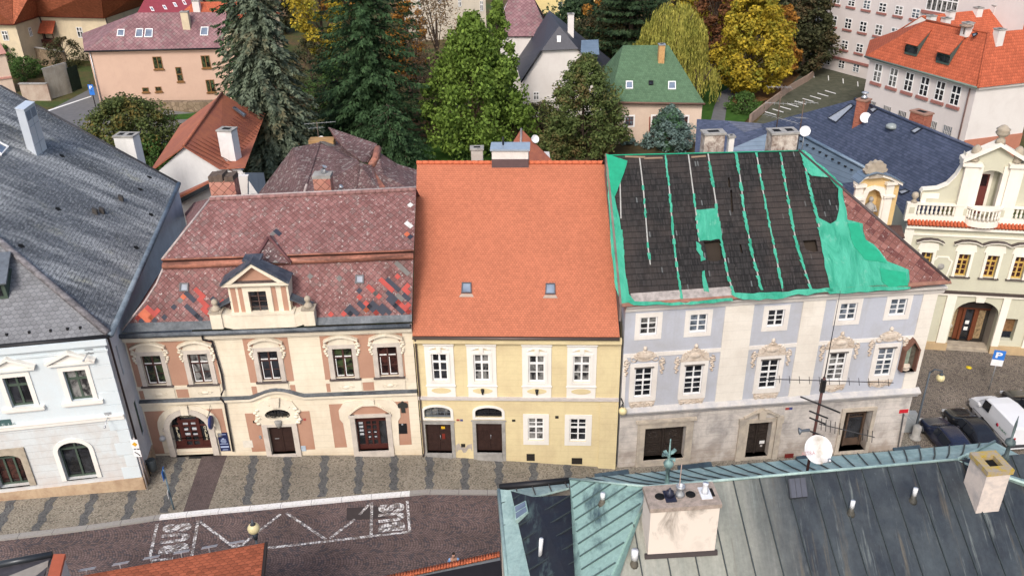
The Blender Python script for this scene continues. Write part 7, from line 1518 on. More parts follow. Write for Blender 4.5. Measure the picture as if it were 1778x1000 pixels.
# pink house
h = thing('pink_house', 'pink rendered house with mauve slate roof and wooden-framed windows', 'house', (-50, 125, 0)); a, b = P(174.6, 181.5, 0), P(419, 173, 0); f = wallq(h, a, b, (152, 88.6), None, PINK); fl = Fac(a + V((-3.2, 7, 0)), a); zt = f.px(152, 88.6)[1]
MB().wall(fl, [(0, -1), (0, zt), (fl.L, zt), (fl.L, -1)], [], .1).build('wall', CRM2, h); e0, e1 = f.pt(*f.px(146, 88.5, .4), .4), f.pt(*f.px(387, 83, .4), .4); r0, r1 = P(238, 22.5, zt + 4.2), P(393.5, 21.5, zt + 4.2); _p = Pln.by(e0, e1, (r0 + r1) / 2); r0, r1 = _p.P(238, 22.5), _p.P(393.5, 21.5)
MB().slab([e0, e1, r1, r0], .12).build('roof', PURP, h); MB().slab([e0, r0, e0 + V((-5, 11, .2))], .12).build('roof', PURP, h); MB().slab([r0, r1, r1 + V((0, 8, -4.6)), r0 + V((0, 8, -4.6))], .1).build('rear_roof', PURP, h)
MB().poly([f.pt(f.L, -1), f.pt(f.L, zt), r1 - V((-.3, 0, .2)), f.pt(f.L, zt, -13), f.pt(f.L, -1, -13)]).build('gable_wall', PINK, h); m = MB(); m.tube([e0 + V((0, -.1, -.1)), e1 + V((0, -.1, -.1))], .12, 6); m.build('gutter', IRON, h); MB().tube([f.pt(.3, zt - .2, .15), f.pt(.3, 0, .15)], .07, 6).build('downpipe', STEEL, h)
pr = Pln.by(e0, e1, r0); WF = plain('ochre_window_wood', (.2, .1, .035), .5)
for q in ((264, 99, 284, 120), (348, 97, 367, 118), (304, 117, 319, 141.5), (356.5, 139, 375, 160), (246.5, 152.5, 259, 160), (269, 151, 281.5, 159)): bw(h, f, q, WF, GLASS if q[0] < 200 else GLASSG, WF, 2 if q[3] - q[1] > 10 and q[0] != 304 else 1, None if q[0] != 304 else .5)
for q in (((204, 52, 219, 52), (217, 64)), ((236, 51), (249, 66)), ((252, 51), (266, 66)), ((348.5, 48), (362.5, 63))): a0, b0 = q[0], q[1]; skylight(h, pr.a, pr.n, ((a0[0] + 1, a0[1]), (b0[0], a0[1]), (b0[0] - 1, b0[1]), (a0[0] - 1, b0[1])), WHITE, GLASSB, .15, .1)
c, d = pr.P(318, 52), pr.P(331, 51); o = thing('chimney_stack', 'cream rendered chimney on the mauve roof of the pink house', 'chimney', tuple(c)); chimney_box(o, ((c.x + d.x) / 2, c.y + .4, c.z - .4), (d - c).length, .8, PY(320, 20, c.y).z, CRM2, name='shaft')
st = thing('stone_wall', 'rubble stone retaining wall below the pink house', 'wall', tuple(P(270, 200, 0))); n = NB('rubble', .95, .1); cc = n.mix(n.vor(n.pos, 1.6, 'F1', 'Color'), (.16, .12, .08), (.3, .23, .16)); RUB = n.col(n.mix(n.ramp(n.vor(n.pos, 1.6, 'DISTANCE_TO_EDGE'), 0, .08, .7, 0), cc, (.07, .05, .035))); a, b = P(176, 196, -.3), P(440, 194, -.3); MB().obox(a, b - a, V((0, 1.2, 0)), V((0, 0, PY(300, 177, a.y).z + .3))).build('masonry', RUB, st)
# castle-like house top left
h = thing('castle_house', 'large cream house with orange hipped roofs and a wooden bay balcony', 'house', (-85, 155, 0)); zc = 7.6; p0, p1, p2, p3, p4 = P(-40, 37, zc), P(25, 38, zc), P(68, 24, zc), P(182, 26.5, zc), P(253, 3, zc); gd = lambda p: V((p.x, p.y, 0))
for (a, b) in ((p0, p1), (p1, p2), (p2, p3), (p3, p4)): MB().wall(Fac(a, b), [(0, -2), (0, zc), ((b - a).length, zc), ((b - a).length, -2)], [], .1).build('wall', CRM2, h)
up = lambda p, u, v, dz: P(u, v, zc + dz); T = [P(-40, -10, zc + 5), P(20, -30, zc + 6), P(60, -25, zc + 5.4), P(175, -20, zc + 5.4), P(262, -28, zc + 5)]; ov = [p + V((0, -.6, -.3)) for p in (p0, p1, p2, p3, p4)]
for i in range(4): MB().slab([ov[i], ov[i + 1], T[i + 1], T[i]], .15).build('roof', ORT2, h)
m = MB()
for i in range(4): m.cut().tube([ov[i], ov[i + 1]], .22, 6)
m.build('eaves_board', plain('red_brown_eaves', (.13, .03, .02)), h); pl_c = Pln.by(ov[2], ov[3], T[2])
for q in (((65, 0), (78, 0), (75, 8.5), (64, 8.5)), ((89, -1), (102, -1), (99, 9), (88, 9)), ((114, 0), (125, 0), (122, 10), (112, 10))): skylight(h, pl_c.a, pl_c.n, q, plain('dark_window_metal', (.07, .07, .08), .4), GLASSB, .15, .12)
f0, f1, f2, f3 = Fac(p0, p1), Fac(p1, p2), Fac(p2, p3), Fac(p3, p4)
bw(h, f0, (2, 54, 17, 71), WHITE, GLASS); bw(h, f1, (48, 49, 57, 63)); bw(h, f2, (132, 47.5, 146.5, 66)); bw(h, f3, (197, 41, 203, 48))
a = P(62, 51, 4.4); bx = f2.px(63, 52), f2.px(103, 52); d = MB(); s0, s1 = f2.px(65, 60)[0], f2.px(101, 60)[0]; zb_, zt_ = f2.px(80, 86, 1.2)[1], f2.px(80, 54, 1.2)[1]
d.fr(f2, s0, s1, zb_, zb_ + 1.7, 0, 1.4); d.build('balcony', REDWOOD, h); m = MB(); [m.cut().fr(f2, s, s + .12, zb_ + 1.7, zt_, 1.25, 1.38) for s in (s0, (s0 + s1) / 2, s1 - .12)]; m.build('balcony_post', WOODW, h); MB().slab([f2.pt(s0 - .4, zt_ - .3, 1.9), f2.pt(s1 + .4, zt_ - .3, 1.9), f2.pt(s1 + .1, zt_ + 1.5, 0), f2.pt(s0 + .3, zt_ + 1.5, 0)], .12).build('balcony_roof', REDT2, h)
m = MB(); [m.cut().tube([q - V((0, .3, .3)), V((q.x, q.y - .3, 0))], .1, 6) for q in (f2.pt(0.1, zc), f3.pt(.3, zc))]; m.build('downpipe', plain('brown_pipe', (.06, .045, .04)), h)
# garden walls along the side street, small pink house at the frame edge
for nm, lab, pts, hgt, mt in (('garden_wall', 'crumbling rubble wall along the side street below the cream house', ((50, 107), (118, 118)), 2.6, RUB), ('garden_wall', 'tall pale rendered wall beside the dark green gate', ((86, 170), (125, 158)), 4.2, plaster('pale_wall', (.4, .37, .32), (.27, .24, .2), .9)), ('garden_wall', 'low patched wall with a narrow door at the bend of the side street', ((40, 172), (88, 172)), 2.2, plaster('patched_wall', (.4, .33, .27), (.28, .2, .16), .9))):
    a, b = P(*pts[0], 0), P(*pts[1], 0); o = thing(nm, lab, 'wall', tuple(a)); MB().obox(a - V((0, 0, .5)), b - a, V((0, .4, 0)), V((0, 0, hgt + .5))).build('masonry', mt, o); MB().obox(a + V((-.1, -.1, hgt + .001)), b - a, V((0, .6, 0)), V((0, 0, .12))).build('coping', GREYSTONE, o)
o = thing('garden_gate', 'dark green overgrown gate between the pale wall and the pink house', 'gate', tuple(P(130, 160, 0))); a, b = P(126, 160, 0), P(142, 154, 0); MB().obox(a, b - a, V((0, .2, 0)), V((0, 0, 3.6))).build('gate_leaf', plain('dark_gate_green', (.012, .022, .012), .9, var=.5), o)
h = thing('pale_cottage', 'small pale cottage cut by the left edge of the frame above the slate roof', 'house', tuple(P(10, 150, 0))); a, b = P(-40, 168, 0), P(27, 158, 0); f = wallq(h, a, b, (-40, 100), (11, 92), PALEP); MB().slab([f.pt(0, f.px(0, 98)[1], .3), f.pt(f.L + .2, f.px(11, 92)[1], .3), f.pt(f.L, f.px(11, 92)[1] + 1.2, -4), f.pt(0, f.px(0, 98)[1] + 1.2, -4)], .1).build('roof', plain('pinkish_roof', (.4, .2, .16), .8), h); MB().fr(f, 0, f.L, 2.0, 2.3, 0, .15).build('string_course', plain('pink_band', (.5, .25, .2)), h)
# maroon and orange roofs on the horizon
def block(nm, lab, base, eav, ridge, ze, zr, wm, rm, dpt=8, wins=(), fr=WHITE, zb=0):
    a, b = P(*eav[0], ze), P(*eav[1], ze); h = thing(nm, lab, 'house', (a.x, a.y, 0)); f = Fac(a, b); MB().wall(f, [(0, zb - 1), (0, ze), (f.L, ze), (f.L, zb - 1)], [], .1).build('wall', wm, h); e0, e1 = a - f.d * .3 + f.n * .4 - V((0, 0, .2)), b + f.d * .3 + f.n * .4 - V((0, 0, .2)); nn = f.d.cross(V((0, 0, .8)) - f.n); r0, r1 = PL(*ridge[0], e0, nn), PL(*ridge[1], e0, nn); zr = max(r0.z, r1.z); r0.z = r1.z = zr; MB().slab([e0, e1, r1, r0], .12).build('roof', rm, h); iv = (r0 + r1) / 2 - (e0 + e1) / 2; iv.z = 0
    MB().slab([r0, r1, e1 + iv * 2, e0 + iv * 2], .1).build('rear_roof', rm, h)
    for q in ((b, e1, r1, 1), (a, e0, r0, 0)):
        MB().add([V((q[0].x, q[0].y, zb - 1)), q[0], q[2] - V((0, 0, .15)), q[0] + iv * 2, V(((q[0] + iv * 2).x, (q[0] + iv * 2).y, zb - 1))], [[0, 1, 2, 3, 4]]).build('gable_wall', wm, h)
    for q in wins: bw(h, f, q, fr)
    return h, f, Pln.by(e0, e1, r0)
h, f, p = block('maroon_roof_house', 'house under a maroon metal roof with a row of skylights on the skyline', 0, ((240, 24), (330, 21)), ((258, -14), (335, -14)), 9, 13.5, CRM2, MAR)
for i, (u, v) in enumerate(((260, 17.5), (282, 14.5), (300, 10), (316, 6.5))): skylight(h, p.a, p.n, ((u, v - 4), (u + 5, v - 4), (u + 9, v + 3), (u + 4, v + 3)), WHITE, GLASSB, .15, .1)
h, f, p = block('orange_roof_house', 'house under an orange ribbed tile roof behind the pink house', 0, ((300, 36), (440, 34)), ((336, 4), (440, 4)), 8, 12, CRM2, REDT2); c = p.P(343, 20); o = thing('chimney_stack', 'slim white chimney on the orange ribbed roof behind the pink house', 'chimney', tuple(c)); chimney_box(o, (c.x, c.y, c.z - .5), 1.1, .8, PY(343, 0, c.y).z, OFFW, name='shaft')
# white gabled house with the orange seamed roof
WGB = Fac(PY(262, 300, 72), PY(452, 330, 71.2)); h = thing('gabled_white_house', 'white gabled house with weathered orange seamed roof behind the slate roof', 'house', tuple(P(360, 300, 4)))
gp = [(255, 340), (270, 302), (322, 255), (383, 292), (418, 294), (450, 340)]; gp = [WGB.px(*q) for q in gp]; A_ = WGB.pt(*WGB.px(321, 254)); MB().wall(WGB, [(gp[0][0], -1)] + gp + [(gp[-1][0], -1)], [], .1).build('gable_wall', plaster('bright_gable', (.68, .67, .66), fine=.02), h)
SEAM = seam_mat('terracotta_sheet', (.34, .115, .06), (.27, .09, .055), .15, .7, (.6, .6, .6)); rbk = P(386, 163, A_.z + .6); rv = rbk - A_; rgt = WGB.pt(*WGB.px(384, 293)); eR, eL = WGB.pt(*WGB.px(428, 291)), WGB.pt(*WGB.px(262, 296))
seamed('roof', [A_ + V((0, -.3, .1)), rgt + V((0, -.3, .1)), WGB.pt(*WGB.px(427, 289)) + V((0, -.3, 0)), P(458, 205, rgt.z - .6), rbk], SEAM, (rgt - A_), .8, h, .06, .05, .1, plain('terracotta_seam', (.12, .035, .02)))
MB().slab([A_ + V((0, -.3, .1)), eL + V((0, -.3, 0)), eL + rv * .9 + V((-1, 0, -.5)), rbk], .1).build('roof', SEAM, h); m = MB(); m.tube([A_ + V((0, -.3, .15)), rbk + V((0, 0, .1))], .13, 6); m.build('ridge_cap', SEAM, h)
a = WGB.pt(*WGB.px(425, 300)); MB().prism([a, PY(458, 300, a.y + 9), PY(458, 300, a.y + 9) - V((0, 0, 12)), a - V((0, 0, 12))], (-.3, 0, 0)).build('side_wall', plaster('grey_side_wall', (.5, .5, .51)), h)
q = [(305, 338), (312, 350), (368, 316), (356, 306)]; fq = Fac(PY(290, 340, 66), PY(380, 320, 66)); MB().fp(fq, [fq.px(*t) for t in ((307, 338), (308, 352), (392, 306), (388, 301))], 0, .8).build('lean_to_roof', SEAM, h)
fp_ = [fq.px(*t) for t in ((308, 343), (309, 352), (390, 308), (386, 303))]; MB().fp(fq, fp_, .8, .9).build('lean_to_gutter', plain('dark_gutter', (.04, .03, .03)), h); fw_ = [fq.px(*t) for t in ((300, 400), (308, 350), (390, 306), (430, 306), (430, 400))]; MB().fp(fq, fw_, -.4, .02).build('lower_wall', OFFW, h)
pw = Pln.by(A_, rgt, rbk); skylight(h, pw.a, pw.n, ((403, 188), (407, 187), (427, 201), (424, 204)), plain('dark_window_metal', (.07, .07, .08), .4), GLASSB, .15, .1)
c = pw.P(397, 283); o = thing('chimney_stack', 'tall white chimney with concrete cap on the orange seamed roof', 'chimney', tuple(c)); d = pw.P(410, 279); chimney_box(o, ((c.x + d.x) / 2, c.y + .6, c.z - 1), 1.35, 1.1, PY(392, 226, c.y).z, plaster('bright_chimney', (.68, .67, .66), fine=.02), -.2, name='shaft')
# old mansard behind the peach house
h = thing('old_mansard_house', 'old hipped mansard roof of lichen-spotted dark red slates behind the peach house', 'house', tuple(P(560, 280, 6))); OLD = diamond_mat('old_dark_slates', (.10, .058, .056), (.165, .10, .098), (.2, .16, .15), .22, (.36, .33, .3), .58, .1)
z1 = 14; ap = PY(556, 247, 63); L1 = [PY(540, 238, 66), PY(510, 256, 62), PY(450, 335, 57)]; c1 = PY(528, 335, 55.2); rt = [PY(625, 283, 58.5), PY(618, 335, 56)]; tp2 = PY(580, 238, 66)
MB().slab([ap, PY(508, 257, 62), PY(497, 288, 60), PY(486, 336, 57), c1], .1).build('hip_slope', OLD, h); MB().slab([PY(508, 257, 62), PY(449, 336, 60), PY(486, 336, 57), PY(497, 288, 60)], .1).build('hip_slope', OLD, h); MB().slab([ap, c1, rt[1], rt[0], tp2], .1).build('front_slope', OLD, h)
MB().slab([PY(570, 221, 64.5), PY(655, 250, 62), PY(640, 281, 59.5), PY(630, 281, 59), PY(600, 260, 61)], .1).build('upper_slope', OLD, h); MB().slab([PY(570, 221, 64.5), PY(600, 260, 61.2), PY(628, 284, 59), PY(580, 240, 63)], .1).build('upper_side', plain('dark_red_side', (.1, .045, .04), .8), h)
MB().slab([PY(654, 262, 61), PY(690, 285, 61), PY(724, 295, 61), PY(724, 332, 55), PY(676, 332, 56), PY(644, 290, 59)], .1).build('rear_slope', OLD, h); m = MB(); P3 = [PY(630, 286, 58.9), PY(644, 289, 59), PY(676, 332, 56.2), PY(652, 332, 56)]; m.slab(P3, .12); m.build('copper_valley', COPPER, h); MB().slab([PY(624, 282, 58.3), PY(646, 288, 58.8), PY(662, 336, 55.7), PY(616, 337, 55.8)], .1).build('front_slope', OLD, h); m = MB(); m.tube([PY(656, 258, 61.2), PY(652, 276, 60), PY(644, 289, 59)], .3, 6); m.build('copper_roll', COPPER, h)
m = MB(); m.tube([PY(556, 250, 63), PY(545, 278, 60.5), PY(528, 335, 55.3)], .1, 6); m.build('mortar_hip', HIPC, h); fk = PY(560, 252, 63.6); MB().box((fk.x, fk.y, fk.z - 1.2), 1.9, .9, 1.7).build('brick_gablet', plaster('ochre_brick', (.36, .22, .1), (.22, .13, .06), .9), h); MB().slab([PY(546, 253, 63), ap + V((0, -.1, .1)), PY(583, 260, 62.4), PY(579, 246, 63.6)], .06).build('ridge_boards', plain('weathered_board', (.12, .11, .1)), h)
# pyramid roof peeping over the orange ridge
h = thing('pyramid_roof_hut', 'small orange seamed pyramid roof behind the yellow house ridge', 'house', tuple(PY(905, 280, 70))); t = PY(905, 224, 72); l, r = PY(866, 286, 70), PY(966, 286, 70); bk = PY(905, 260, 76); mid = PY(903, 292, 67); MB().slab([t, l, mid], .08).build('roof', SEAM, h); MB().slab([t, mid, r], .08).build('roof', SEAM, h); MB().slab([t, r, bk], .08).build('roof', SEAM, h); m = MB(); m.tube([t, mid], .1, 6); m.build('hip_cap', HIPC, h); MB().obox(l + V((.4, .5, -6)), r - l - V((.8, 0, 0)), V((0, 4, 0)), V((0, 0, 5.6))).build('wall', OFFW, h)
# white house with anthracite half-hipped roof
h = thing('half_hipped_house', 'white house with anthracite half-hipped roof among the trees', 'house', tuple(P(965, 230, 0))); a, b = P(907.5, 200, 0), P(1062, 226, 0); b = P(1050, 200, 0); f = Fac(a, b); q = lambda u, v: f.px(u, v); gp = [q(908, 140), q(943, 88), q(1002, 85), q(1048, 138)]; MB().wall(f, [(0, -1)] + gp + [(gp[-1][0], -1)], [], .1).build('wall', OFFW, h)
ap, rb = f.pt(*q(971, 48), -.9), PY(964, 32, a.y + 10); hl, hr = f.pt(*q(940, 87), .5), f.pt(*q(1004, 84), .5); el, er = f.pt(*q(905, 142), .5), f.pt(*q(1055, 142), .5)
rb = V((ap.x - .8, ap.y + 11, ap.z)); MB().slab([hl, hr, ap], .1).build('half_hip', DSLT, h); MB().slab([ap, hl, el, el + V((-.6, 12, 0)), rb], .1).build('roof', DSLT, h); MB().slab([ap, hr, er, er + V((2, 12, 0)), rb], .1).build('roof', DSLT, h); m = MB(); m.tube([hl, el], .12, 6); m.cut(); m.tube([hr, er], .12, 6); m.build('verge', IRON, h)
ph = Pln.by(hl, hr, ap); skylight(h, ph.a, ph.n, ((967, 63), (974, 63), (973.5, 74), (967.5, 74)), WHITE, plain('pale_roof_glass', (.3, .33, .38), .12), .12, .15); bw(h, f, (926, 160, 936, 174), WHITE, GLASS); MB().slab([f.pt(*q(1010, 76), -2), f.pt(*q(1040, 75), -2), f.pt(*q(1040, 92), 1), f.pt(*q(1008, 89), 1)], .1).build('flat_dormer', SHEET, h)
p = f.pt(*q(991, 62), -3); o = thing('chimney_stack', 'tall white chimney on the right slope of the anthracite roof', 'chimney', tuple(p)); chimney_box(o, (p.x, p.y, p.z - 1.2), .8, .8, PY(990, 23, p.y).z, OFFW, name='shaft', pots=1)
# green-roofed house
h = thing('green_roof_house', 'pale pink house under a moss green hipped roof', 'house', tuple(P(1140, 250, 0))); a, b = P(1068, 250, 0), P(1214, 245, 0); f = wallq(h, a, b, (1060, 180), (1218, 181), PALEP); zt = f.px(1218, 181)[1]; e0, e1 = f.pt(*f.px(1058, 178.5, .5), .5), f.pt(*f.px(1224, 181, .5), .5); r0, r1 = P(1082, 79, zt + 5.6), P(1161, 79, zt + 5.6); _p = Pln.by(e0, e1, (r0 + r1) / 2); r0, r1 = _p.P(1082, 79), _p.P(1161, 79); MB().slab([e0, e1, r1, r0], .12).build('roof', GRNR, h); bk = f.n * -12
MB().slab([e1, e1 + bk, r1], .12).build('roof', GRNR, h); MB().slab([e0, e0 + bk, r0], .12).build('roof', GRNR, h); MB().prism([b - V((0, 0, 1)), b + V((0, 0, zt)), b + bk * .9 + V((0, 0, zt)), b + bk * .9 - V((0, 0, 1))], (-.2, 0, 0)).build('side_wall', PALEP, h); gutter(h, e0, e1, plain('rust_gutter', (.14, .08, .06)), .14)
p = Pln.by(e0, e1, r0)
for u0, u1, v0, v1 in ((1086.5, 1098.5, 142, 155.5), (1160, 1173, 142.5, 156.5)): skylight(h, p.a, p.n, ((u0, v0), (u1, v0), (u1 + .3, v1), (u0 - .3, v1)), WHITE, GLASSB, .15, .12)
skylight(h, p.a, p.n, ((1126, 141.5), (1134, 141.5), (1134, 148.5), (1126, 148.5)), IRON, GLASS, .15, .1); BWN = plain('brown_window', (.1, .04, .03))
for q in ((1086, 203, 1099, 218), (1133, 202, 1146, 217), (1184, 203, 1193, 218)): bw(h, f, q, BWN, GLASS, None, 2, .6, .08, .2)
bw(h, f, (1084, 242, 1095, 250), BWN, GLASS, None, 3, None); MB().tube([f.pt(*f.px(1128, 203), .1), f.pt(*f.px(1127, 250), .1)], .08, 6).build('downpipe', plain('rust_pipe', (.2, .06, .04)), h); c = p.P(1148, 111); o = thing('chimney_stack', 'ochre brick chimney with steel cap on the moss green roof', 'chimney', tuple(c)); chimney_box(o, (c.x, c.y + .4, c.z - .4), .75, .75, PY(1148, 77, c.y).z, plaster('ochre_brick2', (.5, .3, .13), (.36, .2, .09), .9, sc=4), name='shaft', capmat=STEEL)
# blocks on the skyline in the middle
block('purple_roof_house', 'house under a broad mauve tiled roof behind the anthracite roof', 0, ((862, 60), (950, 60)), ((885, -6), (925, -6)), 8.5, 15, OFFW, PURP)
for nm, lab, q, zt_, mt, wn in (('cream_building', 'tall cream building with small windows behind the bare tree', ((705, 70), (845, 62)), -12, plaster('cream_grey', (.5, .45, .37), fine=.03), ((725, 0, 731, 16), (760, -8, 766, 8), (795, -2, 801, 12), (833, 2, 839, 20))), ('yellow_building', 'yellow building half hidden behind the dark pine', ((925, 45), (1075, 40)), -12, plaster('butter_plaster', (.66, .54, .26), fine=.03), ((970, 4, 976, 18), (1035, 0, 1041, 12), (1055, 0, 1060, 12)))):
    a, b = P(*q[0], 0), P(*q[1], 0); o = thing(nm, lab, 'building', tuple(a)); f = wallq(o, a, b, (q[0][0], zt_), None, mt); zt2 = f.px(q[0][0], zt_)[1]; MB().obox(f.pt(0, zt2, .3), f.d * f.L, -f.n * 10, V((0, 0, .3))).build('roof', MAR, o); [bw(o, f, w_) for w_ in wn]
# school and its red-roofed wing
h = thing('school_building', 'large pale school block with rows of white windows and red sills', 'building', tuple(P(1470, 130, 0))); a, b = P(1405, 111.5, 0), P(1505, 138, 0); d = (b - a); f = Fac(a, b + d * 1.9); zt = 20; MB().wall(f, [(0, -1), (0, zt), (f.L, zt), (f.L, -1)], [], .1).build('wall', LILAC_SHADE, h); zb = f.px(1440, 96.5)[1]; RS = plain('red_sill', (.3, .13, .11), .8); MB().fr(f, 0, f.L, zb - .25, zb + .1, 0, .2).build('string_course', RS, h)
base = [(1437, 107), (1461, 112), (1487, 117.5)]; s = [f.px(*p)[0] for p in base]; ds = (s[2] - s[0]) / 2; r1_ = f.R(1446, 63.5, 1450, 81); zr = [f.R(1439, 64, 1449, 82), f.R(1447, 27, 1456, 47.5), f.R(1452, -9, 1462, 9)]
for i in range(-1, 6):
    c = s[0] + ds * i; window(h, f, (c - .6, c + .6, f.px(1437, 113)[1], f.px(1437, 99)[1]), WHITE, GLASS2, -.02, 2, .6)
    for r in zr: w = window(h, f, (c - .65, c + .65, r[2], r[3]), WHITE, GLASS2, -.02, 2, .62, 0, 1, .1); MB().fr(f, c - .85, c + .85, r[2] - .3, r[2] - .02, 0, .2).build('sill', RS, w)
c = f.px(1636, 8); w = window(h, f, (c[0] - 2.4, c[0] + 2.4, c[1] - 1.1, c[1] + 2.2), WHITE, GLASS, -.02, 6, .5, 0, 0, .12); MB().fr(f, c[0] - 2.9, c[0] + 2.9, c[1] - 1.5, c[1] - 1.12, 0, .25).build('sill', RS, w)
h = thing('school_wing', 'white school wing with a bright red hipped tile roof and two tilted dormers', 'building', tuple(P(1600, 200, 0))); ZE = 9.2; c0, c1, c2 = P(1511, 99, ZE), P(1697, 150, ZE), P(1800, 139, ZE); f = Fac(c0, c1); g2 = Fac(c1, c2); MB().wall(f, [(0, -2), (0, ZE), (f.L, ZE), (f.L, -2)], [], .1).build('wall', LILAC_SHADE, h); MB().wall(g2, [(0, -2), (0, ZE), (g2.L, ZE), (g2.L, -2)], [], .1).build('wall', OFFW, h); zk = g2.px(1680, 243)[1]; MB().fr(g2, 0, g2.L, -2, zk, 0, .08).build('plinth', plaster('terracotta_plinth', (.42, .18, .12)), h)
m = MB(); m.fr(f, -.2, f.L + .2, ZE - .35, ZE, 0, .3); m.fr(g2, .0, g2.L, ZE - .35, ZE, 0, .3); m.build('cornice', OFFW, h); r0, r1 = P(1608, 36, ZE + 5), P(1716, 57, ZE + 5); e0, e1, e2 = c0 - f.d * .4 + f.n * .5, c1 + f.n * .5 + g2.n * .5, c2 + g2.n * .5; MB().slab([e0, e1, r1, r0], .12).build('roof', REDT2, h); MB().slab([e1, e2, r1 + (c2 - c1) * .9, r1], .12).build('roof', REDT2, h); MB().slab([e0, r0, e0 + V((4, 9, 0))], .1).build('roof', REDT2, h); m = MB(); m.tube([r0, r1], .14, 6); m.cut(); m.tube([r1, e1], .12, 6); m.build('ridge_tiles', REDT2, h)
gutter(h, e0, e1, plain('green_gutter', (.12, .16, .14)), .13); MB().tube([f.pt(f.L - .7, ZE - .3, .15), f.pt(f.L - .7, -1, .15)], .08, 6).build('downpipe', plain('rust_pipe2', (.12, .07, .06)), h)
for i in range(6):
    u, v = 1524.5 + i * 27, 127 + i * 7.8; c = f.px(u, v); w = window(h, f, (c[0] - .62, c[0] + .62, c[1] - 1.15, c[1] + 1.1), WHITE, GLASS2, -.02, 2, .6, 0, 1, .1); MB().fr(f, c[0] - .85, c[0] + .85, c[1] - 1.5, c[1] - 1.17, 0, .2).build('sill', RS, w); w = window(h, f, (c[0] - .6, c[0] + .6, c[1] - 5.6, c[1] - 3.5), plain('grey_grille', (.45, .43, .42)), GLASS2, -.02, 5, None, 0, 2, .06)
p = pwg = Pln.by(e0, e1, r0); pwh = Pln.by(e1, e2, r1)
for u, v in ((1583, 92), (1638, 107)):
    a, s_ = p.px(u, v); b0, b1 = p.pt(a - .9, s_ - .3), p.pt(a + .9, s_ - .3); t0, t1 = p.pt(a - .9, s_ + 3.0), p.pt(a + .9, s_ + 3.0); hh = V((0, 0, 1.25)); o = MB().slab([b0 + hh + f.n * .3, b1 + hh + f.n * .3, t1 + V((0, 0, .1)), t0 + V((0, 0, .1))], .12).build('dormer_roof', REDT2, h); m = MB(); m.prism([b0, b0 + hh, t0], b1 - b0); m.build('dormer_cheek', plain('dormer_green', (.06, .09, .08), .5), o); m = MB(); m.obox(b0 + V((0, 0, .3)) + f.n * .02, b1 - b0, f.n * .06, V((0, 0, .7))); m.build('dormer_window', GLASS, o)
skylight(h, p.a, p.n, ((1688, 60), (1697, 57), (1699, 60), (1690, 66)), IRON, GLASSB, .14, .08); q = p.P(1675, 60); MB().lathe(q, [(.2, 0), (.2, .8), (.7, .85), (.75, 1.0), (.1, 1.15)], 12).build('vent_cowl', plain('brown_cowl', (.25, .18, .14)), h)
h, f, p = block('red_roof_block', 'long building under a bright red tile roof with several white chimneys beyond the school wing', 0, ((1690, 88), (1850, 70)), ((1600, 30), (1800, 8)), 9, 15, OFFW, REDT2)
for k, (u, vb, vt) in enumerate(((1649, 30, 18), (1641, 43, 30), (1616, 38, 26), (1697, 24, 12), (1727, 19, 8), (1679, 51, 38), (1732, 70, 49))):
    c = (pwg if u == 1679 else pwh if u == 1732 else p).P(u, vb); y = c.y; o = thing('chimney_stack', ['white chimney nearest the school window block', 'white chimney just in front of the red ridge of the school wing', 'small white chimney above the start of the red wing ridge', 'white chimney standing on the distant red ridge', 'white chimney on the distant red ridge near the frame edge', 'white chimney beside the brown cowl on the red wing roof', 'white chimney on the hip of the red wing roof'][k], 'chimney', tuple(c), 'white chimneys on the red school roofs'); chimney_box(o, (c.x, y, c.z - .8), .9, .8, PY(u, vt, y).z, OFFW, .3, name='shaft')
MB_ = thing('garden_wall', 'curved brick-edged wall between the park and the car park', 'wall', tuple(P(1350, 165, 0))); m = MB(); pts = [P(u, v, 0) for u, v in ((1300, 212), (1330, 188), (1365, 162), (1400, 142), (1409, 135))]
for a, b in zip(pts, pts[1:]): m.obox(a - V((0, 0, .3)), b - a, V((.4, .3, 0)), V((0, 0, 1.3)))
m.build('masonry', plaster('pinkish_wall', (.36, .27, .22), (.25, .19, .15), .9), MB_)
# ---------------------------------------------------------------- trees
def leaf_mat(name, a, b, c=None, rough=.7):
    n = NB(name, rough, .2); r = n.geo.outputs['Random Per Island']; f = n.ramp(n.noise(n.pos, .55, 3, .6), .35, .65); k = n.mix(n.M('MULTIPLY', n.M('ADD', f, r), .5), a, b)
    if c: k = n.mix(n.M('MULTIPLY', n.ramp(n.noise(n.scale(n.pos, 1.0), .33, 4, .7), .5, .62), n.M('GREATER_THAN', r, .25)), k, c)
    n.col(n.dark(k, n.ramp(r, 0, 1, .7, 1.3))); t = n.n('ShaderNodeBsdfTranslucent'); n.put(t.inputs[0], k); mx = n.n('ShaderNodeMixShader'); mx.inputs[0].default_value = .3; n.l(n.b.outputs[0], mx.inputs[1]); n.l(t.outputs[0], mx.inputs[2]); n.l(mx.outputs[0], n.o.inputs[0]); return n.m
BARK = plain('bark', (.085, .06, .045), .95, var=.3, sc=3); BARKR = plain('reddish_bark', (.14, .085, .06), .95, var=.3, sc=3)
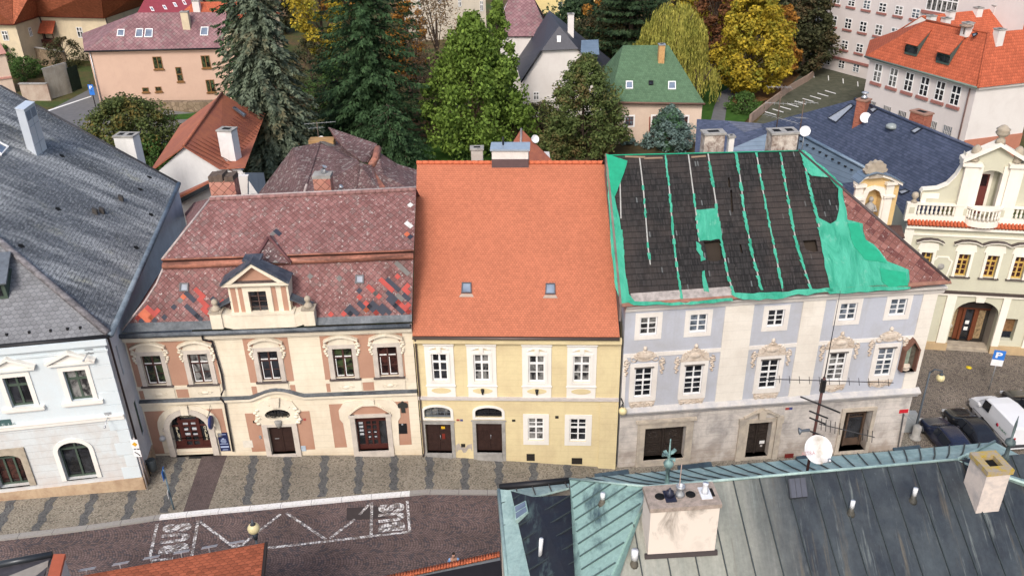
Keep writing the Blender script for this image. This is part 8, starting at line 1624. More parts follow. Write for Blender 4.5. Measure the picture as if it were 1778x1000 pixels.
def leaves(name, cen, axis, nrm, ln, wd, mat, root, off):
    """one small bent leaf spray (rhomb) per row; cen, axis, nrm: (n,3) arrays; ln, wd: (n,)"""
    n = len(cen); side = np.cross(axis, nrm); side /= np.linalg.norm(side, axis=1, keepdims=True) + 1e-9
    L, W = ln[:, None], wd[:, None]; v = np.stack([cen - axis * L * .5, cen + side * W * .5, cen + axis * L * .5 - nrm * L * .08, cen - side * W * .5], 1).reshape(-1, 3) - np.array(off)
    me = bpy.data.meshes.new(name); me.vertices.add(4 * n); me.vertices.foreach_set('co', v.astype('f').ravel()); me.loops.add(4 * n); me.loops.foreach_set('vertex_index', np.arange(4 * n, dtype='i')); me.polygons.add(n); me.polygons.foreach_set('loop_start', np.arange(0, 4 * n, 4, dtype='i')); me.update(calc_edges=True); me.materials.append(mat)
    o = bpy.data.objects.new(name, me); COL.objects.link(o); o.parent = root; return o
def unit(v): return v / (np.linalg.norm(v, axis=1, keepdims=True) + 1e-9)
def sph(n): return unit(rng.normal(size=(n, 3)))
def trunk_mb(b, h, r, lean=(0, 0)):
    m = MB(); m.tube([V(b) + V((lean[0] * t, lean[1] * t, h * t)) + V((.12 * math.sin(t * 5 + b[0]), .1 * math.cos(t * 4), 0)) * (t > 0) for t in (0, .15, .35, .6, .85, 1)], r, 8, r * .25); return m
def broad(label, base, H, R, mat, n=9000, leaf=.45, clumps=60, low=.22, shape=1.0, group=None, bark=None, droop=0, flat=1.0, name='broadleaf_tree', sparse=1.0, cone=0, cr=1.0):
    """crown of leaf clumps set on the ends of limbs, with gaps between them"""
    b = V(base); t = thing(name, label, 'tree', tuple(b), group); m = trunk_mb(tuple(b), H * .8, max(.12, H * .022)); cl = []
    for i in range(clumps):
        z = low + (1 - low) * ((i + .5) / clumps); prof = math.sin(math.pi * min(1, max(0.02, (z - low) / (1 - low))) ** shape) ** .55 * (1 - cone * ((z - low) / (1 - low)))
        a = i * 2.399 + rng.uniform(-.4, .4); rr = R * prof * math.sqrt(rng.uniform(.12, 1)) ; cl.append((b.x + math.cos(a) * rr, b.y + math.sin(a) * rr * flat, b.z + H * z * rng.uniform(.95, 1.03), cr * R * rng.uniform(.16, .36) * (.65 + .5 * prof)))
    for i in range(0, clumps, max(1, clumps // 16)): c = cl[i]; s = b + V((0, 0, (c[2] - b.z) * .6)); m.tube([s, (s + V(c[:3])) / 2 + V((0, 0, .25)), V(c[:3])], max(.05, H * .006), 5, .03)
    m.build('trunk', bark or BARK, t); C_ = np.array(cl); k = rng.integers(0, clumps, n); d = sph(n); rad = C_[k, 3] * (rng.uniform(0, 1, n) ** .4) * sparse; cen = C_[k, :3] + d * rad[:, None] * np.array([1, 1, .75]); cen[:, 2] -= droop * rng.uniform(0, 1, n) * C_[k, 3]
    nr = unit(d * .6 + sph(n) * .7 + np.array([0, -.1, .55])); ax = unit(np.cross(nr, sph(n)) + np.array([0, 0, -.5 * droop])); s = leaf * rng.uniform(.6, 1.35, n); leaves('crown', cen, ax, nr, s, s * .62, mat, t, b); return t
def conifer(label, base, H, R, mat, whorls=26, per=11, dens=26, leaf=.5, droop=.35, tip=.06, pw=.9, group=None, bark=None, lo=.06, name='conifer', up=0.0, gap=0, wr=.45):
    """whorls of drooping branches, each set with hanging needle sprays"""
    b = V(base); t = thing(name, label, 'tree', tuple(b), group); m = trunk_mb(tuple(b), H, H * .016 + .08); cs, axs, ns, ls = [], [], [], []
    for w_ in range(whorls):
        f = lo + (1 - lo) * (w_ + rng.uniform(0, .6)) / whorls; Lm = R * ((1 - f) ** pw + tip); k_ = max(4, int(per * (.5 + .5 * (1 - f))))
        for j in range(k_):
            a = j * 6.283 / k_ + w_ * 1.3 + rng.uniform(-.3, .3); L = Lm * rng.uniform(.68, 1.12); dv = np.array([math.cos(a), math.sin(a), 0]); q = max(5, int(dens * L / R * 1.3)); s = (np.arange(q) + rng.uniform(0, 1, q)) / q
            if gap and rng.random() < gap: s = s[s > .35]; q = len(s)
            z = H * f + up * L * s - droop * L * (s ** 1.4) + .12 * L * np.maximum(0, s - .75) * 2; p = np.array(b)[None] + dv[None] * (L * s)[:, None]; p[:, 2] = b.z + z; sd = np.array([-dv[1], dv[0], 0]); wdt = L * .22 * (1.05 - s) + .12
            for rep in range(3):
                o = rng.uniform(-1, 1, q); pp = p + sd[None] * (o * wdt)[:, None]; pp[:, 2] += rng.uniform(-.22, .1, q) - np.abs(o) * .12; cs.append(pp); ax = unit(dv[None] * .7 + sd[None] * (o * .8)[:, None] + np.array([0, 0, -.35]) + rng.normal(size=(q, 3)) * .25); axs.append(ax); ns.append(unit(np.array([0, 0, 1.0]) + dv[None] * .35 + rng.normal(size=(q, 3)) * .35)); ls.append(leaf * rng.uniform(.6, 1.3, q))
            if j % 2 == 0: m.tube([b + V((0, 0, H * f)), b + V((dv[0] * L * .55, dv[1] * L * .55, H * f + up * L * .55 - droop * L * .4))], .05, 4, .02)
    m.build('trunk', bark or BARK, t); l = np.concatenate(ls); leaves('crown', np.concatenate(cs), np.concatenate(axs), np.concatenate(ns), l, l * wr, mat, t, b); return t
def gp(u, v, z=-.25): return tuple(P(u, v, z))
def hgt(base, u, v): return PY(u, v, base[1]).z - base[2]
SPR = leaf_mat('blue_spruce_needles', (.07, .098, .062), (.175, .21, .145), (.17, .155, .09)); FIR = leaf_mat('dark_fir_needles', (.02, .045, .018), (.06, .115, .045)); YEW = leaf_mat('yew_needles', (.016, .036, .016), (.05, .085, .035)); GINK = leaf_mat('bright_green_leaves', (.072, .13, .018), (.17, .25, .045)); MAP = leaf_mat('olive_brown_leaves', (.055, .085, .022), (.125, .16, .05), (.15, .11, .045)); JUN = leaf_mat('silver_juniper', (.06, .10, .085), (.20, .28, .26), (.05, .12, .045)); GOLD_ = leaf_mat('golden_leaves', (.25, .21, .025), (.48, .34, .03), (.2, .21, .03)); ORG = leaf_mat('orange_leaves', (.24, .10, .02), (.34, .17, .03)); WIL = leaf_mat('willow_leaves', (.20, .22, .04), (.40, .36, .08)); DOL = leaf_mat('dark_olive_leaves', (.03, .04, .018), (.08, .08, .035), (.10, .07, .035)); BUSH = leaf_mat('bush_leaves', (.045, .075, .022), (.12, .14, .045), (.17, .13, .035)); RUS_ = leaf_mat('russet_leaves', (.11, .05, .025), (.2, .085, .035)); GRNL = leaf_mat('green_shrub_leaves', (.04, .09, .02), (.09, .16, .04)); BARE = leaf_mat('thin_brown_leaves', (.17, .12, .08), (.25, .17, .09))
b = gp(507, 310); conifer('tall blue spruce with drooping grey-green branches behind the old mansard roof', (b[0] - 1, b[1] - 2, b[2]), 29, 7.0, SPR, 46, 15, 50, .58, .62, .05, .8, bark=BARKR, gap=.2, wr=.42)
b = gp(425, 245); conifer('dark fir half hidden between the pink house and the blue spruce', (b[0] + .8, b[1], b[2]), 25, 4.2, FIR, 26, 10, 24, .55, .25, .1, .8)
b = gp(655, 262); conifer('broad dark green fir filling the gap between spruce and bright green tree', b, 28, 7.4, FIR, 34, 13, 34, .55, .3, .22, .55, up=.15)
b = gp(600, 262); conifer('lower dark yew at the foot of the broad fir', b, 9, 5.2, YEW, 18, 12, 26, .45, .3, .3, .5)
b = gp(690, 300); conifer('dark bushy yew behind the rose roof', (b[0], b[1] - 3, -.3), 9, 4.5, FIR, 16, 12, 26, .4, .3, .3, .5)
b = gp(826, 262); H = hgt(b, 850, 25); broad('bright green ginkgo-like tree in front of the cream building', b, H, 8.0, GINK, 24000, .44, 150, .1, .62, bark=BARKR, droop=1.0, cone=.55, cr=.62)
b = gp(868, 235); H = hgt(b, 868, -5); broad('slender bright green treetop rising between the ginkgo crown and the anthracite roof', b, H, 3.8, GINK, 8000, .42, 70, .2, .8, droop=.8, cone=.6, cr=.6)
b = gp(1012, 268); H = hgt(b, 1000, 98); broad('rounded olive and brown tree between the white house and the green-roofed house', b, H, 5.8, MAP, 22000, .34, 150, .04, .62, cone=.35, cr=.7)
b = gp(1160, 258); H = hgt(b, 1165, 185); broad('silvery blue juniper column against the pale pink wall', b, H, 3.4, JUN, 12000, .3, 90, .02, .55, name='conifer', cone=.45, cr=.7)
b = gp(1296, 170); H = hgt(b, 1300, -25); broad('big golden yellow oak beside the park path', b, H, 5.9, GOLD_, 24000, .46, 150, .08, .7, cone=.15, cr=.75)
b = gp(1345, 150); broad('orange-tinged maple squeezed between the golden oak and the dark lime tree', b, 12, 3.0, ORG, 5000, .5, 40, .15, .8)
b = gp(1391, 130); H = hgt(b, 1390, -25); broad('dark olive lime tree against the school wall', b, H, 4.6, DOL, 17000, .45, 100, .06, .7)
t = b = gp(1172, 178); H = hgt(b, 1172, 2)
def willow(label, b, H, R, n):
    t = thing('willow_tree', label, 'tree', b); m = trunk_mb(b, H * .75, .35); cs, ax, ns, ls = [], [], [], []
    for i in range(n):
        a = rng.uniform(0, 6.283); r = R * math.sqrt(rng.uniform(.05, 1)); z0 = H * (1 - .28 * (r / R) ** 2) * rng.uniform(.93, 1.02); L = H * rng.uniform(.25, .62); q = int(L / .3); s = np.arange(q) / q; p = np.stack([b[0] + math.cos(a) * (r + .5 * s) + .15 * np.sin(s * 5 + i), b[1] + math.sin(a) * (r + .5 * s), b[2] + z0 - L * s], 1); cs.append(p); ax.append(unit(np.array([[.1 * math.cos(a), .1 * math.sin(a), -1]]) + rng.normal(size=(q, 3)) * .2)); ns.append(unit(rng.normal(size=(q, 3)) + np.array([math.cos(a), math.sin(a), .3]))); ls.append(np.full(q, .55) * rng.uniform(.6, 1.2, q))
    for i in range(8): a = i * .785; m.tube([V(b) + V((0, 0, H * .5)), V(b) + V((math.cos(a) * R * .6, math.sin(a) * R * .6, H * .9))], .12, 5, .04)
    m.build('trunk', BARK, t); l = np.concatenate(ls); leaves('crown', np.concatenate(cs), np.concatenate(ax), np.concatenate(ns), l, l * .3, WIL, t, b)
willow('yellow-green weeping willow with hanging strands behind the green roof', (b[0] - .8, b[1], b[2]), H, 4.6, 700); b2 = gp(1125, 160); willow('small yellowing willow left of the large weeping willow', b2, 8.5, 3.0, 220); b2 = gp(1212, 190); willow('low golden willow drooping beside the green-roofed house', b2, 6.5, 2.6, 180)
b = gp(1090, 140); conifer('dark pine standing between the yellow building and the willow', b, 26, 6.5, YEW, 24, 12, 26, .6, .1, .3, .5, up=.2); b = gp(1010, 90); broad('dark round-topped pine in front of the yellow building', b, hgt(b, 1010, -2), 6.5, YEW, 9000, .6, 50, .3, .8, name='pine_tree'); b = gp(1052, 105); broad('thin orange tree beside the dark round-topped pine', b, 16, 3.5, ORG, 5000, .55, 40, .2)
b = gp(1060, 130); broad('dark thicket tree behind the anthracite roof', b, 11, 6, DOL, 9000, .5, 60, .05); b = gp(1235, 125); broad('russet tree between the willow and the golden oak', b, 22, 4.2, RUS_, 8000, .5, 60, .1)
b = gp(235, 288); H = hgt(b, 235, 172); broad('bushy green and ochre tree beside the tall plain white chimney', b, H, 5.6, BUSH, 17000, .36, 90, .03, .6); b = gp(275, 300); broad('dark green shrub at the foot of the bushy tree', b, 4.5, 2.6, GRNL, 4000, .3, 40, .02, .6)
b = gp(765, 200); broad('nearly bare brown tree in front of the cream building', b, 17, 5.0, BARE, 5200, .3, 90, .1, .8, sparse=1.25); b = gp(570, 150); broad('golden autumn tree glimpsed behind the spruce', b, 19, 4.6, GOLD_, 6000, .5, 50, .2); b = gp(715, 170); broad('amber tree glimpsed right of the broad dark fir', b, 14, 3.0, ORG, 3500, .5, 40, .2)
for u, v, hh, r, mt, lab in ((585, 200, 7, 4, GRNL, 'green bush between the blue spruce and the dark fir'), (545, 160, 8, 5, DOL, 'dark bush behind the blue spruce'), (615, 150, 9, 5, YEW, 'dark yew mass behind the broad fir'), (700, 140, 8, 5, DOL, 'dark bush behind the bright green tree'), (380, 120, 6, 4, GRNL, 'green bush beside the right end of the pink house'), (48, 135, 3.2, 3.2, GRNL, 'green shrub in the garden above the patched street wall'), (115, 118, 5, 3.4, DOL, 'dark ivy mass climbing beside the wooden bay balcony'), (800, 268, 3.4, 3.2, GRNL, 'low leafy shrub on the lawn behind the yellow house'), (1290, 195, 2.6, 2.4, GRNL, 'green shrub beside the park path'), (968, 275, 4, 3, MAP, 'brownish shrub beside the orange pyramid roof'), (1090, 252, 1.1, 1.2, JUN, 'low silvery shrub below the green-roofed house'), (1125, 254, 1.2, 1.1, JUN, 'round silvery shrub beside the rust downpipe'), (880, 215, 4, 4, DOL, 'dark hedge behind the small pyramid roof'), (940, 225, 3.2, 3.5, DOL, 'dark hedge below the white half-hipped house'), (1635, 214, 3, 2, BUSH, 'ochre shrub against the school wing wall'), (20, 120, 4.0, 2.6, GRNL, 'tall shrub at the corner of the small pale cottage'), (640, 215, 6, 4, YEW, 'dark undergrowth beneath the broad fir')): broad(lab, gp(u, v), hh, r, mt, int(900 * r), .3, 26, .02, .55, name='shrub')
for u, v, hh, r, mt, lab in ((600, 30, 18, 6, ORG, 'orange tree on the skyline behind the dark fir'), (1280, 60, 20, 7, RUS_, 'russet tree on the skyline behind the golden oak'), (1150, 50, 22, 8, DOL, 'dark tree on the skyline behind the willow'), (1370, 60, 22, 6, DOL, 'dark tree on the skyline left of the school'), (720, 40, 15, 5, BARE, 'bare tree on the skyline at the cream building'), (470, 60, 18, 6, DOL, 'dark tree on the skyline behind the spruce top'), (1210, 70, 18, 6, GOLD_, 'yellow tree on the skyline beside the willow')): broad(lab, gp(u, v), hh, r, mt, 5000, .8, 50, .05, .7)
# ---------------------------------------------------------------- vehicles and street furniture on the square
def carpaint(name, c, rough=.22): return plain(name, c, rough, .0, .6, .04, .5)
TYRE = plain('tyre_rubber', (.02, .02, .02), .9); RIM = plain('alloy_rim', (.35, .36, .38), .35, .7); TAIL = plain('tail_light_red', (.35, .012, .01), .3); LAMPG = plain('headlight_glass', (.5, .52, .55), .15); CGL = plain('car_glass', (.012, .014, .018), .06, 0, .7)
def vehicle(name, label, cat, pos, yaw, L, W, prof, paint, wins, grp=None, wr=.33, axles=(.17, .80)):
    """body lofted from cross-sections (x, half width, z bottom, z belt, z roof, half roof width); wins: stations of the side glass"""
    root = thing(name, label, cat, pos, grp); root.rotation_euler = (0, 0, yaw); root.location = pos; org = V(pos); m = MB(); secs = []
    for x, w, zb, zt, zr, rw in prof: secs.append([(x * L, s * a, z) for s in (1,) for a, z in ((0, zb), (w * .92, zb), (w, zb + .18), (w * 1.0, (zb + zt) / 2), (w * .97, zt), (rw, zr - .05), (rw * .8, zr), (0, zr))])
    vs, fs = [], []; N = 14
    for s in secs: vs += [V(p) for p in s] + [V((x, -y, z)) for x, y, z in s[-2:0:-1]]
    for i in range(len(secs) - 1):
        for k in range(N): fs.append([i * N + k, i * N + (k + 1) % N, (i + 1) * N + (k + 1) % N, (i + 1) * N + k])
    fs += [list(range(N)), list(range((len(secs) - 1) * N, len(secs) * N))[::-1]]; m.add(vs, fs, cat != 'van')
    def B(mb, nm, mt, par=root, **k):
        mb.v = [p + org for p in mb.v]; rot = root.rotation_euler.copy(); o = mb.build(nm, mt, par, **k); return o
    b = B(m, 'body', paint)
    if cat == 'van': sd = b.modifiers.new('edge', 'BEVEL'); sd.width = .07; sd.segments = 3; sd.limit_method = 'ANGLE'; sd.angle_limit = .35
    else: sd = b.modifiers.new('smooth', 'SUBSURF'); sd.levels = sd.render_levels = 2
    def sec(i, k, sy, o=0): p = secs[i][k]; return V((p[0], sy * (p[1] + o), p[2]))
    ow = .045 if cat == 'van' else .015
    for sy in (1, -1):
        for i, j in wins:
            A, Bq, C, D = sec(i, 4, sy, ow), sec(j, 4, sy, ow), sec(j, 5, sy, ow), sec(i, 5, sy, ow); c = (A + Bq + C + D) / 4; q = [c + (p - c) * .92 for p in (A, Bq, C, D)]; B(MB().prism(q, (0, sy * .02, 0)), 'side_window', CGL)
        B(MB().box((.36 * L if cat == 'car' else .27 * L, sy * (W / 2 + .06), prof[2][3] + .02), .16, .14, .13), 'mirror', paint)
        B(MB().box((.02, sy * W * .33, prof[0][3] - .16), .1, W * .2, .14), 'headlight', LAMPG); B(MB().box((L - .03, sy * W * .42, prof[-1][3] - .35), .07, .15, .38 if cat == 'van' else .2), 'tail_light', TAIL)
        for ax in axles:
            w = MB().lathe((ax * L, sy * (W / 2 - .14), wr), [(wr * .6, -.1), (wr, -.09), (wr, .09), (wr * .6, .1)], 20, (0, sy, 0)); w = B(w, 'wheel', TYRE); r = MB().lathe((ax * L, sy * (W / 2 - .04), wr), [(wr * .62, 0), (wr * .5, .02), (.05, .01)], 10, (0, sy, 0)); B(r, 'rim', RIM, w)
    def cap(i, j, nm, k=.8):
        q = [sec(i, 4, 1), sec(i, 4, -1), sec(j, 5, -1), sec(j, 5, 1)]; c = sum(q, V()) / 4; n = newell(q); n = n if n.z > 0 else -n; q = [c + (p - c) * k + n * .03 for p in q]; B(MB().prism(q, n * .015), nm, CGL)
    return root, B, cap, secs
vanp = [(0, .72, .35, .75, .8, .5), (.03, .88, .25, .95, 1.0, .7), (.16, .95, .22, 1.12, 1.18, .8), (.19, .96, .22, 1.16, 1.25, .8), (.31, .97, .22, 1.2, 1.86, .8), (.47, .97, .22, 1.22, 1.97, .86), (.7, .97, .22, 1.22, 1.98, .87), (.985, .97, .24, 1.22, 1.96, .87), (1.0, .95, .3, 1.2, 1.93, .84)]
carp = [(0, .62, .35, .62, .66, .45), (.03, .82, .25, .74, .78, .6), (.22, .9, .2, .88, .93, .7), (.27, .9, .2, .9, .96, .68), (.43, .9, .2, .93, 1.42, .6), (.55, .9, .2, .94, 1.46, .62), (.74, .9, .2, .95, 1.40, .6), (.9, .88, .22, .97, 1.06, .66), (.98, .82, .26, .92, .97, .6), (1.0, .7, .35, .8, .86, .5)]
estp = carp[:6] + [(.8, .9, .2, .95, 1.42, .6), (.95, .87, .24, .96, 1.2, .6), (1.0, .78, .3, .9, .98, .55)]
def place(front, rear): a, b = G(*front), G(*rear); return (a.x, a.y, gz(a.x, a.y)), math.atan2(b.y - a.y, b.x - a.x)
WV = carpaint('white_van_paint', (.66, .67, .69)); BK = carpaint('black_car_paint', (.012, .013, .017)); DB = carpaint('dark_navy_paint', (.014, .018, .04))
pos, yaw = place((1699, 706), (1779, 790)); vr, B, cap, secs = vehicle('delivery_van', 'white delivery van with small green and red lettering parked on the square', 'van', pos, yaw, 5.0, 1.94, vanp, WV, [(4, 5)]); cap(3, 4, 'windscreen', .86)
for sy in (1, -1): B(MB().box((2.6, sy * .975, .55), 3.6, .03, .05), 'side_trim', plain('grey_trim', (.2, .2, .22)))
t = MB(); text_mb('TUKAS', (3.6, -1.0, 1.0), V((1, 0, 0)), V((0, 0, 1)), .15, .8, -.012, t, .015); B(t, 'lettering', plain('green_lettering', (.05, .2, .12))); B(MB().lathe((3.4, -.985, 1.1), [(.02, -.01), (.12, -.01), (.12, .01), (.02, .01)], 14, (0, -1, 0)), 'emblem', plain('red_emblem', (.4, .02, .05)))
B(MB().box((5.0, 0, .45), .08, 1.8, .22), 'bumper', plain('dark_bumper', (.04, .04, .045)))
pos, yaw = place((1652, 722), (1716, 795)); r, B, cap, s_ = vehicle('parked_car', 'black saloon car parked between the white van and the navy estate car', 'car', pos, yaw, 4.6, 1.82, carp, BK, [(4, 5), (5, 6)], 'cars parked on the square'); cap(3, 4, 'windscreen'); cap(7, 6, 'rear_window')
pos, yaw = place((1612, 738), (1668, 806)); r, B, cap, s_ = vehicle('parked_car', 'dark navy estate car parked beside the street lamp', 'car', pos, yaw, 4.4, 1.82, estp, DB, [(4, 5), (5, 6)], 'cars parked on the square'); cap(3, 4, 'windscreen'); cap(7, 6, 'rear_window')
pos, yaw = place((1752, 690), (1850, 790)); r, B, cap, s_ = vehicle('parked_car', 'dark car mostly hidden beyond the white van at the edge of the frame', 'car', pos, yaw, 4.6, 1.82, carp, BK, [(4, 5), (5, 6)], 'cars parked on the square'); cap(3, 4, 'windscreen'); cap(7, 6, 'rear_window')
n = NB('lamp_globe', .3, .4); GLOBE = n.col((.62, .54, .30)); POLE = plain('grey_lamp_pole', (.07, .085, .1), .5, .3)
def lamp(label, base, top, globe, r, arm=True):
    b = V(base); o = thing('street_lamp', label, 'street lamp', tuple(b)); MB().lathe(b, [(.16, 0), (.14, .5), (.07, .7), (.055, top.z - b.z)], 10).build('pole', POLE, o); m = MB()
    if arm: m.tube([top - V((0, 0, .1)), top + (globe - top) * .35 + V((0, 0, .35)), globe + V((0, 0, r + .25)), globe + V((0, 0, r))], .05, 6); m.lathe(globe + V((0, 0, r * .7)), [(r * .55, 0), (r * .45, .12), (.05, .2)], 12); m.build('arm', POLE, o)
    else: m.lathe(globe - V((0, 0, r + .1)), [(.09, -.3), (r * .5, 0), (r * .55, .15)], 12); m.lathe(globe + V((0, 0, r * .85)), [(r * .5, 0), (.06, .12), (.03, .3)], 10); m.build('bracket', POLE, o)
    MB().ball(globe, r, 12).build('globe', GLOBE, o)
b = G(1589, 748); t = PY(1617, 645, b.y); t.x = b.x; gl = PY(1633, 656, b.y - .1); lamp('tall grey street lamp with a yellowish globe at the corner of the blue-grey house', b, t, gl, .27)
gl = P(440.5, 917, 4.6); lamp('globe street lamp rising from the kerb behind the orange tiled roof edge', (gl.x, gl.y, gz(gl.x, 40) - .12), gl, gl, .3, False)
o = thing('wall_lamp', 'yellowish globe wall lamp on a black bracket at the left corner of the blue-grey house', 'lamp', tuple(fg.pt(*fg.px(1081, 713, .6), .6))); c = fg.px(1081.5, 713.5, .6); MB().ball(fg.pt(*c, .6), .25, 12).build('globe', GLOBE, o); m = MB(); q = fg.px(1078, 703); m.tube([fg.pt(q[0], q[1] + .5, 0), fg.pt(c[0], c[1] + .55, .55), fg.pt(c[0], c[1] + .2, .6)], .04, 6); m.tube([fg.pt(q[0], q[1] - .2, 0), fg.pt(c[0], c[1] + .5, .5)], .03, 6); m.build('bracket', IRON, o)
def post_sign(nm, label, base, tops, h, r=.035, mat=STEEL, face=(0, -1, 0)):
    b = V(base); o = thing(nm, label, 'sign', tuple(b)); MB().tube([b - V((0, 0, .2)), b + V((0, 0, h))], r, 8).build('post', mat, o); f = V(face).normalized(); x = V((0, 0, 1)).cross(f).normalized() * -1; x = -x
    for z, w, hh, mt, txt, tc in tops:
        c = b + V((0, 0, z)) + f * .05; p = MB().obox(c - x * w / 2, x * w, f * .02, V((0, 0, hh))).build('sign_plate', mt, o)
        if txt: text_mb(txt, c - x * w * .28 + f * .024 + V((0, 0, hh * .2)), x, V((0, 0, 1)), hh * .6, w * .56, .004, None, .03).build('letter', tc, p)
SB = plain('sign_blue', (.03, .16, .52), .4); SW = plain('sign_white', (.7, .7, .7), .4); SY = plain('sign_yellow', (.62, .33, .02), .4)
b = G(1717, 676); post_sign('parking_sign', 'blue parking sign with white plate on a thin post in the square', b, [(2.55, .75, .75, SB, 'P', SW), (2.05, .75, .48, SW, None, None)], 3.3, face=(-.3, -1, 0)); b = G(167, 189); post_sign('parking_sign', 'blue parking sign with a second blue plate beside the pink house corner', b, [(2.7, .75, .8, SB, 'P', SW), (2.0, .75, .65, SB, None, None)], 4.0, .07, IRON)
b = G(257, 850); post_sign('traffic_sign', 'priority road sign with a yellow diamond on a pale post at the white house corner', b, [(3.1, .42, .62, SW, None, None), (2.5, .42, .5, SW, None, None)], 3.8, .04, plain('pale_post', (.45, .4, .38))); o = bpy.data.objects[[x.name for x in bpy.data.objects if x.name.startswith('traffic_sign')][-1]]
c = V(b) + V((0, -.08, 3.41)); MB().prism([c + V((x, 0, z)) for x, z in ((-.15, 0), (0, -.15), (.15, 0), (0, .15))], (0, -.01, 0)).build('yellow_diamond', SY, o); c = V(b) + V((0, -.08, 2.75)); MB().tube([c + V((-.12, 0, .1)), c + V((.02, 0, .0)), c + V((.13, 0, -.15))], .03, 5).build('arrow', IRON, o)
b = G(302, 884); post_sign('traffic_sign', 'edge-on blue and white traffic sign with a triangle plate on the mosaic pavement', b, [(2.3, .6, .6, SB, None, None), (1.0, .5, .45, SW, None, None)], 2.9, .05, plain('blue_grey_post', (.12, .17, .2)), face=(-.97, -.2, 0))
b = G(266, 826); o = thing('litter_bin', 'dark grey cylindrical litter bin on a post beside the white house corner', 'bin', tuple(b)); MB().lathe(V(b) + V((0.1, 0, .45)), [(.2, 0), (.25, .05), (.26, .75), (.22, .8), (.2, .72)], 14).build('bucket', plain('bin_grey', (.05, .06, .065), .5), o); MB().tube([V(b) + V((-.18, 0, 0)), V(b) + V((-.18, 0, 1.2))], .05, 6).build('post', IRON, o)
b = G(1583, 752); o = thing('service_cabinet', 'grey metal service cabinet standing at the foot of the corner street lamp', 'cabinet', tuple(b)); m = MB().box((b.x - .2, b.y + .3, b.z), .7, .4, 1.5); m.build('cabinet_body', plain('cabinet_grey', (.3, .32, .33), .5, .3), o); MB().lathe(V(b) + V((0, -.5, 0)), [(.4, 0), (.4, .1), (.25, .2), (.28, .9), (.2, 1.0)], 14).build('concrete_base', GREYSTONE, o)
tag(MB().tube([fg.pt(fg.px(1560, 770)[0], -1.5, .12), fg.pt(*fg.px(1569, 718, .12), .12), fg.pt(fg.px(1569, 718)[0] + .6, fg.px(1569, 718)[1] - .35, .5)], .04, 6).build('corner_pipe', STEEL), 'bent grey pipe with a stay at the right corner of the blue-grey house', 'pipe')
p = G(1682, 639); tag(MB().lathe(p, [(.05, 0), (.2, .03), (.22, .08), (.1, .12)], 9).build('yellow_bag', plain('yellow_plastic', (.6, .45, .02), .4)), 'crumpled yellow plastic bag lying on the square', 'bag')
# person at the kerb behind the tile-capped wall
hd = P(787.5, 964.5, 1.45); gx, gy = hd.x, hd.y; g0 = gz(gx, 40) - .12; o = thing('person', 'person with dark hair in a light blue shirt standing on the cobbled road', 'person', (gx, gy, g0)); k = (hd.z - g0) / 1.6
def skin(name, nodes, edges, mat, par, sub=2):
    me = bpy.data.meshes.new(name); me.from_pydata([tuple(V(n[:3]) * k) for n in nodes], edges, []); me.materials.append(mat); ob = bpy.data.objects.new(name, me); COL.objects.link(ob); ob.parent = par; md = ob.modifiers.new('skin', 'SKIN'); md.use_smooth_shade = True
    for i, v in enumerate(me.skin_vertices[0].data): v.radius = (nodes[i][3] * k, nodes[i][4] * k); v.use_root = i == 0
    s = ob.modifiers.new('sub', 'SUBSURF'); s.levels = s.render_levels = sub; return ob
SKINM = plain('skin_tone', (.48, .27, .19), .6); SHIRT = plain('light_blue_shirt', (.22, .38, .62), .8); TRS = plain('dark_trousers', (.03, .035, .05), .8)
N = [(0, 0, .95, .15, .11), (0, .01, 1.2, .15, .1), (0, .01, 1.4, .15, .1), (0, 0, 1.5, .055, .055), (0, -.02, 1.62, .085, .1), (0, -.02, 1.72, .075, .09), (.2, 0, 1.38, .06, .06), (.26, .02, 1.12, .045, .045), (.24, -.12, .9, .033, .035), (-.2, 0, 1.38, .06, .06), (-.26, .02, 1.12, .045, .045), (-.22, -.14, .92, .033, .035), (.1, 0, .85, .09, .09), (.11, -.01, .48, .06, .06), (.11, .02, .08, .045, .05), (.12, -.14, .04, .04, .035), (-.1, 0, .85, .09, .09), (-.11, -.04, .48, .06, .06), (-.11, .03, .08, .045, .05), (-.12, -.13, .04, .04, .035), (.24, -.2, .84, .03, .018), (-.22, -.22, .86, .03, .018)]
skin('body', N, [(0, 1), (1, 2), (2, 3), (3, 4), (4, 5), (2, 6), (6, 7), (7, 8), (8, 20), (2, 9), (9, 10), (10, 11), (11, 21), (0, 12), (12, 13), (13, 14), (14, 15), (0, 16), (16, 17), (17, 18), (18, 19)], SKINM, o)
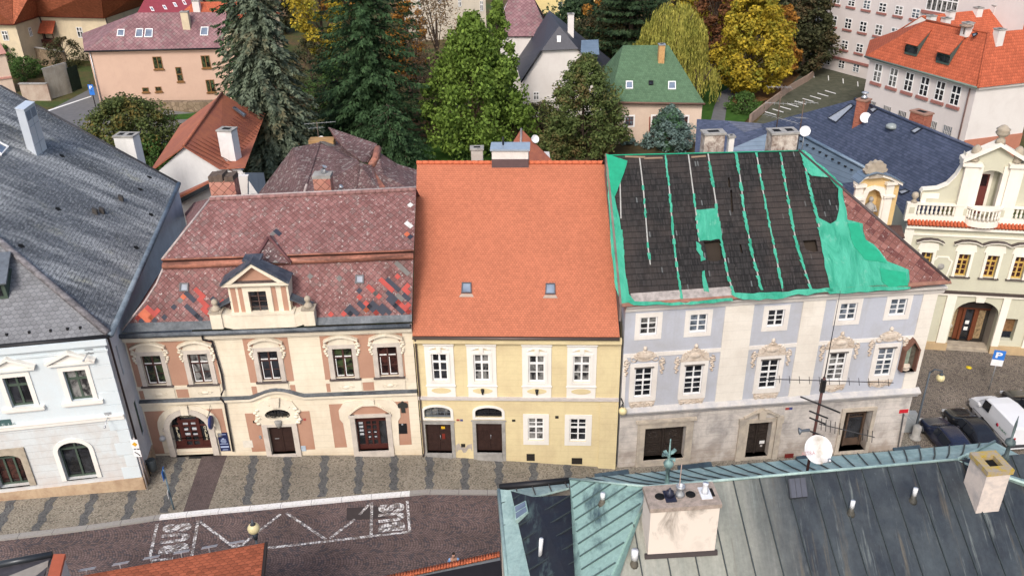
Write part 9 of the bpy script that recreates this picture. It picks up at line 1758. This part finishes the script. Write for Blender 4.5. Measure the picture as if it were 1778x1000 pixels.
skin('shirt', [(0, 0, .92, .165, .125), (0, .01, 1.2, .165, .115), (0, .01, 1.4, .165, .115), (0, 0, 1.475, .075, .075), (.2, 0, 1.38, .075, .075), (.26, .02, 1.15, .062, .062), (-.2, 0, 1.38, .075, .075), (-.26, .02, 1.15, .062, .062)], [(0, 1), (1, 2), (2, 3), (2, 4), (4, 5), (2, 6), (6, 7)], SHIRT, o); skin('trousers', [(0, 0, .93, .16, .12), (.1, 0, .84, .105, .105), (.11, -.01, .48, .08, .08), (.11, .02, .1, .07, .07), (-.1, 0, .84, .105, .105), (-.11, -.04, .48, .08, .08), (-.11, .03, .1, .07, .07)], [(0, 1), (1, 2), (2, 3), (0, 4), (4, 5), (5, 6)], TRS, o); skin('hair', [(0, .03, 1.66, .07, .07), (0, .02, 1.75, .085, .09), (0, -.05, 1.79, .06, .05)], [(0, 1), (1, 2)], plain('dark_hair', (.02, .014, .01), .7), o)
# ---------------------------------------------------------------- light and camera
w = bpy.data.worlds.new('World'); SC.world = w; w.use_nodes = True; nt = w.node_tree
sky = nt.nodes.new('ShaderNodeTexSky'); sky.sky_type = 'NISHITA'; sky.sun_disc = False
EL, AZ = math.radians(44), math.radians(196)   # sun behind the camera, a little to its left... azimuth measured clockwise from +Y
sky.sun_elevation = EL; sky.sun_rotation = AZ; sky.air_density = 1.0; sky.dust_density = 6.0; sky.ozone_density = 1.0; sky.altitude = 500
bg = nt.nodes['Background']; nt.links.new(sky.outputs[0], bg.inputs[0]); bg.inputs[1].default_value = .15
sd = bpy.data.lights.new('sun', 'SUN'); sd.energy = 1.3; sd.angle = math.radians(14); sd.color = (1, .965, .92)
so = bpy.data.objects.new('sun', sd); COL.objects.link(so)
d = V((math.sin(AZ) * math.cos(EL), math.cos(AZ) * math.cos(EL), math.sin(EL)))
so.rotation_euler = (-d).to_track_quat('-Z', 'Y').to_euler()
SC.view_settings.view_transform = 'Standard'; SC.view_settings.look = 'None'; SC.view_settings.exposure = .64; SC.view_settings.gamma = 1
cd = bpy.data.cameras.new('camera'); co = bpy.data.objects.new('camera', cd); COL.objects.link(co)
cd.sensor_fit = 'HORIZONTAL'; cd.sensor_width = 36; cd.lens = FOC / 1778 * 36; cd.clip_end = 4000; cd.clip_start = .5
mw = RM @ Matrix(((1, 0, 0), (0, -1, 0), (0, 0, -1))); m4 = mw.to_4x4(); m4.translation = CAM; co.matrix_world = m4
SC.camera = co
try:
    SC.cycles.max_bounces = 5; SC.cycles.diffuse_bounces = 3; SC.cycles.glossy_bounces = 2; SC.cycles.transmission_bounces = 2
except Exception: pass
